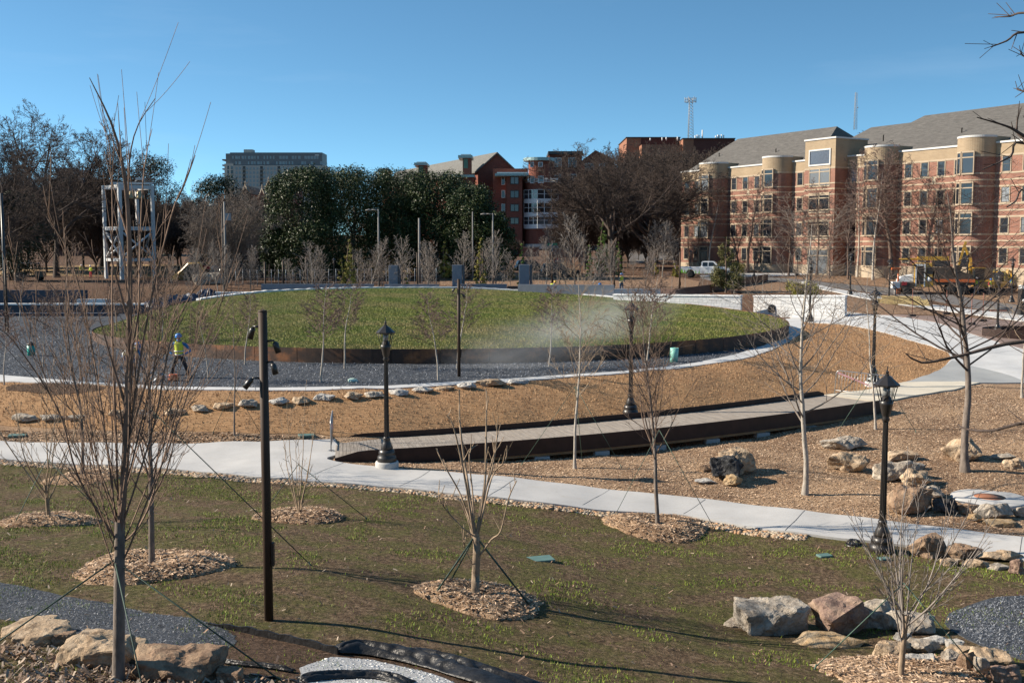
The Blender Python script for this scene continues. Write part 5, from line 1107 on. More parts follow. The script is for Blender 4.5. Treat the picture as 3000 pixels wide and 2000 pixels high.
# brick building behind the oaks
OX = pt(1680, 600, 268).x; OY = 268
bb = thing('brick_hall', 'brick building half hidden behind the bare oaks, with a glazed top floor', 'building', (OX, OY, 0)); e = MB(); bbox_px(e, 1609, 1705, 452, 860, 268, 15, m_red2); buv(e.build('wall', bb)); e = MB(); bbox_px(e, 1606, 1708, 443, 452, 267, 16, m_frame); e.build('roof', bb)
grid_windows(bb, [(1625, 1645), (1665, 1690)], [(462, 490), (510, 530), (560, 580)], 268)
OX = pt(1760, 600, 300).x; OY = 300
bb = thing('glass_gable_hall', 'dark glazed brick gable seen through the oak branches', 'building', (OX, OY, 0)); e = MB(); bbox_px(e, 1705, 1800, 470, 860, 300, 15, m_red2); a = P2(1705, 470, 300); b_ = P2(1800, 470, 300); c_ = P2(1745, 440, 300); e.add([a, b_, c_, (a[0], 15, a[2]), (b_[0], 15, b_[2]), (c_[0], 15, c_[2])], [(0, 1, 2), (3, 5, 4), (0, 2, 5, 3), (1, 4, 5, 2)], m_red2); buv(e.build('wall', bb))
grid_windows(bb, [(1712, 1740), (1755, 1785)], [(478, 500), (520, 545)], 300)
# science building + roof pipes
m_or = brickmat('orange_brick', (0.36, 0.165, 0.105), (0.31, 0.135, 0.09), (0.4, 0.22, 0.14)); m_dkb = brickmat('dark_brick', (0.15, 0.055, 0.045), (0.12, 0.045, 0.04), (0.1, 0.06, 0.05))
OX = pt(1950, 600, 350).x; OY = 350
sb = thing('laboratory_building', 'orange brick laboratory block with white roof pipes above the oaks', 'building', (OX, OY, 0))
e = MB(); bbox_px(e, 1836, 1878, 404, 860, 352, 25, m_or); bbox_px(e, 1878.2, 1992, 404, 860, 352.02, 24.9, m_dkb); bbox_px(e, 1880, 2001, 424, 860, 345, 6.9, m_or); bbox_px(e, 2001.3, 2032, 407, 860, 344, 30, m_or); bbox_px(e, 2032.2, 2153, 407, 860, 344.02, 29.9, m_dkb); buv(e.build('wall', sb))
e = MB(); bbox_px(e, 1834, 1994, 401.5, 404, 351.5, 26, m_frame); bbox_px(e, 2000, 2155, 404.5, 407, 343.5, 31, m_frame); e.build('roof_edge', sb)
for x, y0 in [(2037, 397), (2043, 395), (2048, 396), (2058, 381), (2097, 398), (2103, 395), (2107, 396), (2114, 394), (2120, 396), (1940, 403), (1952, 402), (1905, 405), (1985, 401)]:
    a = pt(x, y0, 350); b_ = pt(x, 412, 350); MB().tube([(a.x - OX, 0, b_.z), (a.x - OX, 0, a.z)], .22, m_white, 6).build('roof_pipe', sb)
# lattice tower and mast
def lattice(px, py0, py1, Y, w, label, name, m, n=14, mast=False):
    a = pt(px, py0, Y); b_ = pt(px, py1, Y); o = thing(name, label, 'radio tower', (a.x, Y, b_.z)); H_ = a.z - b_.z; e = MB(); r_ = .075 if not mast else .06
    cs = [(w * math.cos(k * 2.094), w * math.sin(k * 2.094)) for k in range(3)]; tp = .62
    for x, y in cs: MB().tube([(x, y, 0), (x * tp, y * tp, H_)], r_, m, 4).build('leg', o)
    for i in range(n):
        z0, z1 = H_ * i / n, H_ * (i + 1) / n; f0, f1 = 1 - (1 - tp) * i / n, 1 - (1 - tp) * (i + 1) / n
        for k in range(3):
            p_, q_ = cs[k], cs[(k + 1) % 3]; e.tube([(p_[0] * f0, p_[1] * f0, z0), (q_[0] * f1, q_[1] * f1, z1)], r_ * .6, m, 3); e.tube([(q_[0] * f0, q_[1] * f0, z0), (q_[0] * f0 * 0 + p_[0] * f1, p_[1] * f1, z1)], r_ * .6, m, 3)
    e.build('bracing', o)
    if not mast:
        e = MB(); 
        for zz in (H_ - .3, H_ - 1.3): e.tube([(w * 1.6 * math.cos(t), w * 1.6 * math.sin(t), zz) for t in np.linspace(0, 2 * PI, 13)], .08, m, 4)
        for t in np.linspace(0, 2 * PI, 7): e.tube([(w * 1.6 * math.cos(t), w * 1.6 * math.sin(t), H_ - 1.6), (w * 1.6 * math.cos(t), w * 1.6 * math.sin(t), H_ + .2)], .13, m, 5)
        e.build('antenna_ring', o)
    else: MB().lathe([(.1, 0), (.4, .2), (.1, .45)], m, 8, (.8, 0, H_ * .58)).build('dish', o)
    return o
m_galv = M('galvanised', (0.30, 0.33, 0.36), .6, .1)
lattice(2023, 287, 408, 360, 1.15, 'gray lattice radio tower rising over the laboratory roof', 'lattice_tower', m_galv)
lattice(2508, 271, 380, 440, .8, 'thin guyed mast beyond the dormitory ridge', 'radio_mast', m_galv, 22, True)
# apartment tower
m_skyg = M('sky_toned_glass', (0.24, 0.33, 0.37), .15, .35, .12)  # pale blue sky reflection is put into the base colour of these panes
YA = 860; OX = pt(677, 600, YA).x; OY = YA; m_dg = M('dark_cladding', (0.13, 0.15, 0.17), .5, .05); m_bg = M('beige_precast', (0.42, 0.40, 0.375), .8, .05); m_lb = M('light_precast', (0.55, 0.50, 0.44), .8, .04); m_orr = M('orange_cladding', (0.42, 0.13, 0.07), .7, .05)
apt = thing('apartment_block', 'distant gray and beige apartment tower above the treetops left of centre', 'building', (OX, OY, 0))
def lf3(px): return pt(px, 600, YA).x - OX
e = MB(); z_ = lambda y: topz(677, y, YA)
bx(e, lf3(677), lf3(946), 0, 22, z_(484), z_(447), m_dg); bx(e, lf3(687), lf3(955), -1.5, 22.5, z_(800), z_(485), m_bg); bx(e, lf3(712), lf3(738), 6, 14, z_(447), z_(436), m_bg)
# left return wall, angled
xl = lf3(655); bx(e, xl, lf3(677) - .02, 10, 30, z_(800), z_(448), m_orr); bx(e, lf3(661), lf3(687) - .02, -1.0, 21.9, z_(800), z_(480), m_lb); bx(e, lf3(662), lf3(677) - .03, 3, 9.9, z_(480), z_(449), m_dg); e.build('wall', apt)
rs = random.Random(3); xs = list(np.arange(680, 942, 9.2))
for (y0, y1) in ((457, 466), (473, 482)):
    for x in xs:
        if rs.random() < .72: grid_windows(apt, [(x, x + rs.choice((4.5, 7.5)))], [(y0, y1)], YA, m_skyg, fr=m_galv)
for (y0, y1) in ((490, 498), (502, 510), (514, 522), (526, 534), (538, 546)):
    for k, x in enumerate(np.arange(690, 950, 10.2)):
        if k % 5 == 2:
            e = MB(); a = pt(x, y0, YA - 2.3); b_ = pt(x + 8, y1, YA - 2.3); bx(e, a.x - OX, b_.x - OX, -3.0, -1.5, b_.z, b_.z + 1.1, m_dg); bx(e, a.x - OX, b_.x - OX, -1.55, -1.49, b_.z + 1.1, a.z + .8, m_frame); e.build('balcony', apt)
        else: grid_windows(apt, [(x, x + 6.0)], [(y0, y1)], YA - 1.5, m_skyg, fr=m_galv)
for (x0, x1) in ((666, 671), (676, 684)):
    for (y0, y1) in ((486, 496), (499, 509), (512, 522), (525, 534)): grid_windows(apt, [(x0, x1)], [(y0, y1)], YA - 1.0, fr=m_frame)
for y in (466, 482, 493, 507, 520, 533): e = MB(); bx(e, xl - 2.5, xl, 8, 20, z_(y + 2), z_(y - 2), m_dg); e.build('balcony', apt)
e = MB(); bx(e, lf3(925), lf3(937), -.3, 0, z_(456), z_(453.5), m_white); e.build('roof_sign_letters', apt)
# gothic brick houses
m_hb = brickmat('house_brick', (0.36, 0.15, 0.10), (0.29, 0.12, 0.09)); 
def gable(px, ptop, pw, pbase, Y, label, roof=m_grayroof):
    global OX, OY
    OX = pt(px, 600, Y).x; OY = Y; o = thing('gothic_house', label, 'building', (OX, OY, 0), 0, 'gothic brick gables under the apartment tower'); w = pw / S(Y) / 2; zt = topz(px, ptop, Y); ze = zt - w * 2.4; zb = topz(px, 700, Y)
    e = MB(); e.add([(-w, 0, zb), (w, 0, zb), (w, 0, ze), (0, 0, zt), (-w, 0, ze), (-w, 16, zb), (w, 16, zb), (w, 16, ze), (0, 16, zt), (-w, 16, ze)], [(0, 1, 2, 3, 4), (0, 4, 9, 5), (1, 6, 7, 2), (6, 5, 9, 8, 7)], m_hb); buv(e.build('wall', o))
    e = MB()
    for s_ in (-1, 1):
        vs = [(s_ * (w + .1), .4, ze - .2), (0, .4, zt + .05), (0, 16.3, zt + .05), (s_ * (w + .1), 16.3, ze - .2)]; vs2 = [(x, y, z + .25) for x, y, z in vs]; e.add(vs + vs2, [(0, 1, 2, 3), (7, 6, 5, 4), (0, 4, 5, 1), (1, 5, 6, 2), (2, 6, 7, 3), (3, 7, 4, 0)], roof)
    e.build('roof', o)
    e = MB()
    for s_ in (-1, 1): e.tube([(s_ * (w + .1), -.05, ze), (0, -.05, zt + .35)], .22, m_band, 4)
    e.lathe([(.25, zt), (.12, zt + 1.2), (.02, zt + 1.6)], m_band, 6, (0, 0, 0)); e.build('gable_coping', o)
gable(720, 546, 16, 600, 300, 'leftmost of the small gothic gables, beside the dome-shaped tree'); gable(769, 556, 22, 600, 296, 'low gothic gable left of the tallest one'); gable(788, 533, 22, 620, 305, 'tallest pointed gothic gable under the apartment tower'); gable(846, 530, 18, 620, 310, 'gothic gable peeping over the first magnolia')
OX = pt(822, 600, 290).x; OY = 290
e_ = thing('gothic_house', 'brick house with steep gray roof just left of the sunlit magnolia', 'building', (OX, OY, 0)); e = MB(); bbox_px(e, 808, 842, 575, 700, 290, 14, m_hb); buv(e.build('wall', e_)); a, b_, c_, d_ = P2(805, 576, 290), P2(845, 573, 290), P2(848, 538, 297), P2(824, 540, 297); e = MB(); e.add([a, b_, c_, d_, (d_[0], 20, a[2]), (c_[0], 20, a[2])], [(0, 1, 2, 3), (0, 3, 4), (1, 5, 2), (3, 2, 5, 4)], m_grayroof); e.build('roof', e_)
# low buildings at the left behind the trees
OX = pt(250, 600, 200).x; OY = 200
lb = thing('low_building', 'low dark building with a white roof edge behind the left trees', 'building', (OX, OY, 0)); e = MB(); bbox_px(e, 150, 330, 532, 780, 200, 12, M('dull_brick', (0.10, .05, .04), .9)); e.build('wall', lb); e = MB(); bbox_px(e, 215, 285, 523, 538, 197, 3, m_white); bbox_px(e, 148, 332, 526, 532, 199.5, 13, m_frame); e.build('roof_edge', lb)
OX = pt(190, 600, 260).x; OY = 260
lb = thing('tan_building', 'pale blue-gray building glimpsed through the tallest left tree', 'building', (OX, OY, 0)); e = MB(); bbox_px(e, 165, 214, 492, 780, 260, 12, M('pale_block', (0.22, .25, .27), .8)); e.build('wall', lb)
grid_windows(lb, [(172, 180), (190, 198)], [(500, 510), (520, 530)], 260)
# low brick garden wall by the street
def bw(x0, x1, y0, Y, label):
    global OX, OY
    OX = pt(x0, y0, Y).x; OY = Y; o = thing('brick_garden_wall', label, 'wall', (OX, OY, 0)); e = MB(); bbox_px(e, x0, x1, y0, y0 + 26, Y, .5, m_hb); buv(e.build('wall_panel', o)); e = MB(); bbox_px(e, x0 - 2, x1 + 2, y0 - 3, y0 - .1, Y - .1, .7, m_band); e.build('wall_cap', o)
bw(1470, 1580, 726, 170, 'low brick garden wall in front of the round tower base'); bw(1608, 1712, 729, 165, 'low brick garden wall right of the round tower beneath the oaks')
# ------------------------------------------------------------------ lamps and poles
m_iron = M('dark_iron', (0.022, 0.018, 0.016), .38, .2, 6, spec=.6); m_bronze = M('brown_powder_coat', (0.060, 0.038, 0.026), .6, .12, 3, spec=.25)
m_lglass = M('lamp_glass', (0.25, 0.26, 0.26), .15, .1)
def make_lamp(base=False):
    o = thing('street_lamp', 'lamp', 'street lamp'); z0 = .32 if base else 0
    if base: MB().lathe([(.37, -.3), (.37, .2), (.35, .24), (.0, .25)], m_conc, 20).build('concrete_footing', o)
    else: z0 = .0
    zz = .24 if base else 0
    e = MB(); e.lathe([(.31, zz - .1), (.31, zz + .10), (.30, zz + .16), (.25, zz + .22), (.27, zz + .26), (.24, zz + .36), (.17, zz + .40)], m_iron, 16)
    vs = []; e.lathe([(.18, zz + .38), (.20, zz + .44), (.13, zz + .60), (.10, zz + .72), (.115, zz + .75), (.085, zz + .79)], m_iron, 16); e.build('base', o)
    # fluted shaft
    e = MB(); n = 32; vs = []; fs = []; lv = [zz + .78, zz + 1.6, zz + 2.4, zz + 3.25]
    for i, z in enumerate(lv):
        r = .085 - .022 * i / 3
        for k in range(n): t = 2 * PI * k / n; q = r * (1 if k % 2 else .86); vs.append((q * math.cos(t), q * math.sin(t), z))
    for i in range(len(lv) - 1):
        for k in range(n): fs.append((i * n + k, i * n + (k + 1) % n, (i + 1) * n + (k + 1) % n, (i + 1) * n + k))
    e.add(vs, fs, m_iron); e.build('shaft', o)
    t0 = zz + 3.25; e = MB(); e.lathe([(.07, t0 - .05), (.10, t0), (.075, t0 + .05), (.10, t0 + .12), (.155, t0 + .36), (.165, t0 + .44), (.13, t0 + .46), (.10, t0 + .56), (.0, t0 + .60)], m_iron, 16); e.build('capital', o)
    e = MB(); h0, h1 = t0 + .42, t0 + .83
    for k in range(8):
        t = 2 * PI * (k + .5) / 8; e.tube([(.15 * math.cos(t), .15 * math.sin(t), h0), (.25 * math.cos(t), .25 * math.sin(t), h1)], .011, m_iron, 4)
    e.tube([(.25 * math.cos(t), .25 * math.sin(t), h1) for t in np.linspace(PI / 8, 2 * PI + PI / 8, 9)], .017, m_iron, 5); e.build('lantern_cage', o)
    MB().lathe([(.09, t0 + .58), (.085, h1 - .02), (.0, h1)], m_lglass, 10).build('light_chimney', o)
    e = MB(); e.lathe([(.30, h1 - .02), (.305, h1 + .02), (.17, h1 + .14), (.075, h1 + .22), (.05, h1 + .235), (.05, h1 + .26), (.028, h1 + .28), (.045, h1 + .32), (.012, h1 + .36), (.012, h1 + .44), (.003, h1 + .48)], m_iron, 8, smooth=False); e.build('lantern_roof', o)
    return o
LH = .83 + .48 + 3.25
lampA, lampB = make_lamp(True), make_lamp(False)
used = {True: False, False: False}
def lamp(px, py, top, label, base=False, k=None):
    src = lampA if base else lampB
    o = src if not used[base] else copy_tree(src); used[base] = True
    p = at(px, py); h = topz(px, top, p.y) - p.z; s_ = h / (LH + (.24 if base else 0))
    o.location = p; o.scale = (s_, s_, s_); o.rotation_euler = (0, 0, px * .7); o['label'] = label; o['group'] = 'black classical lantern posts'; return o
lamp(1134, 1372, 930, 'black lantern post on a round concrete footing at the left end of the boardwalk', True)
lamp(1847, 1214, 870, 'black lantern post behind the middle of the boardwalk, in front of the dust cloud')
lamp(2557, 1132, 834, 'lantern post behind the steel barrier by the cream path', True)
lamp(2583, 1615, 1070, 'nearest and largest lantern post, at the edge of the walkway at right')
lamp(2372, 944, 752, 'lantern post at the right edge of the straw slope by the stone wall')
lamp(2921, 988, 783, 'lantern post beside the curved steel planter at the right edge', True)
lamp(2963, 886, 749, 'distant lantern post on the verge beyond the road, far right')
lamp(2490, 864, 735, 'distant lantern post by the sidewalk right of the dormitory tower')
lamp(2604, 888, 752, 'distant lantern post by the sidewalk left of the orange lift')
lamp(2832, 862, 740, 'distant lantern post among the road workers')
lamp(2209, 812, 733, 'small distant lantern post in front of the second round bay')
lamp(2023, 812, 729, 'small distant lantern post beside the rear of the white pickup')
lamp(979, 840, 752, 'distant lantern post under the sunlit magnolia')
lamp(2335, 808, 735, 'tiny lantern post before the dormitory left of the tower')
def spot(e_par, z, ang, r, tilt):
    o = MB(); x, y = math.cos(ang), math.sin(ang)
    a = Vector((x * r, y * r, z)); b = Vector((x * (r + .09), y * (r + .09), z + .01)); o.tube([a, b, b - Vector((0, 0, .04))], .016, m_iron, 6)
    d = Vector((x * tilt, y * tilt, -1)).normalized(); o.tube([b - Vector((0, 0, .03)), b + d * .05, b + d * .19], [.03, .042, .044], m_iron, 10); return o.build('spotlight', e_par)
def make_pole(h, r, spots, label, name='spotlight_pole', grp=None, mat=None):
    o = thing(name, label, 'pole', group=grp); MB().tube([(0, 0, -.3), (0, 0, h * .5), (0, 0, h)], [r, r * .97, r * .94], mat or m_bronze, 20).build('shaft', o)
    MB().lathe([(r * .96, h), (r * .9, h + .02), (0, h + .022)], mat or m_bronze, 20).build('cap', o); MB().box((r + .012, 0, 1.0), (.035, .09, .34), m_bronze).build('access_panel', o)
    for (z, a, t) in spots: spot(o, z, a, r, t)
    return o
p = at(788, 1818); h = topz(760, 913, p.y) - p.z
o = make_pole(h, .066, [(h - .42, R(0), .35), (h - .22, R(160), .35), (h - .72, R(-25), .3), (h - .95, R(195), .8)], 'tall brown cylindrical pole with four spotlights in the left foreground', grp='brown cylindrical poles'); o.location = p
p = at(1345, 1105); h = topz(1341, 819, p.y) - p.z
o = make_pole(h, .068, [(h - .35, R(195), .7), (h - .6, R(-5), .6)], 'brown pole with two spotlights on the gravel in the middle of the view', grp='brown cylindrical poles'); o.location = p
p = at(23, 977); h = topz(23, 762, p.y) - p.z
o = make_pole(h, .075, [(h - .5, R(180), .7), (h - .9, R(0), .6)], 'brown spotlight pole on the gravel at the far left', grp='brown cylindrical poles'); o.location = p
far_pole = None
for (a, b, tp, lb) in [(777, 834, 767, 'slim brown pole left of the first cedar, beyond the long slate wall'), (830, 834, 763, 'slim brown pole at the foot of the sunlit magnolia'), (897.5, 834, 751, 'slim brown pole third from the left beyond the long slate wall'), (1036, 834, 746, 'slim brown pole just right of the yellow-green cedar'), (1223, 836, 740, 'slim brown pole right of the first slab'), (1414.5, 834, 736, 'slim brown pole between the middle and right slabs'), (1617.6, 850, 739, 'slim brown pole behind the tallest slate wall'), (1799, 862, 750, 'slim brown pole beside the standing worker at the end of the slate wall'), (1990.6, 862, 739, 'slim brown pole in front of the rear of the pickup')]:
    Y = 100 if b < 840 else at(a, b).y; q = pt(a, b, Y); z = float(H(q.x, Y)); h = topz(a, tp, Y) - z
    if far_pole is None: far_pole = make_pole(4.0, .085, [], lb, 'brown_pole', 'slim brown poles behind the mound'); c = far_pole
    else: c = copy_tree(far_pole)
    c.location = (q.x, Y, z); c.scale = (1, 1, h / 4.0); c['label'] = lb
m_pgray = M('pole_gray', (0.23, 0.22, 0.21), .8, .2, 2)
def armpole(px, b, tp, side, label, mat, r=.11, arm=True, Y=None):
    Y = Y or at(px, b).y; q = pt(px, b, Y); z = float(H(q.x, Y)); h = topz(px, tp, Y) - z
    o = thing('light_pole', label, 'pole', (q.x, Y, z)); MB().tube([(0, 0, -.3), (0, 0, h)], [r, r * .6], mat, 8).build('shaft', o)
    if arm:
        e = MB(); e.tube([(0, 0, h - .08), (side * .7, 0, h - .05)], .05, mat, 6); e.build('arm', o); e = MB(); e.tube([(side * .6, 0, h - .08), (side * .9, 0, h - .06), (side * 1.25, 0, h - .1)], [.06, .09, .05], m_pgray, 8); e.build('lamp_head', o)
    return o
armpole(656, 853, 598, -1, 'dark light pole with a white lamp head beside a pale wooden pole', M('pole_dark', (0.07, .06, .055), .8), Y=104)
o = armpole(663, 853, 591, 1, 'pale wooden utility pole with a small transformer, beside the dark light pole', m_pgray, .14, False, Y=105); MB().box((.35, 0, 7.0), (.5, .4, .7), m_galv).build('transformer', o)
armpole(1110.6, 836, 613, -1, 'gray light pole with a lamp head in front of the dark magnolias', m_pgray, .12, Y=103)
armpole(1229, 812, 639, 1, 'bare wooden utility pole leaning slightly before the magnolias', m_pgray, .16, False, Y=112)
armpole(1385, 800, 620, 1, 'thin bare pole half hidden against the right magnolias', m_pgray, .1, False, Y=118)
armpole(1444, 810, 625, -1, 'gray light pole with lamp head before the right end of the magnolias', m_pgray, .12, Y=108)
armpole(20, 957, 566, -1, 'tall black light pole at the far left edge', m_iron, .13, Y=68)
# white steel bell tower
p0 = at(360, 812); Yt = 122; q = pt(360, 800, Yt); z = float(H(q.x, Yt)); bt_ = thing('steel_bell_tower', 'open white steel bell tower with crossed braces behind the foreground twigs', 'tower', (q.x, Yt, z), 0); m_ws = M('white_steel', (0.56, 0.57, 0.58), .5, .08, 2)
s_ = S(Yt); hw = 72 / s_; th_z = topz(360, 540, Yt) - z
cs = [(-hw, .9 * hw), (0, -.1 * hw), (hw, .8 * hw), (.05 * hw, 1.75 * hw)]
for k, (x, y) in enumerate(cs):
    ll = th_z + (0, .1, 0, -.1)[k]; MB().box((x * 1.02, y, ll / 2 - .3), (.40 if k == 1 else .33, .33, ll + .6), m_ws, rz=R(45)).build('leg', bt_)
for lv, nm in ((th_z - .25, 'top_beam'), (th_z - 5.0, 'middle_beam'), (th_z - 8.6, 'lower_beam')):
    for k in range(4):
        a, b_ = Vector((*cs[k], lv)), Vector((*cs[(k + 1) % 4], lv)); e = MB(); d = b_ - a; e.box((a + b_) / 2, (d.length, .25, .42 if lv > th_z - 6 else .34), m_ws, rz=math.atan2(d.y, d.x)); e.build(nm, bt_)
for k in range(4):
    e = MB()
    for s2 in (0, 1):
        a, b_ = cs[k], cs[(k + 1) % 4]; z1, z2 = (th_z - 5.3, th_z - 8.4) if s2 else (th_z - 8.4, th_z - 5.3); e.tube([(a[0], a[1], z1), (b_[0], b_[1], z2)], .13, m_ws, 4)
    e.build('cross_brace', bt_)
e = MB(); e.box((.2 * hw, .8 * hw, th_z + .25), (1.7 * hw, .35, .25), m_ws, rz=.1); e.build('hoist_beam', bt_); e = MB(); e.box((.55 * hw, .75 * hw, th_z + .75), (.9, .5, .25), m_ws); e.tube([(.35 * hw, .75 * hw, th_z + .4), (.5 * hw, .75 * hw, th_z + .85), (.75 * hw, .75 * hw, th_z + .4)], .09, m_ws, 5); e.build('hoist', bt_)
for dx in (-.2, .75): MB().lathe([(.05, .95), (.3, .9), (.36, .5), (.45, .2), (.52, 0)], M('bell_bronze', (0.42, .33, .20), .45, .15, metal=.6), 12, (.55 * hw + dx - .6, .5 * hw, th_z - 1.6)).build('bell', bt_)

# ------------------------------------------------------------------ rocks
def rockmat(name, c, c2, c3):
    m, nt, b = newmat(name); MATS[name] = m
    r = ramp(nt, [(0.3, sc(c3, .7)), (0.45, c), (0.62, c2), (0.74, c)], tex(nt, 1.7, 7, .7, dist=1.2)); r2 = ramp(nt, [(0.34, (0.45, 0.42, 0.40)), (0.5, (1, 1, 1))], tex(nt, 6, 6, .75))
    nt.links.new(mix(nt, .8, r.outputs[0], r2.outputs[0], 'MULTIPLY'), b.inputs['Base Color']); b.inputs['Roughness'].default_value = .92; b.inputs['Specular IOR Level'].default_value = .2
    bump(nt, b, tex(nt, 7, 7, .75, dist=.8), .9, .06); return m
r_tan = rockmat('rock_tan', (0.48, 0.35, 0.23), (0.62, 0.49, 0.35), (0.26, 0.17, 0.11)); r_gray = rockmat('rock_gray', (0.42, 0.36, 0.29), (0.58, 0.52, 0.44), (0.22, 0.17, 0.13)); r_dark = rockmat('rock_dark', (0.045, 0.047, 0.05), (0.12, 0.12, 0.125), (0.02, 0.02, 0.022))
r_red = rockmat('rock_reddish', (0.33, 0.225, 0.18), (0.46, 0.33, 0.235), (0.16, 0.10, 0.085)); r_och = rockmat('rock_ochre', (0.45, 0.31, 0.17), (0.56, 0.44, 0.30), (0.30, 0.18, 0.09)); r_pale = rockmat('rock_pale', (0.52, 0.49, 0.45), (0.64, 0.62, 0.58), (0.36, 0.32, 0.28)); r_brn = rockmat('rock_brown', (0.32, 0.21, 0.14), (0.46, 0.33, 0.22), (0.13, 0.085, 0.06))
def rock_mesh(seed, d, mat, boxy=.4, n=16, layer=0):
    rs = random.Random(seed); bm = bmesh.new(); pts = []; RM = Matrix.Rotation(rs.uniform(-.5, .5), 3, 'X') @ Matrix.Rotation(rs.uniform(-.5, .5), 3, 'Y') @ Matrix.Rotation(rs.uniform(0, 3), 3, 'Z')
    if boxy:
        for sx in (-1, 1):
            for sy in (-1, 1):
                for sz in (-1, 1): pts.append((sx * rs.uniform(.45, .92), sy * rs.uniform(.45, .92), sz * rs.uniform(.4, .9)))
    for _ in range(n):
        v = Vector((rs.gauss(0, 1), rs.gauss(0, 1), rs.gauss(0, 1))).normalized() * rs.uniform(.75, 1.08); pts.append((v.x, v.y, v.z))
    if boxy and boxy < .7: pts = [tuple(RM @ Vector(q)) for q in pts]
    mx = [max(abs(q[i]) for q in pts) for i in range(3)]; lo = min(q[2] for q in pts)
    for q in pts: bm.verts.new((q[0] / mx[0] * d[0] / 2, q[1] / mx[1] * d[1] / 2, max(q[2], lo * .75) / mx[2] * d[2] / 2))
    bmesh.ops.convex_hull(bm, input=list(bm.verts)); loose = [v for v in bm.verts if not v.link_faces]; bmesh.ops.delete(bm, geom=loose, context='VERTS')
    bmesh.ops.bevel(bm, geom=list(bm.edges), offset=min(d) * .03, segments=1, affect='EDGES', clamp_overlap=True)
    bmesh.ops.triangulate(bm, faces=bm.faces)
    lim = max(.05, min(.12, max(d) * .07))
    for _ in range(4):
        ed = [e for e in bm.edges if e.calc_length() > lim]
        if not ed or len(bm.verts) > 5000: break
        bmesh.ops.subdivide_edges(bm, edges=ed, cuts=1); bmesh.ops.triangulate(bm, faces=bm.faces)
    off = Vector((seed * 3.7, seed * 1.3, 0)); a = min(d)
    for v in bm.verts:
        w = v.co; nn = w.normalized(); f = noise.fractal(w * (1.6 / max(a, .3)) + off, 1.0, 2.0, 4) * .16 * a + noise.fractal(w * (7 / max(a, .3)) + off, .9, 2.0, 3) * .025 * a
        if layer: f += (abs(math.sin(w.z * 9 / a + noise.noise(w * 2) * 2)) ** 4) * -.05 * a
        v.co = w + nn * f
    me = bpy.data.meshes.new('boulder'); bm.to_mesh(me); bm.free(); me.materials.append(mat)
    return me
def rock(px, pb, w, h, mat, label, seed, boxy=.4, rz=0, group=None, depth=.8, name='boulder', tilt=0, sink=.18, layer=0):
    """px, pb: photo column and bottom row of the visible rock; w, h its size in photo pixels"""
    p = at(px, pb); s_ = S(p.y); W = w / s_ * 1.12; Hh = h / s_ * 1.06; D = W * depth; Hh2 = max(.12, (Hh - D * .10 * (1 if pb < 1300 else 1.6)) * 1.0)
    c = Vector((p.x, p.y + D * .42, 0)); c.z = float(H(c.x, c.y))
    me = rock_mesh(seed, (W, D, Hh2 * (1 + sink)), mat, boxy, layer=layer); me.name = name; o = linkmesh(name, me); o.location = (c.x, c.y, c.z + Hh2 * (1 - sink) / 2); o.rotation_euler = (tilt, 0, rz)
    return tag(o, label, 'rock', group)
st_g = 'flat stepping boulders set in the straw slope'
ST = [(60, 1246, 88, 24, r_gray), (145, 1240, 62, 20, r_gray), (213, 1238, 52, 16, r_gray), (338, 1231, 60, 24, r_tan), (412, 1228, 56, 20, r_pale), (505, 1221, 62, 17, r_tan), (580, 1214, 58, 20, r_gray), (650, 1207, 58, 18, r_tan), (724, 1200, 60, 22, r_gray), (811, 1193, 60, 20, r_pale), (880, 1190, 60, 22, r_tan), (950, 1179, 60, 18, r_pale), (1030, 1177, 62, 22, r_tan), (1096, 1170, 58, 18, r_gray), (1168, 1162, 58, 16, r_pale), (1236, 1155, 62, 18, r_pale), (1303, 1148, 58, 14, r_tan), (1366, 1144, 58, 20, r_pale), (1438, 1136, 84, 22, r_tan), (1515, 1128, 58, 13, r_pale)]
SL = ['flat boulder at the left edge of the straw slope', 'second flat boulder from the left in the stepping row', 'small gray flat boulder third from the left in the stepping row', 'tan flat boulder behind the foreground tree, in the stepping row', 'pale flat boulder behind the foreground branches, in the stepping row', 'low tan boulder right of the foreground tree in the stepping row', 'dark-shadowed gray boulder sixth in from the foreground tree', 'pale tan stepping boulder left of the thin strapped sapling', 'gray stepping boulder left of the tall brown pole', 'pale stepping boulder just right of the tall brown pole', 'rounded tan stepping boulder second right of the brown pole', 'thin pale stepping boulder between brown pole and lamp post', 'blocky stepping boulder nearest the left of the lamp post', 'stepping boulder partly behind the left lamp post', 'pale stepping boulder just right of the left lamp post', 'pinkish pale stepping boulder second right of the left lamp post', 'thin flat stepping boulder near the curb strip', 'blocky pale boulder touching the curb strip', 'longest flat boulder near the right end of the stepping row', 'last pale boulder at the right end of the stepping row']
for i, ((a, b_, w, h, m_), lb_) in enumerate(zip(ST, SL)): rock(a, b_, w, h + 4, m_, lb_, 200 + i, .5, rz=(i * 37 % 11 - 5) * .05, group=st_g, depth=.7, name='stepping_boulder')
RK = [(62, 1873, 150, 60, r_tan, 'flat tan boulder at the lower left edge, back of the row', 1), (85, 1893, 165, 62, r_tan, 'long tan boulder in the lower left row beside the gray path', .9), (170, 1893, 72, 46, r_brn, 'small brown boulder wedged between two long ones at lower left', .9), (268, 1958, 205, 100, r_tan, 'big angular buff boulder left of the foreground trunk', .75), (360, 1925, 120, 55, r_tan, 'buff boulder directly behind the foreground trunk', .8), (500, 2006, 265, 108, r_brn, 'large rough brown boulder right of the foreground trunk', .7), (665, 2008, 80, 52, r_brn, 'small brown boulder at the right end of the lower left row', .8)]
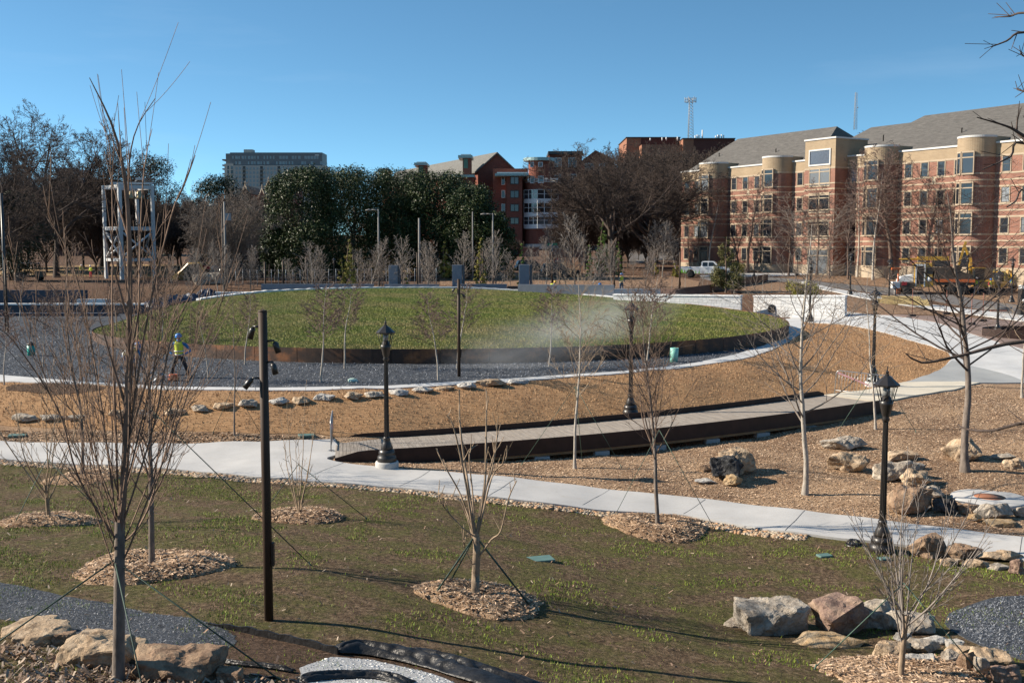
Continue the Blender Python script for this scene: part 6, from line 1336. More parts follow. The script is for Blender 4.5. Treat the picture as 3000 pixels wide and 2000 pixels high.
for i, (a, b_, w, h, m_, lb_, dp) in enumerate(RK): rock(a, b_, w * 1.02, h * 1.12, m_, lb_, 300 + i, .8, rz=(i % 3 - 1) * .15, depth=dp, layer=1)
RK2 = [(2285, 1863, 205, 112, r_gray, 'biggest layered gray boulder at lower right, dark on its right side', .7, .1), (2165, 1843, 90, 26, r_gray, 'thin gray slab sticking out left of the biggest boulder', .6, 0), (2482, 1868, 160, 118, r_red, 'reddish flat-faced boulder right of the biggest one', .7, .25), (2590, 1848, 150, 90, r_gray, 'gray block boulder behind the small silvery tree', .8, .1), (2690, 1860, 130, 70, r_gray, 'gray boulder right of the small silvery tree', .8, 0), (2450, 1905, 190, 46, r_och, 'low ochre boulder in front of the reddish one', .6, 0), (2622, 1925, 125, 44, r_tan, 'long buff stone at the foot of the small silvery tree', .5, .1),
       (2705, 1915, 118, 46, r_gray, 'gray stone right of the small silvery tree trunk', .6, 0), (2703, 1955, 95, 42, r_pale, 'pale flat stone, lowest right of the silvery tree trunk', .6, 0), (2792, 1950, 62, 46, r_gray, 'rounded gray stone in the lower right pile', .8, 0), (2800, 1903, 42, 36, r_pale, 'small white pointed stone on the lower right pile', .8, 0), (2845, 1978, 66, 64, r_brn, 'brown upright stone in the lower right pile', .8, .1), (2882, 1985, 44, 66, r_gray, 'narrow upright gray stone in the lower right pile', .8, 0), (2925, 1962, 125, 60, r_tan, 'buff layered stone at the edge of the gravel circle', .7, 0), (2960, 2003, 90, 55, r_red, 'reddish stone in the lower right corner', .7, 0), (2825, 1925, 90, 34, r_tan, 'low tan stone behind the lower right pile', .7, 0), (2755, 1890, 60, 26, r_pale, 'small pale stone by the gravel circle', .7, 0), (2650, 1880, 50, 28, r_pale, 'small white stone behind the silvery trunk', .7, 0),
       (2735, 1640, 105, 72, r_brn, 'large brown block beside the walkway behind the silvery tree', .6, .1), (2830, 1642, 105, 46, r_brn, 'long brown block lining the walkway at right', .5, 0), (2945, 1650, 118, 38, r_tan, 'flat-topped tan block lining the walkway at the right edge', .5, 0), (2790, 1660, 60, 28, r_tan, 'small tan stone below the brown walkway blocks', .6, 0), (2870, 1665, 75, 26, r_tan, 'flat buff stone below the walkway blocks', .6, 0), (2985, 1685, 45, 48, r_red, 'pinkish stone at the right edge below the walkway', .8, 0), (2930, 1672, 60, 20, r_gray, 'low gray stone at right below the walkway', .6, 0),
       (2165, 1395, 110, 78, r_tan, 'tan boulder behind the black one in the mulch', .8, 0), (2132, 1416, 105, 76, r_dark, 'black jagged boulder in the mulch left of the pale tree', .8, .2), (2150, 1428, 66, 34, r_och, 'small ochre stone in front of the black boulder', .8, 0), (2072, 1382, 45, 22, r_brn, 'small brown stone left of the black boulder', .7, 0), (2068, 1418, 62, 14, r_pale, 'thin pale slab at the foot of the black boulder', .6, 0),
       (2484, 1321, 140, 44, r_gray, 'long low gray boulder in the mulch beyond the pale tree', .6, .1), (2500, 1387, 125, 58, r_tan, 'wedge-shaped tan boulder left of the nearest lamp', .6, -.35), (2645, 1352, 95, 32, r_tan, 'low tan boulder right of the nearest lamp', .6, 0), (2620, 1412, 120, 58, r_gray, 'flat-topped gray boulder behind the nearest lamp post', .7, 0), (2680, 1380, 70, 26, r_gray, 'small gray boulder right of the flat-topped one', .7, 0), (2693, 1428, 85, 52, r_tan, 'round pale tan boulder right of the nearest lamp', .8, 0), (2680, 1514, 135, 88, r_brn, 'big brown split boulder right of the nearest lamp', .8, .1), (2735, 1462, 70, 36, r_gray, 'gray boulder behind the split brown one', .8, 0),
       (2778, 1508, 72, 46, r_dark, 'dark shaded boulder between the split one and the manhole', .8, 0), (2845, 1512, 75, 34, r_brn, 'small brown boulder under the manhole ring', .7, 0), (2925, 1528, 125, 52, r_gray, 'pale gray rugged boulder below the manhole ring', .7, 0), (2862, 1530, 45, 22, r_och, 'little ochre stone below the manhole ring', .7, 0), (2940, 1545, 95, 20, r_och, 'flat ochre stone beside the walkway at right', .6, 0), (2990, 1516, 40, 34, r_gray, 'gray stone cut by the right edge under the manhole ring', .7, 0), (2833, 1352, 108, 66, r_tan, 'square-cut tan boulder behind the thick gray trunk', .7, -.2), (2980, 1378, 60, 34, r_tan, 'tan boulder at the right edge beyond the thick trunk', .8, 0), (2945, 1348, 70, 18, r_gray, 'flat gray stone at the right edge', .6, 0)]
for i, (a, b_, w, h, m_, lb_, dp, rz) in enumerate(RK2): rock(a, b_, w * (1.1 if 0 < i < 25 else 1), h * (1.14 if i else 1.0), m_, lb_, 400 + i, .55 if i not in (0, 10) else .8, rz=rz, depth=dp, layer=i % 2)
# river stones along the walkway
def pebbles(name, n, gen, sz, mats, label, seed=1, flat_=.7, hz=.3, kind='stuff'):
    g = np.random.RandomState(seed); bm = bmesh.new(); bmesh.ops.create_icosphere(bm, subdivisions=1, radius=1); V0 = np.array([tuple(v.co) for v in bm.verts]); F0 = np.array([[v.index for v in f.verts] for f in bm.faces]); bm.free()
    C = gen(g, n); n = len(C); s_ = sz * (.5 + 1.0 * g.rand(n) ** 1.6)[:, None] * np.column_stack([1 + .5 * g.rand(n), .8 + .3 * g.rand(n), flat_ * (.7 + .5 * g.rand(n))]); a = g.rand(n) * 6.28; ca, sa = np.cos(a), np.sin(a)
    W = V0[None] * (1 + .22 * g.randn(n, len(V0), 1)) * s_[:, None, :]; X = W[..., 0] * ca[:, None] - W[..., 1] * sa[:, None]; Yv = W[..., 0] * sa[:, None] + W[..., 1] * ca[:, None]; z = H(C[:, 0], C[:, 1]) + s_[:, 2] * hz + (C[:, 2] if C.shape[1] > 2 else 0)
    V = np.stack([X + C[:, :1], Yv + C[:, 1:2], W[..., 2] + z[:, None]], -1).reshape(-1, 3); Fc = (F0[None] + (np.arange(n) * len(V0))[:, None, None]).reshape(-1, 3)
    mi = np.repeat(g.randint(0, len(mats), n), len(F0)); o = linkmesh(name, np_mesh(name, V, [Fc], mats, mi, False)); o['kind'] = kind; o['label'] = label; return o
def pmat(name, c): return M(name, c, .85, .2, 9, .4, 30)
pms = [pmat('pebble_a', (0.42, 0.30, 0.19)), pmat('pebble_b', (0.32, 0.22, 0.14)), pmat('pebble_c', (0.52, 0.43, 0.32)), pmat('pebble_d', (0.30, 0.25, 0.20)), pmat('pebble_e', (0.45, 0.26, 0.14))]
wbl = [Vector(v[:2]) for v in wb]
def strip_gen(path, off0, off1, t0=0, t1=1):
    seg = np.array([tuple(p) for p in path]); d = np.diff(seg, axis=0); L_ = np.hypot(*d.T); cum = np.concatenate([[0], np.cumsum(L_)])
    def f(g, n):
        s = (t0 + (t1 - t0) * g.rand(n)) * cum[-1]; k = np.clip(np.searchsorted(cum, s) - 1, 0, len(L_) - 1); u = (s - cum[k]) / L_[k]; P = seg[k] + d[k] * u[:, None]; nn = np.column_stack([d[k][:, 1], -d[k][:, 0]]) / L_[k][:, None]
        return P + nn * (off0 + (off1 - off0) * g.rand(n)[:, None])
    return f
pebbles('river_stone_border', 8000, strip_gen(wbl, .03, .48, .04, .80), .046, pms, 'border of tan river stones between walkway and lawn', 3)
wl = [M('white_pebble_a', (0.75, 0.75, 0.73), .8, .12), M('white_pebble_b', (0.36, 0.37, 0.37), .8, .12)]
gpoly = np.array([tuple(at(*p)[:2]) for p in [(885, 1965), (930, 1945), (972, 1930), (1091, 1938), (1240, 1972), (1330, 2003), (1360, 2040), (870, 2040)]])
def poly_gen(poly, dz=0.0):
    def f(g, n):
        lo, hi = poly.min(0), poly.max(0); P = lo + (hi - lo) * g.rand(n * 3, 2); k = inside(poly, P[:, 0], P[:, 1]); P = P[k][:n]; return np.column_stack([P, np.full(len(P), dz)])
    return f
pebbles('white_pebbles', 5200, poly_gen(gpoly, .02), .016, wl, 'bed of small white drainage pebbles beside the black fabric', 5)

# ------------------------------------------------------------------ mulch rings with chips
ring_bm = []
chipm = [M('chip_pale', (0.70, 0.51, 0.345), .9, .15, 8), M('chip_mid', (0.52, 0.345, 0.215), .9, .2, 8), M('chip_dark', (0.15, 0.085, 0.05), .9, .2, 8)]
def chips(n, gen, zf, L0=.045, seed=1, name='mulch_chips', label='loose wood chips', mats=None, up=.35):
    g = np.random.RandomState(seed); C = gen(g, n); n = len(C); a = g.rand(n) * 6.28; l = L0 * (.4 + g.rand(n)); w = l * (.16 + .2 * g.rand(n)); tz_ = (g.rand(n) - .5) * up * 2
    D = np.column_stack([np.cos(a), np.sin(a), tz_]) * l[:, None]; E = np.column_stack([-np.sin(a), np.cos(a), (g.rand(n) - .5) * 1.2]) * w[:, None]; z = zf(C[:, 0], C[:, 1]) + np.abs(tz_) * l * .6 + .01
    P = np.column_stack([C[:, :2], z]); V = np.stack([P - D - E, P + D - E * .6, P + D * 1.1 + E, P - D * .9 + E], 1).reshape(-1, 3)
    o = linkmesh(name, np_mesh(name, V, [np.arange(n * 4).reshape(-1, 4)], mats or chipm, g.choice(3, n, p=[.30, .42, .28]))); o['kind'] = 'stuff'; o['label'] = label; return o
RINGS = []
def mring(px, py, wpx, hgt, lb, seed):
    p = at(px, py); r = wpx / S(p.y) / 2; RINGS.append((p.x, p.y, r, hgt)); g = np.random.RandomState(seed); n = 64; m = 16; V = []; 
    prof = lambda t: hgt * (np.sin(PI * min(1, t * .95 + .05)) ** .8 * (1 - .25 * (t < .5))) - .03 * t
    wob = 1 + .10 * np.sin(np.linspace(0, 2 * PI, n, endpoint=False) * 3 + seed) + .03 * g.randn(n)
    for j in range(m + 1):
        t = j / m
        for i in range(n):
            a = 2 * PI * i / n; rr = r * t * wob[i]; x = p.x + rr * math.cos(a); y = p.y + rr * math.sin(a) * .92
            zz = (hgt * .42 + hgt * .58 * math.sin(PI * min(1, t * 1.25) * .8)) * (1 if t < .55 else max(0, 1 - ((t - .55) / .45) ** 1.6)) + g.randn() * .012; V.append((x, y, float(H(x, y)) + .02 + zz - (.08 if j == m else 0)))
    Q = [(j * n + i, j * n + (i + 1) % n, (j + 1) * n + (i + 1) % n, (j + 1) * n + i) for j in range(m) for i in range(n)]
    me = np_mesh('mulch_ring', V, [np.array(Q), ], g_mulch, None, True); o = linkmesh('mulch_ring', me); tag(o, lb, 'mulch mound', 'raised mulch rings round the planted trees')
    co = np.array(V).reshape(m + 1, n, 3)
    def zf(x, y):
        a = np.arctan2((y - p.y) / .92, x - p.x) % (2 * PI); i = (a / (2 * PI) * n); i0 = i.astype(int) % n; rr = np.hypot(x - p.x, (y - p.y) / .92) / (r * wob[i0]); j = np.clip(rr * m, 0, m - .001); j0 = j.astype(int); f = j - j0
        return co[j0, i0, 2] * (1 - f) + co[j0 + 1, i0, 2] * f
    def gen(g_, k):
        a = g_.rand(k) * 2 * PI; t = np.sqrt(g_.rand(k)) * .97; i0 = (a / (2 * PI) * n).astype(int) % n; return np.column_stack([p.x + r * wob[i0] * t * np.cos(a), p.y + r * wob[i0] * t * np.sin(a) * .92])
    c = chips(int(2600 * (r / 1.2) ** 2), gen, zf, .034, seed); c.parent = o; c.name = 'wood_chips'; del c['label']
mring(443, 1671, 470, .20, 'wide mulch mound under the slim tree behind the foreground tree', 1); mring(145, 1530, 290, .17, 'mulch mound under the leftmost small forked tree', 2); mring(240, 1402, 230, .10, 'mulch mound at the top of the lawn beside the walkway at left', 3)
mring(885, 1517, 275, .17, 'mulch mound under the multi-stemmed sapling right of the tall pole', 4); mring(1410, 1760, 390, .18, 'central mulch mound under the knobbly sapling', 5); mring(1925, 1552, 320, .22, 'mulch mound against the walkway under the dense upright tree', 6); mring(2640, 1985, 520, .10, 'mulch area under the small silvery tree at lower right', 7)
# chips, leaves and blades over the ground
mulch_poly = np.array([tuple(v[:2]) for v in wt[6:]] + [tuple(at(*q)[:2]) for q in [(3300, 1200), (2863, 1126), (2742, 1155), (2606, 1180), (2400, 1225), (1900, 1300), (1325, 1350), (1013, 1340)]])
chips(95000, poly_gen(mulch_poly), H, .030, 11, 'mulch_chips', 'loose pale wood chips over the mulch bed')
mp2 = np.array([tuple(at(*q)[:2]) for q in [(-150, 1250), (340, 1262), (723, 1271), (975, 1282), (975, 1290), (757, 1298), (340, 1301), (-150, 1290)]]); chips(9000, poly_gen(mp2), H, .045, 12, 'mulch_chips', 'strip of loose chips between straw slope and walkway')
lp = np.array([tuple(v[:2]) for v in lawn_poly])
leafm = [M('dead_leaf_a', (0.30, 0.19, 0.12), .85, .2), M('dead_leaf_b', (0.20, 0.13, 0.09), .85, .2), M('dead_leaf_c', (0.42, 0.33, 0.25), .85, .2)]
pebbles('soil_clods', 9000, poly_gen(lp), .016, [M('clod_a', (0.13, 0.088, 0.055), .95, .3, 12), M('clod_b', (0.20, 0.145, 0.095), .95, .3, 12), M('clod_c', (0.06, .04, .025), .95, .3, 12)], 'small clods of dark soil over the thin lawn', 9)
chips(3600, poly_gen(lp, 0), lambda x, y: H(x, y) + .03, .035, 15, 'dead_leaves', 'scattered dead leaves and twigs on the thin lawn', leafm, .8)
lfp = np.array([tuple(at(*q)[:2]) for q in [(-100, 1890), (160, 1905), (400, 1960), (640, 1990), (900, 2010), (900, 2060), (-100, 2060)]]); chips(2400, poly_gen(lfp, 0), lambda x, y: H(x, y) + .03, .04, 16, 'dead_leaves', 'pinkish dead leaves around the lower left boulders', leafm, .9)
def blades(name, gen, n, zf, h, mat, seed, label, dens=None, w=.3):
    g = np.random.RandomState(seed); C = gen(g, n)[:, :2]
    if dens is not None: C = C[g.rand(len(C)) < dens(C[:, 0], C[:, 1])]
    n = len(C); a = g.rand(n) * 6.28; hh = h * (.4 + .9 * g.rand(n)); ww = hh * w * .3; z = zf(C[:, 0], C[:, 1]); tp = (g.rand(n, 2) - .5) * hh[:, None] * 1.1
    V = np.stack([np.column_stack([C[:, 0] - np.cos(a) * ww, C[:, 1] - np.sin(a) * ww, z - .005]), np.column_stack([C[:, 0] + np.cos(a) * ww, C[:, 1] + np.sin(a) * ww, z - .005]), np.column_stack([C + tp, z + hh])], 1).reshape(-1, 3)
    o = linkmesh(name, np_mesh(name, V, [np.arange(n * 3).reshape(-1, 3)], mat)); o['kind'] = 'stuff'; o['label'] = label; return o
m_bl = leafmat('grass_blade', [(0, (0.10, 0.17, 0.015)), (.5, (0.20, 0.31, 0.028)), (.85, (0.30, 0.37, 0.05)), (1, (0.38, 0.34, 0.12))], .6)
m_blm = leafmat('mound_blade', [(0, (0.10, 0.13, 0.018)), (.5, (0.18, 0.225, 0.032)), (.8, (0.28, 0.29, 0.06)), (1, (0.42, 0.36, 0.13))], .6)
def patchy(m_, c2, scale, amt):
    nt_ = m_.node_tree; b_ = nt_.nodes['Principled BSDF']; src = b_.inputs['Base Color'].links[0].from_socket
    r_ = ramp(nt_, [(.46, (0, 0, 0)), (.62, (amt, amt, amt))], tex(nt_, scale, 4, .6, stretch=(.5, 1.3, 1))); nt_.links.new(mix(nt_, r_.outputs[0], src, c2), b_.inputs['Base Color'])
patchy(m_blm, (0.36, 0.285, 0.12), .16, .85)
def patch(x, y):
    v = np.array([noise.fractal(Vector((a * .55, b * .55, 3.1)), 1, 2, 4) for a, b in zip(x, y)]); d = pdist(wba, x, y, False); v = v + .16 * np.exp(-((d - 1.3) / 1.0) ** 2) + .12 * (x < -5) - .10 * sst(1.5, 0, np.abs(x - 1) / 5) ; return np.clip((v - .13) * 5, .04, 1)
wba = np.array([tuple(v[:2]) for v in wb])
blades('lawn_grass', poly_gen(lp), 420000, lambda x, y: H(x, y) + .012, .044, m_bl, 21, 'sparse new grass in patches over the brown lawn', patch, .5)
def disc_gen(g, n):
    r = MR * .995 * np.sqrt(g.rand(n)); t = g.rand(n) * 2 * PI; return np.column_stack([MC[0] + r * np.cos(t), MC[1] + r * np.sin(t)])
blades('mound_blades', disc_gen, 420000, mound_z, .06, m_blm, 22, 'short rough grass covering the mound', lambda x, y: .35 + .65 * np.clip((90 - y) / 40, 0, 1), .8)
m_sb = leafmat('straw_blade', [(0, (0.26, 0.14, 0.07)), (.6, (0.45, 0.27, 0.145)), (1, (0.62, 0.43, 0.26))], .8)
stp = np.array([tuple(v[:2]) for v in straw_poly]); blades('straw_fibres', poly_gen(stp), 110000, lambda x, y: H(x, y) + .02, .06, m_sb, 23, 'dry dormant turf fibres on the slope', None, .8)
dl_ = [M('slate_chip_a', (0.05, 0.06, 0.08), .7, .2), M('slate_chip_b', (0.165, 0.175, 0.19), .7, .2), M('slate_chip_c', (0.36, 0.38, 0.42), .7, .2)]
def front_plaza(g, n):
    pl = np.vstack([kin, [[16, 66], [5, 50], [-20, 56], [-28, 70], [-45, 70], [-45, kin[0][1]]]]); C = poly_gen(pl)(g, n); r = np.hypot(C[:, 0] - MC[0], C[:, 1] - MC[1]); return C[r > MR + .1]
chips(80000, front_plaza, lambda x, y: H(x, y) + .03, .03, 31, 'slate_chips', 'loose blue-gray slate chippings on the plaza', dl_, .9)
pp = np.array([tuple(at(*q)[:2]) for q in [(-100, 1690), (0, 1712), (340, 1780), (560, 1815), (680, 1865), (640, 1920), (404, 1895), (0, 1810), (-100, 1790)]]); chips(9000, poly_gen(pp), lambda x, y: H(x, y) + .03, .010, 32, 'slate_chips', 'fine slate chippings on the lower left path', dl_, .8)
pp = np.array([tuple(at(*q)[:2]) for q in [(3100, 1750), (2915, 1753), (2790, 1797), (2768, 1822), (2850, 1883), (3000, 1935), (3100, 1940)]]); chips(9000, poly_gen(pp), lambda x, y: H(x, y) + .03, .016, 33, 'slate_chips', 'fine slate chippings in the lower right circle', dl_, .8)

# ------------------------------------------------------------------ black landscape fabric and edging strip
m, nt, b = newmat('black_fabric'); m_fab = m; nt.links.new(ramp(nt, [(0.3, (0.008, 0.008, 0.009)), (0.7, (0.03, 0.03, 0.032))], tex(nt, 3, 5, .6)).outputs[0], b.inputs['Base Color']); b.inputs['Roughness'].default_value = .42; b.inputs['Specular IOR Level'].default_value = .35; bump(nt, b, tex(nt, 5, 5, .6, stretch=(1, 2, 1)), .7, .05)
def fabric(name, pxs, wid, hgt, label, seed, folds=3):
    P = spline([at(*q) for q in pxs], 14); n = len(P); k = 22; V = []; rs = random.Random(seed)
    for i, c in enumerate(P):
        d = (P[min(i + 1, n - 1)] - P[max(i - 1, 0)]).normalized(); w = Vector((-d.y, d.x, 0)); t = i / (n - 1); env = min(1, t * 7, (1 - t) * 7) ** .5; ww = wid[0] + (wid[1] - wid[0]) * t
        for j in range(k + 1):
            s_ = j / k * 2 - 1; q = c + w * (s_ * ww); nz = noise.fractal(Vector((t * 9 + seed, s_ * 1.6, seed)), 1, 2, 3)
            zz = hgt * env * max(0, (1 - abs(s_) ** 2.2)) * (.35 + 1.1 * abs(math.sin(s_ * folds * 1.3 + nz * 1.7 + t * 5)) + .12 * nz); q.z = float(H(q.x, q.y)) + .045 + max(0, zz) ; V.append(tuple(q + d * nz * .05))
    Q = np.array([(i * (k + 1) + j, i * (k + 1) + j + 1, (i + 1) * (k + 1) + j + 1, (i + 1) * (k + 1) + j) for i in range(n - 1) for j in range(k)])
    o = linkmesh(name, np_mesh(name, V, [Q], m_fab, None, True)); sd = o.modifiers.new('thick', 'SOLIDIFY'); sd.thickness = .008; return tag(o, label, 'fabric')
fabric('landscape_fabric', [(985, 1915), (1070, 1915), (1190, 1932), (1300, 1955), (1400, 1985), (1560, 2030)], (.12, .46), .10, 'crumpled black landscape fabric along the far side of the white pebbles', 3)
fabric('landscape_fabric', [(880, 2000), (980, 1990), (1100, 1990), (1200, 2010)], (.10, .13), .05, 'black landscape fabric at the bottom edge in front of the white pebbles', 8)
fabric('landscape_fabric', [(640, 1945), (700, 1955), (780, 1962), (860, 1975)], (.03, .04), .03, 'thin strip of torn black fabric in the soil right of the boulders', 9)
def strip(name, pxs, hgt, label, mat, cat='edging'):
    P = spline([at(*q) for q in pxs], 8); e = MB(); vs = []; fs = []
    for i, c in enumerate(P):
        hz = hgt * min(1, .3 + i * .08); d = (P[min(i + 1, len(P) - 1)] - P[max(i - 1, 0)]).normalized(); w = Vector((-d.y, d.x, 0)) * .012
        g = float(H(c.x, c.y)); wv = .012 * math.sin(i * 1.7); vs += [(c.x - w.x, c.y - w.y, g - .05), (c.x - w.x, c.y - w.y, g + hz + wv), (c.x + w.x, c.y + w.y, g + hz + wv), (c.x + w.x, c.y + w.y, g - .05)]
    for i in range(len(P) - 1):
        for k in range(4): fs.append((i * 4 + k, i * 4 + (k + 1) % 4, i * 4 + 4 + (k + 1) % 4, i * 4 + 4 + k))
    fs += [(0, 3, 2, 1), tuple(len(P) * 4 - 4 + q for q in (0, 1, 2, 3))]; e.add(vs, fs, mat); return tag(e.build(name), label, cat)
strip('black_edging_strip', [(604, 1832), (723, 1858), (850, 1886), (990, 1922)], .12, 'black silt strip standing on edge beside the soil at the foot of the brown pole', m_fab)
strip('black_edging_strip', [(690, 1972), (800, 1992), (900, 2010)], .05, 'low black strip in the soil at the bottom edge', m_fab)

# ------------------------------------------------------------------ small ground fittings
def disc(px, py, r, z, m, name, label, cat, parts=()):
    p = at(px, py); o = thing(name, label, cat, p); MB().lathe([(r, -.1), (r, z), (r * .96, z + .02), (0, z + .021)], m, 40).build('rim', o)
    for (dx, dy, rr, zz, mm, nm) in parts: MB().lathe([(rr, z), (rr, zz), (0, zz + .006)], mm, 32, (dx, dy, 0)).build(nm, o)
    return o
disc(2900, 1462, 1.05, .05, m_conc, 'manhole', 'round concrete manhole ring with a rusty lid in the mulch at right', 'manhole', [(0, .02, .42, .075, M('rust_lid', (0.30, .12, .06), .8, .3, 6, .5, 20), 'lid')])
m_grn = M('green_valve_box', (0.11, 0.20, 0.18), .6, .15, 4)
for (a, b_, w, lb_) in [(1584, 1642, 66, 'dull green valve box cover in the middle of the lawn'), (52, 1277, 44, 'green valve box cover by the walkway at the far left'), (898, 1277, 40, 'green valve box cover left of the leaning barrier'), (2415, 1631, 36, 'green valve box cover half hidden in grass before the nearest lamp'), (2590, 1640, 30, 'green valve box cover just below the nearest lamp')]:
    p = at(a, b_); r = w / S(p.y) / 2; o = thing('valve_box', lb_, 'valve box', p, .3); MB().box((0, 0, 0), (2 * r, 1.3 * r, .09), m_grn).build('cover', o, bevel=.01); MB().box((0, 0, .03), (2.3 * r, 1.6 * r, .06), m_grn).build('frame', o, bevel=.01)
p = at(2500, 1597); o = thing('dome_grate', 'black domed drain grate beside the river stones left of the nearest lamp', 'drain', p); MB().lathe([(.19, -.05), (.20, .02), (.18, .04)], m_iron, 20).build('rim', o); e = MB()
for k in range(12): t = 2 * PI * k / 12; e.tube([(.18 * math.cos(t) * c, .18 * math.sin(t) * c, .03 + .12 * math.sin(s2)) for c, s2 in ((1, 0), (.85, .7), (.5, 1.2), (.1, 1.57))], .014, m_iron, 4)
e.build('grate', o)
# crowd barriers
m_st = M('galvanised_steel', (0.42, 0.43, 0.44), .4, .1, 4, metal=.5)
def barrier(p, rz, lean, label, L_=2.3, h=1.08, tape=True):
    o = thing('crowd_barrier', label, 'barrier', p, rz); o.rotation_euler = (lean[0], lean[1], rz)
    e = MB(); pts = [(0, 0, 0), (0, 0, h - .12), (.04, 0, h - .03), (.12, 0, h), (L_ - .12, 0, h), (L_ - .04, 0, h - .03), (L_, 0, h - .12), (L_, 0, 0)]; e.tube(pts, .021, m_st, 8); e.tube([(0, 0, .22), (L_, 0, .22)], .016, m_st, 6); e.build('frame', o)
    for i in range(17): x = L_ * (i + 1) / 18; MB().tube([(x, 0, .22), (x, 0, h)], .009, m_st, 5).build('bar', o)
    for x in (.12, L_ - .12): e = MB(); e.tube([(x, -.32, .0), (x, 0, .10), (x, .32, 0)], .018, m_st, 5); e.build('foot', o)
    if tape: e = MB(); e.add([(.05, -.03, h - .05), (.05, -.03, h - .13), (L_ * .6, -.05, h - .52), (L_ * .6, -.05, h - .46)], [(0, 1, 2, 3)], M('pink_tape', (0.65, .35, .38), .6)); e.build('marker_tape', o)
    return o
p = at(2444, 1157); barrier(p, R(-22), (0, R(4)), 'leaning steel crowd barrier at the right end of the boardwalk, across the cream path')
p = at(970, 1328); barrier(p, R(98), (R(0), 0), 'steel barrier seen nearly edge-on at the left end of the boardwalk', 2.2)
# bins
def bin_(px, pb, wpx, hpx, col, label, lid=True, tilt=0):
    p = at(px, pb); r = wpx / S(p.y) / 2; h = hpx / S(p.y); o = thing('refuse_bin', label, 'bin', p); o.rotation_euler = (0, tilt, 0); e = MB(); e.lathe([(r * .9, 0), (r * .96, h * .5), (r, h), (r * .93, h), (r * .9, h - .03)], col, 16); e.build('body', o)
    if lid: e = MB(); e.lathe([(r * 1.06, h), (r * 1.0, h + .06), (r * .6, h + .12), (0, h + .14)], m_iron, 14); e.build('lid', o)
    return o
m_tl = M('teal_plastic', (0.015, 0.36, 0.30), .45, .06); m_mint = M('mint_plastic', (0.26, 0.62, 0.52), .5, .06)
bin_(92, 1043, 23, 33, m_tl, 'teal bin with a black top on the gravel at left', True); bin_(1974, 1062, 25, 44, m_mint, 'pale mint green bin near the right end of the gravel', False, .03)
p = at(1033, 1121); e = MB(); o = linkmesh('plastic_sack', rock_mesh(77, (.48, .3, .2), M('sack_white', (0.42, .58, .52), .5, .3, 4), .3)); o.location = p + Vector((0, 0, .09)); tag(o, 'small pale green and white plastic sack lying on the gravel', 'sack')
# post and wire fence behind the long slate wall
WR = [MB(), MB(), MB()]; f_ = thing('wire_fence', 'thin post and wire fence behind the slate walls', 'fence', (0, 0, 0)); e2 = MB(); prev = None
for i, px in enumerate(range(690, 1290, 21)):
    Y = 106 + i * .1; q = pt(px, 800, Y); z = float(H(q.x, Y)); MB().tube([(q.x, Y, z - .2), (q.x, Y, z + 1.7)], .035, m_galv, 5).build('post', f_)
    if prev:
        for k_, hz in enumerate((.2, .9, 1.6)): WR[k_].tube([(prev[0], prev[1], prev[2] + hz), (q.x, Y, z + hz)], .012, m_galv, 3)
    prev = (q.x, Y, z)
[w_.build('wire', f_) for w_ in WR]
# lumber stack
m_lum = M('fresh_lumber', (0.62, 0.46, 0.21), .75, .12, 2, stretch=(1, 1, 12)); m_lend = M('lumber_end', (0.13, 0.11, 0.06), .8, .3, 20)
p = at(2722, 899); o = thing('lumber_stack', 'stack of fresh yellow timber boards by the sidewalk at right', 'lumber', p, R(-20)); W = 4.0
for k in range(6):
    e = MB(); l0 = -W * .8; e.box(((l0 + .35 - .1 * (k % 2)) / 1 + .9 - (0 if k < 4 else 1.0) * .2, .55 if k < 4 else .35, .12 + .13 * k), (W - (0 if k < 4 else .9), 1.1 if k < 4 else .7, .122), m_lum); e.build('board_layer', o)
e = MB(); e.box((.9 + .35 - .8 * W + W / 2 + .012, .55, .38), (.02, 1.08, .6), m_lend); e.build('board_ends', o)
# sawhorse-like forms: red stakes in blocks at right
for i, (a, b_, tp) in enumerate([(2672, 928, 845), (2772, 922, 850), (2845, 953, 860), (2879, 943, 858)]):
    p = at(a, b_); h = topz(a, tp, p.y) - p.z; o = thing('rope_stake', ['reddish stake in a dark block on the brown paving, leftmost', 'reddish stake in a dark block beside the lumber', 'reddish stake in a dark block nearest the planter', 'reddish stake in a dark block right of centre on the paving'][i], 'stake', p, 0, 'stakes standing on the brown paving'); MB().tube([(0, 0, .15), (0, 0, h)], .025, M('rusty_rod', (0.28, .11, .08), .8), 6).build('rod', o); MB().box((0, 0, .09), (.5, .28, .2), M('dark_block', (0.06, .045, .04), .8)).build('block', o, bevel=.02)
p = at(2925, 912); o = thing('pipe_bundle', 'bundle of gray pipes on a pallet beside the sidewalk at right', 'pipes', p, R(-15))
for k in range(5): MB().tube([(-1.0, .1 * k, .16 + .1 * (k % 2)), (1.0, .1 * k, .16 + .1 * (k % 2))], .06, m_pgray, 8).build('pipe', o)
MB().box((0, .2, .05), (1.2, .8, .1), M('pallet_red', (0.30, .13, .09), .8)).build('pallet', o)
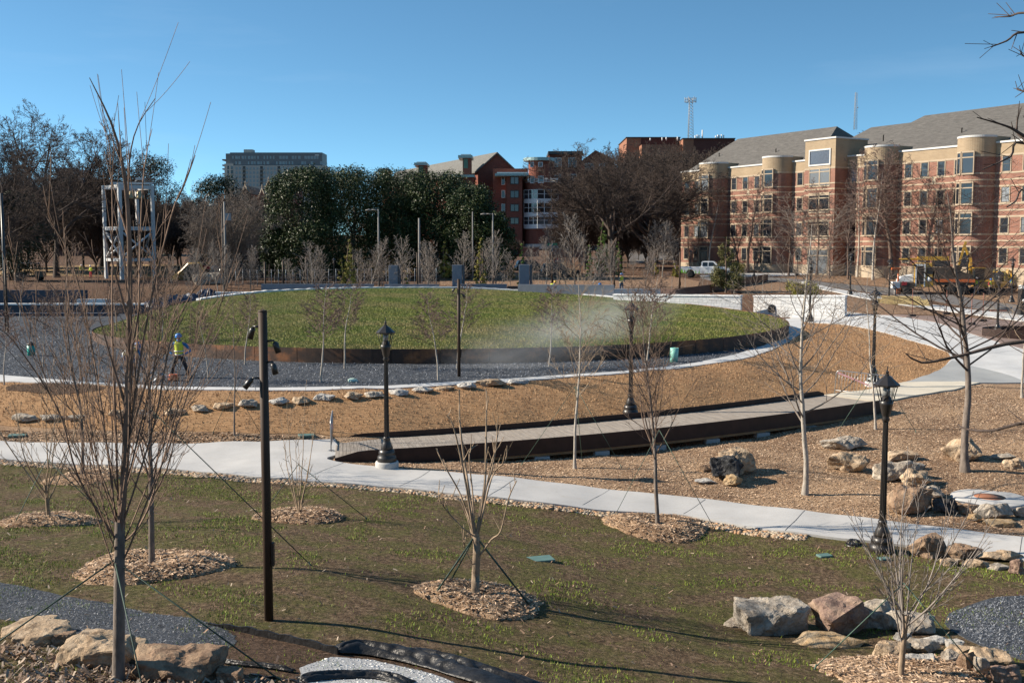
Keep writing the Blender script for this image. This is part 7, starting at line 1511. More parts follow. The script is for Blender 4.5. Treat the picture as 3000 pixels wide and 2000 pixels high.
# stop sign, street sign
p = at(1634, 806); h = topz(1634, 755, p.y) - p.z; o = thing('stop_sign', 'small red stop sign by the street below the oaks', 'sign', p); MB().tube([(0, .05, 0), (0, .05, h)], .05, m_galv, 6).build('post', o); e = MB(); e.lathe([(.5, 0), (.5, .03)], M('sign_red', (0.40, .03, .03), .5), 8, rot=Matrix.Rotation(R(90), 3, 'X')); q = e.build('plate', o); q.location = (0, 0, h - .45)
def text(body, size, m, parent, loc, rot=(PI / 2, 0, 0), name='lettering', ext=.004):
    cu_ = bpy.data.curves.new(name, 'FONT'); cu_.body = body; cu_.size = size; cu_.align_x = 'CENTER'; cu_.align_y = 'CENTER'; cu_.extrude = ext; ob = bpy.data.objects.new(name, cu_); COL.objects.link(ob); dg = bpy.context.evaluated_depsgraph_get(); me = bpy.data.meshes.new_from_object(ob.evaluated_get(dg)); bpy.data.objects.remove(ob)
    me.materials.clear(); me.materials.append(m); o2 = linkmesh(name, me, parent); o2.location = loc; o2.rotation_euler = rot; return o2
_=text('STOP', .34, m_white, o, (0, -.045, h - .45))
p = at(1618, 812); h = topz(1618, 712, p.y) - p.z; o = thing('street_name_sign', 'green street name plate on a thin post beside the low brick wall', 'sign', p); MB().tube([(0, 0, 0), (0, 0, h)], .04, m_galv, 6).build('post', o); MB().box((0, 0, h - .15), (1.2, .04, .3), M('sign_green', (0.03, .22, .10), .5)).build('plate', o)
# bollard-like white meter at the right edge
p = at(2993, 925); h = topz(2993, 835, p.y) - p.z; o = thing('call_box', 'dark emergency call pillar with a white top at the right edge', 'pillar', p); MB().box((0, 0, h * .45), (.5, .5, h * .9), m_iron).build('body', o, bevel=.04); MB().lathe([(.3, h * .88), (.3, h * .96), (.2, h), (0, h + .02)], m_white, 16).build('top', o); MB().lathe([(.12, 0), (.12, .04)], m_white, 12, (0, 0, 0), rot=Matrix.Rotation(R(90), 3, 'X')).build('button_plate', o).location = (0, -.25, h * .5)
# ------------------------------------------------------------------ people
m_skin = M('skin', (0.30, 0.165, 0.11), .6, .08, 20); m_blue = M('blue_cloth', (0.012, 0.17, 0.46), .8, .12, 9); m_hiviz = M('hiviz_yellow', (0.66, 0.74, 0.06), .7, .08, 9); m_jean = M('dark_trousers', (0.025, 0.023, 0.026), .85, .25, 9); m_denim = M('denim', (0.05, 0.085, 0.15), .85, .2, 9); m_boot = M('boot_leather', (0.10, 0.065, 0.04), .7)
m_refl = M('reflective_tape', (0.62, 0.62, 0.58), .4, .05); m_hblue = M('helmet_blue', (0.01, 0.16, 0.50), .3, .03); m_hyel = M('helmet_yellow', (0.75, 0.50, 0.02), .3, .03); m_hwht = M('helmet_white', (0.75, 0.75, 0.75), .3, .03); m_gsh = M('gray_shirt', (0.22, 0.23, 0.25), .85, .1); m_red_ = M('red_cloth', (0.45, 0.03, 0.04), .8, .1)
def skin_mesh(name, chains, mat, sub=1):
    """chains: list of [(co, radius), ...]; equal points are welded into one graph, grown into one closed surface"""
    vs = []; rad = []; es = set(); key = {}
    for ch in chains:
        prev = None
        for co, r in ch:
            k = (round(co[0], 3), round(co[1], 3), round(co[2], 3))
            if k not in key: key[k] = len(vs); vs.append(co); rad.append(r)
            i = key[k]
            if prev is not None and prev != i: es.add((min(prev, i), max(prev, i)))
            prev = i
    me = bpy.data.meshes.new(name); me.from_pydata([tuple(v) for v in vs], list(es), []); o = bpy.data.objects.new(name, me); COL.objects.link(o)
    md = o.modifiers.new('skin', 'SKIN'); 
    if not me.skin_vertices: me.attributes.new if False else None
    bm = bmesh.new(); bm.from_mesh(me); lay = bm.verts.layers.skin.verify(); bm.verts.ensure_lookup_table()
    for i, v in enumerate(bm.verts):
        rr = rad[i]; v[lay].radius = (rr, rr) if isinstance(rr, (int, float)) else rr; v[lay].use_root = (i == 0)
    bm.to_mesh(me); bm.free(); md.use_smooth_shade = True; s2 = o.modifiers.new('sub', 'SUBSURF'); s2.levels = sub; s2.render_levels = sub
    dg = bpy.context.evaluated_depsgraph_get(); out = bpy.data.meshes.new_from_object(o.evaluated_get(dg)); bpy.data.objects.remove(o); out.materials.clear(); out.materials.append(mat); out.name = name
    return out
POSES = {   # left/right seen from the figure; x lateral, y forward = -y towards the viewer
 'hips': dict(lf=(.32, .06, .05), rf=(-.30, -.10, .05), lk=(.22, -.05, .50), rk=(-.20, -.10, .50), pel=(0, 0, .93), ch=(0, -.02, 1.30), le=(.40, .10, 1.12), re=(-.40, .10, 1.12), lh=(.20, -.10, .98), rh=(-.20, -.10, .98)),
 'stand': dict(lf=(.13, 0, .05), rf=(-.13, -.04, .05), lk=(.12, -.03, .50), rk=(-.12, -.06, .50), pel=(0, 0, .94), ch=(0, -.02, 1.32), le=(.27, .02, 1.14), re=(-.26, .0, 1.14), lh=(.22, -.22, 1.02), rh=(-.20, -.24, 1.05)),
 'walk': dict(lf=(.11, .22, .07), rf=(-.11, -.24, .05), lk=(.11, .02, .50), rk=(-.11, -.16, .50), pel=(0, 0, .92), ch=(0, -.04, 1.30), le=(.25, -.06, 1.12), re=(-.25, .12, 1.12), lh=(.22, -.24, .98), rh=(-.22, .10, .88)),
 'bend': dict(lf=(.20, .10, .05), rf=(-.20, .02, .05), lk=(.18, -.05, .48), rk=(-.18, -.10, .48), pel=(0, .15, .88), ch=(0, -.20, 1.12), le=(.26, -.38, .90), re=(-.26, -.38, .90), lh=(.14, -.50, .66), rh=(-.14, -.50, .66)),
 'rake': dict(lf=(.15, .08, .05), rf=(-.15, -.12, .05), lk=(.14, -.02, .50), rk=(-.13, -.10, .50), pel=(0, 0, .93), ch=(0, -.06, 1.30), le=(.28, -.10, 1.10), re=(-.30, -.04, 1.12), lh=(.10, -.34, 1.05), rh=(-.12, -.34, .90))}
def person(loc, rz, pose, label, shirt, trousers, helmet, vest=m_hiviz, hgt=1.78, group=None, hood=False):
    P = {k: Vector(v) for k, v in POSES[pose].items()}; t = thing('person', label, 'person', loc, rz, group); k_ = hgt / 1.78; t.scale = (k_ * 1.12, k_ * 1.12, k_)
    pel, ch = P['pel'], P['ch']; up = (ch - pel).normalized(); neck = ch + up * .20; hd = neck + (up * .6 + Vector((0, -.15, .5))).normalized() * .16
    if pose == 'bend': hd = neck + Vector((0, -.11, .09))
    fwd = Vector((0, -1, 0)); S_ = {s: ch + up * .13 + Vector((s * .175, 0, 0)) for s in (1, -1)}; Hp = {s: pel + Vector((s * .095, 0, -.04)) for s in (1, -1)}
    def limbs(s): return (P['le'], P['lh'], P['lk'], P['lf']) if s > 0 else (P['re'], P['rh'], P['rk'], P['rf'])
    body = [[(pel, (.125, .095)), (pel.lerp(ch, .45), (.115, .085)), (ch, (.145, .10)), (ch + up * .13, (.09, .075)), (neck, .052), (neck.lerp(hd, .4), .055), (hd - Vector((0, 0, .02)), (.072, .085)), (hd + Vector((0, .008, .07)), (.07, .082))]]
    for s in (1, -1):
        el, ha, kn, ft = limbs(s); body.append([(ch + up * .13, (.09, .075)), (S_[s], .055), (S_[s].lerp(el, .5), .047), (el, .038), (el.lerp(ha, .6), .032), (ha, .024)])
        d = (ha - el).normalized(); sd = d.cross(Vector((0, 0, 1))).normalized() if abs(d.z) < .95 else Vector((1, 0, 0)); palm = ha + d * .055; body.append([(ha, .024), (palm, (.034, .02))])
        for q in range(4):
            b0 = palm + sd * (q - 1.5) * .019 + d * .03; ln = (.032, .037, .034, .026)[q]; cu = d * .85 + fwd * .25; body.append([(palm, (.034, .02)), (b0, .0095), (b0 + d * ln, .0088), (b0 + d * ln + cu * ln * .8, .0078)])
        body.append([(ha, .024), (ha + d * .02 + sd * .032 * s + fwd * .02, .011), (ha + d * .055 + sd * .042 * s + fwd * .03, .009)])
        body.append([(pel, (.125, .095)), (Hp[s], .085), (Hp[s].lerp(kn, .5), .07), (kn, .053), (kn.lerp(ft, .35), .052), (ft + Vector((0, 0, .05)), .036), (ft + Vector((0, -.10, -.01)), (.035, .03))])
    bo = linkmesh('body', skin_mesh('body', body, m_skin), t)
    # face
    e = MB(); f0 = hd + fwd * .088
    e.tube([f0 + Vector((0, .012, .03)), f0 + Vector((0, -.018, -.015)), f0 + Vector((0, .008, -.022))], [.008, .013, .009], m_skin, 6)
    e.tube([f0 + Vector((-.024, .012, -.052)), f0 + Vector((0, .002, -.054)), f0 + Vector((.024, .012, -.052))], .006, M('lips', (0.25, .09, .07), .5), 5)
    for s in (1, -1):
        e.lathe([(.0, -.009), (.011, 0), (0, .009)], M('eye_white', (0.6, .6, .6), .3), 8, f0 + Vector((s * .03, .012, .018))); e.lathe([(.0, -.005), (.006, 0), (0, .005)], M('iris', (0.02, .012, .01), .2), 6, f0 + Vector((s * .03, .002, .018)))
        e.lathe([(.004, -.03), (.016, -.01), (.018, .015), (.008, .03)], m_skin, 6, hd + Vector((s * .078, .01, -.005)))
    e.build('face', t)
    top_ = [[(pel + up * .0, (.140, .11)), (pel.lerp(ch, .45), (.138, .105)), (ch, (.165, .118)), (ch + up * .13, (.11, .092)), (neck - up * .03, .064)]]
    for s in (1, -1): el, ha, kn, ft = limbs(s); top_.append([(ch + up * .13, (.11, .092)), (S_[s], .072), (S_[s].lerp(el, .5), .064), (el, .053), (el.lerp(ha, .55), .047), (el.lerp(ha, .93), .036)])
    linkmesh('shirt', skin_mesh('shirt', top_, shirt), t)
    if hood: linkmesh('face_mask', skin_mesh('face_mask', [[(neck - up * .03, (.085, .08)), (neck.lerp(hd, .4), (.074, .08)), (hd - Vector((0, -.004, .045)), (.080, .094))]], shirt), t)
    tr_ = [[(pel + up * .07, (.145, .112)), (pel, (.150, .118))]]
    for s in (1, -1): el, ha, kn, ft = limbs(s); tr_.append([(pel, (.150, .118)), (Hp[s], .102), (Hp[s].lerp(kn, .5), .088), (kn, .071), (kn.lerp(ft, .5), .066), (kn.lerp(ft, .9), .060)])
    linkmesh('trousers', skin_mesh('trousers', tr_, trousers), t)
    for s in (1, -1): el, ha, kn, ft = limbs(s); linkmesh('boot', skin_mesh('boot', [[(ft + Vector((0, .03, .07)), .052), (ft + Vector((0, .03, .0)), (.05, .045)), (ft + Vector((0, -.10, -.012)), (.047, .034)), (ft + Vector((0, -.17, -.015)), (.04, .028))]], m_boot), t)
    if vest:
        v_ = [[(pel - up * .04, (.165, .132)), (pel.lerp(ch, .45), (.160, .126)), (ch, (.183, .136)), (ch + up * .12, (.125, .105))]]
        for s in (1, -1): v_.append([(ch + up * .12, (.125, .105)), (ch + up * .135 + Vector((s * .13, 0, 0)), .083)])
        vo = linkmesh('safety_vest', skin_mesh('safety_vest', v_, vest), t)
        e = MB()
        for f_, rx, ry in ((.12, .176, .142), (.5, .178, .144)):
            c = pel.lerp(ch, f_); q = up.to_track_quat('Z', 'Y').to_matrix(); e.lathe([(rx, -.022), (rx, .022)], m_refl, 16, c, rot=q)
        # flatten to the body's depth
        e.v = [(x, pel.y + (y - pel.y) * .8, z) if pose != 'bend' else (x, y, z) for x, y, z in e.v]; e.build('reflective_band', vo)
    if helmet:
        q = (hd - neck).normalized().to_track_quat('Z', 'Y').to_matrix(); c = hd + Vector((0, .005, .055)); e = MB(); e.lathe([(.125, -.012), (.118, .0), (.116, .04), (.098, .085), (.055, .115), (0, .124)], helmet, 18, c, rot=q); 
        vs = [c + q @ Vector((.118 * math.sin(a) * 1.0, -.118 * math.cos(a) - b_, .0 - b_ * .35)) for a in np.linspace(-.95, .95, 9) for b_ in (0, .06)]; e.add(vs, [(2 * i, 2 * i + 2, 2 * i + 3, 2 * i + 1) for i in range(8)], helmet); e.build('hard_hat', t)
    return t
def ppx(px, pb, top, rz, pose, label, shirt, trousers, helmet, vest=m_hiviz, group=None, Y=None):
    if Y: q = pt(px, pb, Y); p = Vector((q.x, Y, float(H(q.x, Y))))
    else: p = at(px, pb)
    h = topz(px, top, p.y) - p.z; k = {'bend': 1.42}.get(pose, 1.83); return person(p, rz, pose, label, shirt, trousers, helmet, vest, 1.78 * min(1.15, max(.85, h / k)), group, px == 527)
ppx(527, 1108, 976, 0.1, 'hips', 'person in blue shirt and yellow vest standing hands on hips on the gravel', m_blue, m_jean, m_hblue)
ppx(378, 1100, 1005, 1.2, 'bend', 'person in a yellow vest stooping behind the foreground tree on the gravel', m_blue, m_denim, m_hblue)
ppx(1755, 860, 803, 2.6, 'rake', 'person in blue hard hat and yellow vest working beyond the tallest slate wall', m_blue, m_denim, m_hblue, Y=97)
ppx(1609, 848, 806, 2.0, 'bend', 'person in a yellow vest bending behind a brown pole in the mulch', m_gsh, m_denim, m_hyel, Y=100)
ppx(1820, 858, 800, .5, 'stand', 'person in gray with blue hard hat standing at the end of the slate wall', m_gsh, m_denim, m_hblue)
ppx(2808, 864, 807, -2.0, 'stand', 'person in yellow hard hat and green vest with jeans by the yellow truck', m_gsh, m_denim, m_hyel)
ppx(2859, 864, 812, 2.4, 'walk', 'person in white hard hat and bright vest between the truck and digger', m_gsh, M('pale_trousers', (0.30, .30, .33), .85), m_hwht)
ppx(2900, 866, 816, .4, 'stand', 'person in blue hard hat and green vest beside the digger', m_red_, m_jean, m_hblue)
ppx(2963, 852, 812, 1.0, 'walk', 'person in blue hard hat half hidden behind the distant lantern post', m_blue, m_denim, m_hblue)
ppx(1186, 838, 822, 1.0, 'bend', 'person in dark clothes crouching by the foot of the first slate slab', M('checked_shirt', (0.12, .11, .13), .9), m_jean, None, None, Y=99)
ppx(240, 812, 784, .5, 'stand', 'person in a yellow jacket on the straw field at left', m_hiviz, m_jean, m_hwht, None)
ppx(267, 815, 784, -.5, 'stand', 'person in yellow top and red trousers on the straw field at left', m_hiviz, m_red_, m_hwht, None)
ppx(1983, 775, 745, 1.4, 'walk', 'distant pedestrian in dark clothes near the oak trunk above the pickup', m_jean, m_jean, None, None)
# cut-off saw at the feet of the main worker
p = at(492, 1118); o = thing('cutoff_saw', 'orange and white cut-off saw on the gravel by the worker in blue', 'power saw', p, .5); m_os = M('saw_orange', (0.75, .16, .05), .5, .05)
MB().box((.22, 0, .17), (.34, .24, .24), m_os).build('motor', o, bevel=.03); MB().lathe([(.19, -.008), (.19, .008)], m_galv, 20, rot=Matrix.Rotation(R(90), 3, 'X')).build('disc', o).location = (-.28, 0, .2); MB().box((-.10, .03, .22), (.36, .06, .09), m_white).build('arm', o, bevel=.01); e = MB(); e.tube([(.35, 0, .25), (.42, 0, .36), (.2, 0, .42), (.02, 0, .34)], .018, m_iron, 6); e.build('handle', o)
MB().add([(-.62, -.05, .02), (-.35, -.05, .25), (-.1, -.05, .3), (-.3, .1, .02), (-.62, .06, .0), (-.35, .06, .33), (-.1, .06, .32)], [(0, 1, 2, 3), (0, 4, 5, 1), (1, 5, 6, 2)], m_white).build('guard', o)

# ------------------------------------------------------------------ vehicles
m_tyre = M('tyre', (0.02, 0.02, 0.02), .85, .1); m_rim = M('wheel_rim', (0.45, 0.46, 0.47), .35, .05, metal=.7); m_cg = M('car_glass', (0.02, 0.028, 0.035), .06, .1); m_chr = M('trim_dark', (0.03, .03, .032), .5); m_hl = M('headlight_glass', (0.6, .6, .6), .1, .05); m_tl2 = M('taillight_red', (0.35, .01, .01), .3, .05)
def paint(n, c): return M(n, c, .28, .03, 3, spec=.6)
def wheel(par, x, y, r, w=.25):
    o = MB().lathe([(r * .55, -w / 2), (r * .93, -w / 2), (r, -w * .3), (r, w * .3), (r * .93, w / 2), (r * .55, w / 2)], m_tyre, 20, rot=Matrix.Rotation(R(90), 3, 'X')).build('wheel', par); o.location = (x, y, r)
    MB().lathe([(r * .62, -w * .46), (r * .5, -w * .30), (r * .12, -w * .42), (0, -w * .42)], m_rim, 10, rot=Matrix.Rotation(R(90), 3, 'X')).build('rim', o); MB().lathe([(r * .62, w * .46), (r * .5, w * .30), (r * .12, w * .42), (0, w * .42)], m_rim, 10, rot=Matrix.Rotation(R(90), 3, 'X')).build('rim', o)
def arch(x0, x1, r, z, n=6): c = (x0 + x1) / 2; return [(c - r * math.cos(PI * i / n), z + r * math.sin(PI * i / n)) for i in range(n + 1)]
def car(loc, rz, label, pm, L_=4.7, W=1.85, Hh=1.7, kind='suv', group=None, name='parked_car', cat='car'):
    o = thing(name, label, cat, loc, rz, group); r = .36; fx, rx = L_ * .31, -L_ * .29; b0 = .28; belt = Hh * .56; hw = W / 2
    hood = {'suv': .60, 'sedan': .56}[kind] * Hh
    poly = [(-L_ / 2, b0 + .1)] + arch(rx - r, rx + r, r * 1.08, b0) + arch(fx - r, fx + r, r * 1.08, b0) + [(L_ / 2 - .05, b0 + .05), (L_ / 2, b0 + .3), (L_ / 2 - .08, hood * .86), (L_ * .26, hood), (-L_ / 2 + .06, belt), (-L_ / 2, belt * .8)]
    MB().prism(poly, -hw, hw, pm).build('body', o, bevel=.03)
    c0, c1 = (-L_ / 2 + .1, L_ * .24); top0, top1 = (-L_ / 2 + .35, L_ * .06) if kind == 'suv' else (-L_ * .24, L_ * .05)
    if kind == 'sedan': c0 = -L_ * .40
    cab = [(c0, belt - .01), (top0, Hh - .06), (top0 + .3, Hh), (top1 - .2, Hh), (top1, Hh - .05), (c1, belt - .01)]; ins = lambda x, z: max(0, (z - belt)) * .28 + .04
    MB().prism(cab, -hw, hw, pm, inset=ins).build('cabin', o, bevel=.02)
    for s in (-1, 1):
        e = MB(); zz0, zz1 = belt + .05, Hh - .13; 
        for (xa, xb, xc, xd) in [(c0 + .28, (c0 + c1) / 2 - .15, (c0 + c1) / 2 - .15, top0 + .22), ((c0 + c1) / 2 - .05, c1 - .38, top1 - .1, (c0 + c1) / 2 - .05)]:
            e.add([(x, s * (hw - ins(0, z) + .006), z) for x, z in ((xa, zz0), (xb, zz0), (xc, zz1), (xd, zz1))], [(0, 1, 2, 3)], m_cg)
        e.build('side_window', o)
    k = .7; MB().add([(c1 - .03, -hw * .82, belt + .04), (c1 - .03, hw * .82, belt + .04), (top1 + .04, hw * .68, Hh - .1), (top1 + .04, -hw * .68, Hh - .1)], [(0, 1, 2, 3)], m_cg).build('windshield', o)
    MB().add([(c0 - .0 + .02, -hw * .8, belt + .1), (c0 + .02, hw * .8, belt + .1), (top0 - .05, hw * .68, Hh - .12), (top0 - .05, -hw * .68, Hh - .12)], [(0, 1, 2, 3)], m_cg).build('rear_window', o)
    for x in (fx, rx):
        for s in (-1, 1): wheel(o, x, s * (hw - .13), r)
    for s in (-1, 1): MB().box((L_ / 2 - .06, s * (hw - .28), hood * .74), (.1, .38, .16), m_hl).build('headlight', o); MB().box((-L_ / 2 + .03, s * (hw - .18), belt * .9), (.08, .2, .22), m_tl2).build('tail_light', o); MB().box((c1 - .5, s * (hw + .1), belt + .12), (.14, .2, .13), pm).build('mirror', o)
    MB().box((L_ / 2 - .01, 0, .42), (.12, W * .96, .2), m_chr).build('bumper', o, bevel=.02); MB().box((-L_ / 2 + .01, 0, .42), (.12, W * .96, .2), m_chr).build('bumper', o, bevel=.02)
    return o
def carpx(px, pb, rz, label, pm, **k): 
    p = at(px, pb); return car(p, rz, label, pm, **k)
carpx(707, 820, R(10), 'black sport utility vehicle parked under the low dark evergreen at left', paint('paint_black', (0.008, .008, .01)), L_=4.9, Hh=1.85); carpx(624, 818, R(-20), 'silver car half hidden behind saplings left of the black one', paint('paint_silver', (0.36, .38, .40)), L_=4.6, Hh=1.55, kind='sedan'); carpx(742, 792, R(80), 'dark blue car glimpsed beneath the magnolia at left', paint('paint_navy', (0.02, .03, .06)), L_=4.5, Hh=1.6); carpx(672, 818, R(-12), 'dark gray car between the silver and the black one', paint('paint_graphite', (0.07, .075, .085)), L_=4.6, Hh=1.55, kind='sedan')
for (a, b_, rz, lb_, pm) in [(1855, 741, .1, 'dark parked car leftmost on the back road beneath the oaks', paint('paint_black', (0.01, .01, .01))), (1890, 738, .1, 'gray-blue parked car second on the back road beneath the oaks', paint('paint_slate', (0.08, .10, .13))), (1932, 738, .1, 'dark green parked car third on the back road beneath the oaks', paint('paint_green', (0.015, .03, .025))), (1972, 741, .1, 'dark blue hatchback beside the left corner of the dormitory', paint('paint_navy', (0.02, .03, .06)))]: carpx(a, b_, rz, lb_, pm, L_=4.6, Hh=1.6, group='cars parked on the back road')
for (a, b_, rz, lb_) in [(1560, 800, .2, 'dark car passing behind the third slab on the street'), (1640, 812, .15, 'dark van parked behind saplings left of the tall pine'), (1500, 735, .1, 'dark car by the round tower base')]: carpx(a, b_, rz, lb_, paint('paint_black', (0.01, .01, .01)), L_=4.6, Hh=1.7)
# white pickup
m_wp = paint('paint_white', (0.74, 0.75, 0.76)); m_gd, ntg, bg_ = newmat('pickup_livery'); MATS['livery'] = m_gd
tcg = ntg.nodes.new('ShaderNodeTexCoord'); spx = ntg.nodes.new('ShaderNodeSeparateXYZ'); ntg.links.new(tcg.outputs['Object'], spx.inputs[0]); nz_ = ntg.nodes.new('ShaderNodeTexNoise'); nz_.inputs['Scale'].default_value = 7; mpg = ntg.nodes.new('ShaderNodeMapping'); mpg.inputs['Scale'].default_value = (1, 1, .12); ntg.links.new(tcg.outputs['Object'], mpg.inputs[0]); ntg.links.new(mpg.outputs[0], nz_.inputs['Vector'])
m1 = ntg.nodes.new('ShaderNodeMath'); m1.operation = 'MULTIPLY_ADD'; m1.inputs[1].default_value = 2.2; m1.inputs[2].default_value = -.78; ntg.links.new(nz_.outputs['Fac'], m1.inputs[0])      # threshold height
m3 = ntg.nodes.new('ShaderNodeMath'); m3.operation = 'MULTIPLY_ADD'; m3.inputs[1].default_value = .22; ntg.links.new(spx.outputs[0], m3.inputs[0]); ntg.links.new(spx.outputs[2], m3.inputs[2])
m2 = ntg.nodes.new('ShaderNodeMath'); m2.operation = 'LESS_THAN'; ntg.links.new(m3.outputs[0], m2.inputs[0]); ntg.links.new(m1.outputs[0], m2.inputs[1])
ntg.links.new(mix(ntg, m2.outputs[0], (0.74, .75, .76), (0.22, .50, .06)), bg_.inputs['Base Color']); bg_.inputs['Roughness'].default_value = .3
p = at(2070, 813); pk = thing('pickup_truck', 'white crew-cab pickup with green grass graphics along the bed, parked before the dormitory', 'pickup truck', p, R(-15)); L_, hw = 6.2, 1.0; r = .42; fx, rx = 2.0, -1.85
body = [(-3.1, .62)] + arch(rx - r, rx + r, .50, .48) + arch(fx - r, fx + r, .50, .48) + [(3.05, .5), (3.12, .95), (3.02, 1.22), (1.45, 1.32), (-.55, 1.32), (-3.1, 1.32)]
MB().prism(body, -hw, hw, m_gd).build('body', pk, bevel=.03)
MB().box((-1.85, 0, 1.29), (2.35, 1.6, .08), m_chr).build('bed', pk)
cab = [(-.62, 1.30), (-.55, 1.92), (-.35, 1.98), (.78, 1.98), (.95, 1.93), (1.62, 1.30)]; ins = lambda x, z: max(0, (z - 1.3)) * .22 + .03; MB().prism(cab, -hw, hw, m_wp, inset=ins).build('cab', pk, bevel=.02)
for s in (-1, 1):
    e = MB()
    for q in ([(-.42, 1.38), (.18, 1.38), (.18, 1.86), (-.40, 1.86)], [(.28, 1.38), (1.28, 1.38), (.82, 1.86), (.28, 1.86)]): e.add([(x, s * (hw - ins(0, z) + .006), z) for x, z in q], [(0, 1, 2, 3)], m_cg)
    e.build('side_window', pk)
    for x in (.23,): MB().box((x, s * (hw + .004), .95), (.02, .012, .62), m_chr).build('door_seam', pk); MB().box((x - .2, s * (hw + .015), 1.12), (.16, .03, .04), m_chr).build('door_handle', pk)
    MB().box((1.25, s * (hw + .16), 1.45), (.14, .26, .26), m_wp).build('mirror', pk); MB().box((3.04, s * .78, 1.0), (.14, .36, .26), m_hl).build('headlight', pk); MB().box((-3.08, s * .86, 1.1), (.08, .2, .36), m_tl2).build('tail_light', pk)
    for x in (fx, rx): wheel(pk, x, s * .86, r, .3)
MB().add([(1.60, -.85, 1.36), (1.60, .85, 1.36), (1.02, .72, 1.90), (1.02, -.72, 1.90)], [(0, 1, 2, 3)], m_cg).build('windshield', pk); MB().box((3.13, 0, .62), (.14, 1.95, .26), m_galv).build('bumper', pk, bevel=.03); MB().box((-3.16, 0, .60), (.14, 1.9, .2), m_galv).build('bumper', pk, bevel=.03); MB().box((3.10, 0, 1.0), (.06, 1.1, .34), m_chr).build('grille', pk)
# work truck: white bonnet and door frame, yellow cab side and boom rest
m_yel = paint('paint_yellow', (0.52, 0.29, 0.03)); m_orj = paint('paint_orange', (0.60, .14, .03)); m_drt = M('muddy_dark', (0.06, .045, .035), .8, .3, 4)
p = at(2715, 860); wk = thing('work_truck', 'yellow and white construction truck with open door and yellow boom on its roof', 'truck', p, R(-14)); wk.scale = (1.0,) * 3
# nose points left (-x)
MB().prism([(-2.9, .75), (-2.9, 1.35), (-2.6, 1.75), (-1.35, 1.95), (-1.35, .75)], -.8, .8, m_white).build('bonnet', wk, bevel=.05)
MB().prism([(-1.35, .7), (-1.35, 2.95), (-1.0, 3.1), (.3, 3.1), (.45, .7)], -1.05, 1.05, m_yel).build('cab', wk, bevel=.04)
MB().add([(-1.37, -.9, 1.95), (-1.37, .9, 1.95), (-1.36, .85, 2.85), (-1.36, -.85, 2.85)], [(0, 1, 2, 3)], m_cg).build('windshield', wk)
e = MB(); bx(e, -1.15, -.45, -1.075, -1.055, 1.0, 2.8, m_cg); e.build('side_window', wk); e = MB(); bx(e, -1.28, -1.15, -1.12, -1.05, .75, 3.0, m_white); bx(e, -.45, -.33, -1.12, -1.05, .75, 3.0, m_white); bx(e, -1.15, -.45, -1.118, -1.05, 2.8, 3.0, m_white); e.build('door_frame', wk)
e = MB(); bx(e, -.25, .4, -1.075, -1.055, 2.0, 2.7, m_cg); e.build('side_window', wk); MB().lathe([(.26, 0), (.26, .012)], m_white, 20, rot=Matrix.Rotation(R(90), 3, 'X')).build('door_emblem', wk).location = (.08, -1.062, 1.5)
MB().prism([(.5, .9), (.5, 1.6), (.6, 2.6), (1.9, 2.7), (4.1, 1.9), (4.2, .9)], -1.1, 1.1, m_drt).build('body', wk, bevel=.04); e = MB(); bx(e, .55, 4.3, -1.16, -1.102, 1.2, 1.5, m_orj); e.build('side_rail', wk)
e = MB(); e.tube([(-2.8, -.3, 3.45), (-.5, -.3, 3.5), (1.9, -.3, 3.55)], [.07, .14, .22], m_yel, 4, smooth=False); bx(e, -1.0, 1.9, -.55, .3, 3.35, 3.75, m_yel); e.build('boom', wk); e = MB(); bx(e, .5, 2.0, -.8, .8, 2.72, 3.3, m_chr); e.build('roof_rack', wk)
for x, s in ((-1.9, 1), (-1.9, -1), (2.2, 1), (2.2, -1), (3.3, 1), (3.3, -1)): wheel(wk, x, s * .9, .5, .35)
MB().box((-2.95, 0, .8), (.2, 1.9, .3), m_galv).build('bumper', wk, bevel=.03)
p = at(2652, 862); lf = thing('air_compressor', 'small red and black towed compressor with white box beside the truck', 'compressor', p, R(-10)); MB().box((0, 0, .85), (1.5, .9, .8), m_drt).build('housing', lf, bevel=.08); MB().box((-.2, -.46, 1.1), (.5, .04, .35), m_red_).build('panel', lf); wheel(lf, 0, -.5, .35); wheel(lf, 0, .5, .35); MB().tube([(.7, 0, .5), (1.6, 0, .45)], .05, m_iron, 5).build('drawbar', lf)
p = at(2622, 868); lf = thing('control_cabinet', 'white cabinet on a short post in front of the orange lift', 'cabinet', p); MB().box((0, 0, 1.1), (.75, .5, .62), m_white).build('box', lf, bevel=.02); MB().tube([(0, 0, -.1), (0, 0, .8)], .12, m_pgray, 8).build('post', lf)
p = at(2630, 862); lf = thing('orange_lift', 'orange T-shaped hoist mast left of the yellow truck', 'hoist', p); MB().tube([(0, 0, 0), (0, 0, 2.5)], .09, m_orj, 6).build('mast', lf); MB().box((-.25, 0, 2.55), (.95, .25, .22), m_orj).build('crosshead', lf, bevel=.03); MB().box((0, 0, .35), (.5, .5, .6), m_orj).build('base', lf, bevel=.05)
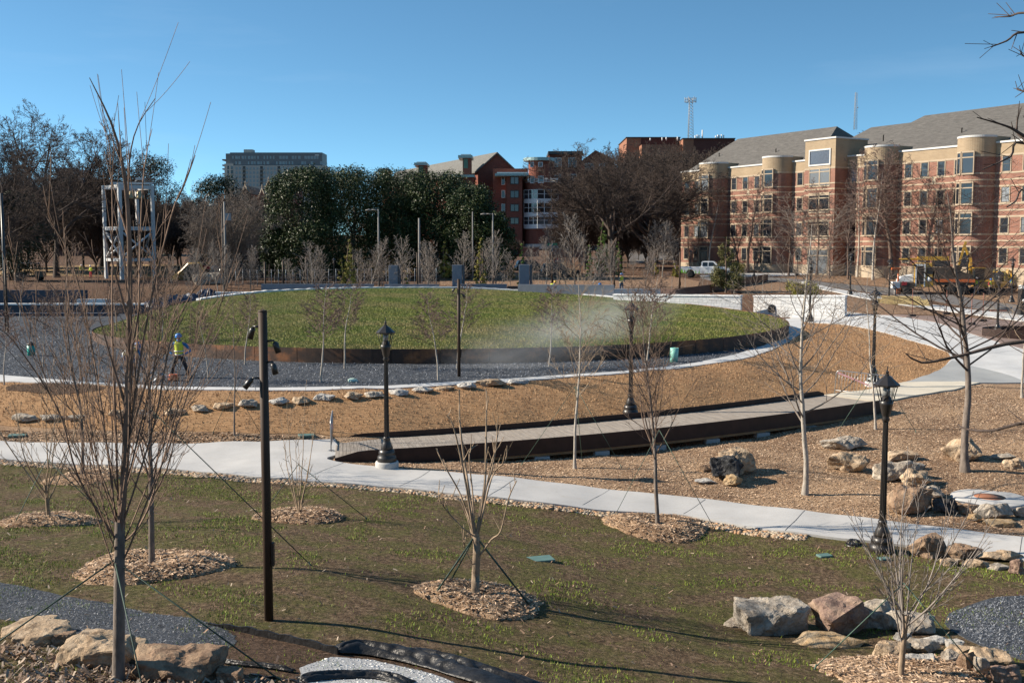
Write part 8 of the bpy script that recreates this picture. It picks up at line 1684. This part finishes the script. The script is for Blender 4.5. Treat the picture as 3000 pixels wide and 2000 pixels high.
# mini excavator
def digger(px, pb, rz, label, s=1.0, pts=((0, 0, 1.3), (.3, 0, 3.4), (1.2, 0, 4.9), (1.5, 0, 3.6))):
    p = at(px, pb); o = thing('excavator', label, 'excavator', p, rz); o.scale = (s,) * 3
    for q in (-1, 1): e = MB(); e.prism([(-1.1, .0), (-1.3, .25), (-1.1, .5), (1.1, .5), (1.3, .25), (1.1, 0)], q * .75 - .2, q * .75 + .2, m_tyre); e.build('track', o, bevel=.03)
    MB().box((-.2, 0, .95), (1.9, 1.5, .75), m_yel).build('body', o, bevel=.08); MB().box((.3, .3, 1.9), (1.0, .8, 1.2), m_cg).build('cab', o, bevel=.05); MB().box((.3, .3, 2.54), (1.1, .9, .1), m_yel).build('cab_roof', o)
    e = MB(); P = [Vector(q) for q in pts]; e.tube([P[0] + Vector((.9, -.3, 0)), P[1] + Vector((.7, -.3, 0)), P[2] + Vector((.5, -.3, 0))], [.2, .22, .14], m_yel, 4, smooth=False); e.build('boom', o)
    e = MB(); e.tube([P[2] + Vector((.3, -.3, .3)), P[3] + Vector((.6, -.3, -.8))], [.16, .12], m_yel, 4, smooth=False); e.build('stick', o); e = MB(); b = P[3] + Vector((.6, -.3, -.9)); e.prism([(b.x - .3, b.z), (b.x + .3, b.z + .1), (b.x + .35, b.z - .4), (b.x - .1, b.z - .6)], b.y - .3, b.y + .3, m_drt); e.build('bucket', o); return o
digger(2872, 858, R(170), 'yellow excavator with raised arm in front of the dormitory at right', 1.0); digger(2925, 855, R(25), 'yellow digger partly behind the dark lantern post at right', .8, ((0, 0, 1.3), (.5, 0, 2.8), (1.5, 0, 2.4), (1.7, 0, 1.6)))
# compact loader and utility cart at left
p = at(578, 822); ld = thing('skid_loader', 'yellow and black compact loader with raised arms on the straw field', 'loader', p, R(165)); MB().box((0, 0, .9), (2.4, 1.3, .8), m_drt).build('body', ld, bevel=.05); MB().prism([(-.8, 1.3), (-.8, 2.5), (.5, 2.5), (.8, 1.3)], -.6, .6, m_cg).build('cab', ld, bevel=.04); MB().box((-.15, 0, 2.55), (1.5, 1.3, .1), m_chr).build('cab_roof', ld)
for s in (-1, 1):
    e = MB(); e.tube([(-1.3, s * .75, 1.2), (-.9, s * .75, 2.0), (.6, s * .75, 1.9), (1.9, s * .75, .8), (2.1, s * .75, .4)], .13, m_yel, 4, smooth=False); e.build('lift_arm', ld)
    for x in (-.75, .75): wheel(ld, x, s * .78, .45, .32)
MB().prism([(2.0, .1), (2.0, .8), (2.2, .85), (2.9, .1)], -.9, .9, m_yel).build('bucket', ld); MB().box((-1.25, 0, 1.5), (.15, 1.2, .4), m_red_).build('rear_light_bar', ld)
p = at(88, 822); ct = thing('utility_cart', 'dark green utility cart with a flat roof at the far left', 'cart', p, R(10)); MB().prism([(-1.6, .4), (-1.6, 1.0), (-.3, 1.0), (-.2, .6), (.6, .6), (.8, 1.1), (1.6, .9), (1.6, .4)], -.7, .7, M('paint_cart', (0.05, .06, .045), .4)).build('body', ct, bevel=.03); MB().box((.1, 0, 1.95), (1.9, 1.3, .07), m_white).build('roof', ct)
for x, s in ((-.75, 1), (-.75, -1), (.9, 1), (.9, -1)): MB().tube([(x, s * .6, .9), (x * .95, s * .6, 1.95)], .03, m_iron, 5).build('roof_post', ct)
for x in (-1.05, 1.05):
    for s in (-1, 1): wheel(ct, x, s * .65, .28, .2)
p = at(605, 835); o = linkmesh('boulder', rock_mesh(901, (4.2, 2.5, 1.7), r_gray, .3)); o.location = p + Vector((0, 1, .5)); tag(o, 'big pale boulder by the compact loader at left', 'rock')
# ------------------------------------------------------------------ stone dust hanging in the air
m = bpy.data.materials.new('dust'); m.use_nodes = True; nt = m.node_tree; nt.nodes.clear(); o_ = nt.nodes.new('ShaderNodeOutputMaterial'); pv = nt.nodes.new('ShaderNodeVolumePrincipled'); pv.inputs['Color'].default_value = (.85, .87, .9, 1); pv.inputs['Anisotropy'].default_value = .0
tcx = nt.nodes.new('ShaderNodeTexCoord'); nn = nt.nodes.new('ShaderNodeTexNoise'); nn.inputs['Scale'].default_value = 1.6; nn.inputs['Detail'].default_value = 5; nn.inputs['Roughness'].default_value = .6; nt.links.new(tcx.outputs['Object'], nn.inputs['Vector'])
gr = nt.nodes.new('ShaderNodeVectorMath'); gr.operation = 'LENGTH'; nt.links.new(tcx.outputs['Object'], gr.inputs[0])
mr = nt.nodes.new('ShaderNodeMapRange'); mr.inputs['From Min'].default_value = 1.0; mr.inputs['From Max'].default_value = .15; nt.links.new(gr.outputs['Value'], mr.inputs['Value'])
mr2 = nt.nodes.new('ShaderNodeMapRange'); mr2.inputs['From Min'].default_value = .36; mr2.inputs['From Max'].default_value = .70; nt.links.new(nn.outputs['Fac'], mr2.inputs['Value'])
mu = nt.nodes.new('ShaderNodeMath'); mu.operation = 'MULTIPLY'; nt.links.new(mr.outputs[0], mu.inputs[0]); nt.links.new(mr2.outputs[0], mu.inputs[1]); mu2 = nt.nodes.new('ShaderNodeMath'); mu2.operation = 'MULTIPLY'; mu2.inputs[1].default_value = .26; nt.links.new(mu.outputs[0], mu2.inputs[0]); nt.links.new(mu2.outputs[0], pv.inputs['Density']); nt.links.new(pv.outputs[0], o_.inputs['Volume'])
def dust(px, py, Y, sx, sy, sz, label, tilt=0):
    bm = bmesh.new(); bmesh.ops.create_icosphere(bm, subdivisions=3, radius=1); me = bpy.data.meshes.new('dust_cloud'); bm.to_mesh(me); bm.free(); me.materials.append(m); o = linkmesh('dust_cloud', me); q = pt(px, py, Y); o.location = q; o.scale = (sx, sy, sz); o.rotation_euler = (0, tilt, 0); o['kind'] = 'stuff'; o['label'] = label
dust(1570, 1005, 46.5, 5.2, 2.2, 1.7, 'pale stone dust drifting over the gravel and the mound edge', R(-12)); dust(1770, 940, 53, 4.6, 2.2, 1.8, 'thin dust haze trailing over the right of the mound', R(-14)); dust(330, 1108, 42.5, 3.2, 1.2, .45, 'low white dust near the workers at left')
# ------------------------------------------------------------------ overall albedo calibration against the exposure
KALB = 0.80
for m_ in bpy.data.materials:
    if not m_.use_nodes: continue
    b_ = m_.node_tree.nodes.get('Principled BSDF')
    if not b_: continue
    s_ = b_.inputs['Base Color']
    if s_.links:
        src = s_.links[0].from_socket; m_.node_tree.links.new(mix(m_.node_tree, 1.0, src, (KALB,) * 3, 'MULTIPLY'), s_)
    else: c_ = s_.default_value; s_.default_value = (c_[0] * KALB, c_[1] * KALB, c_[2] * KALB, 1)
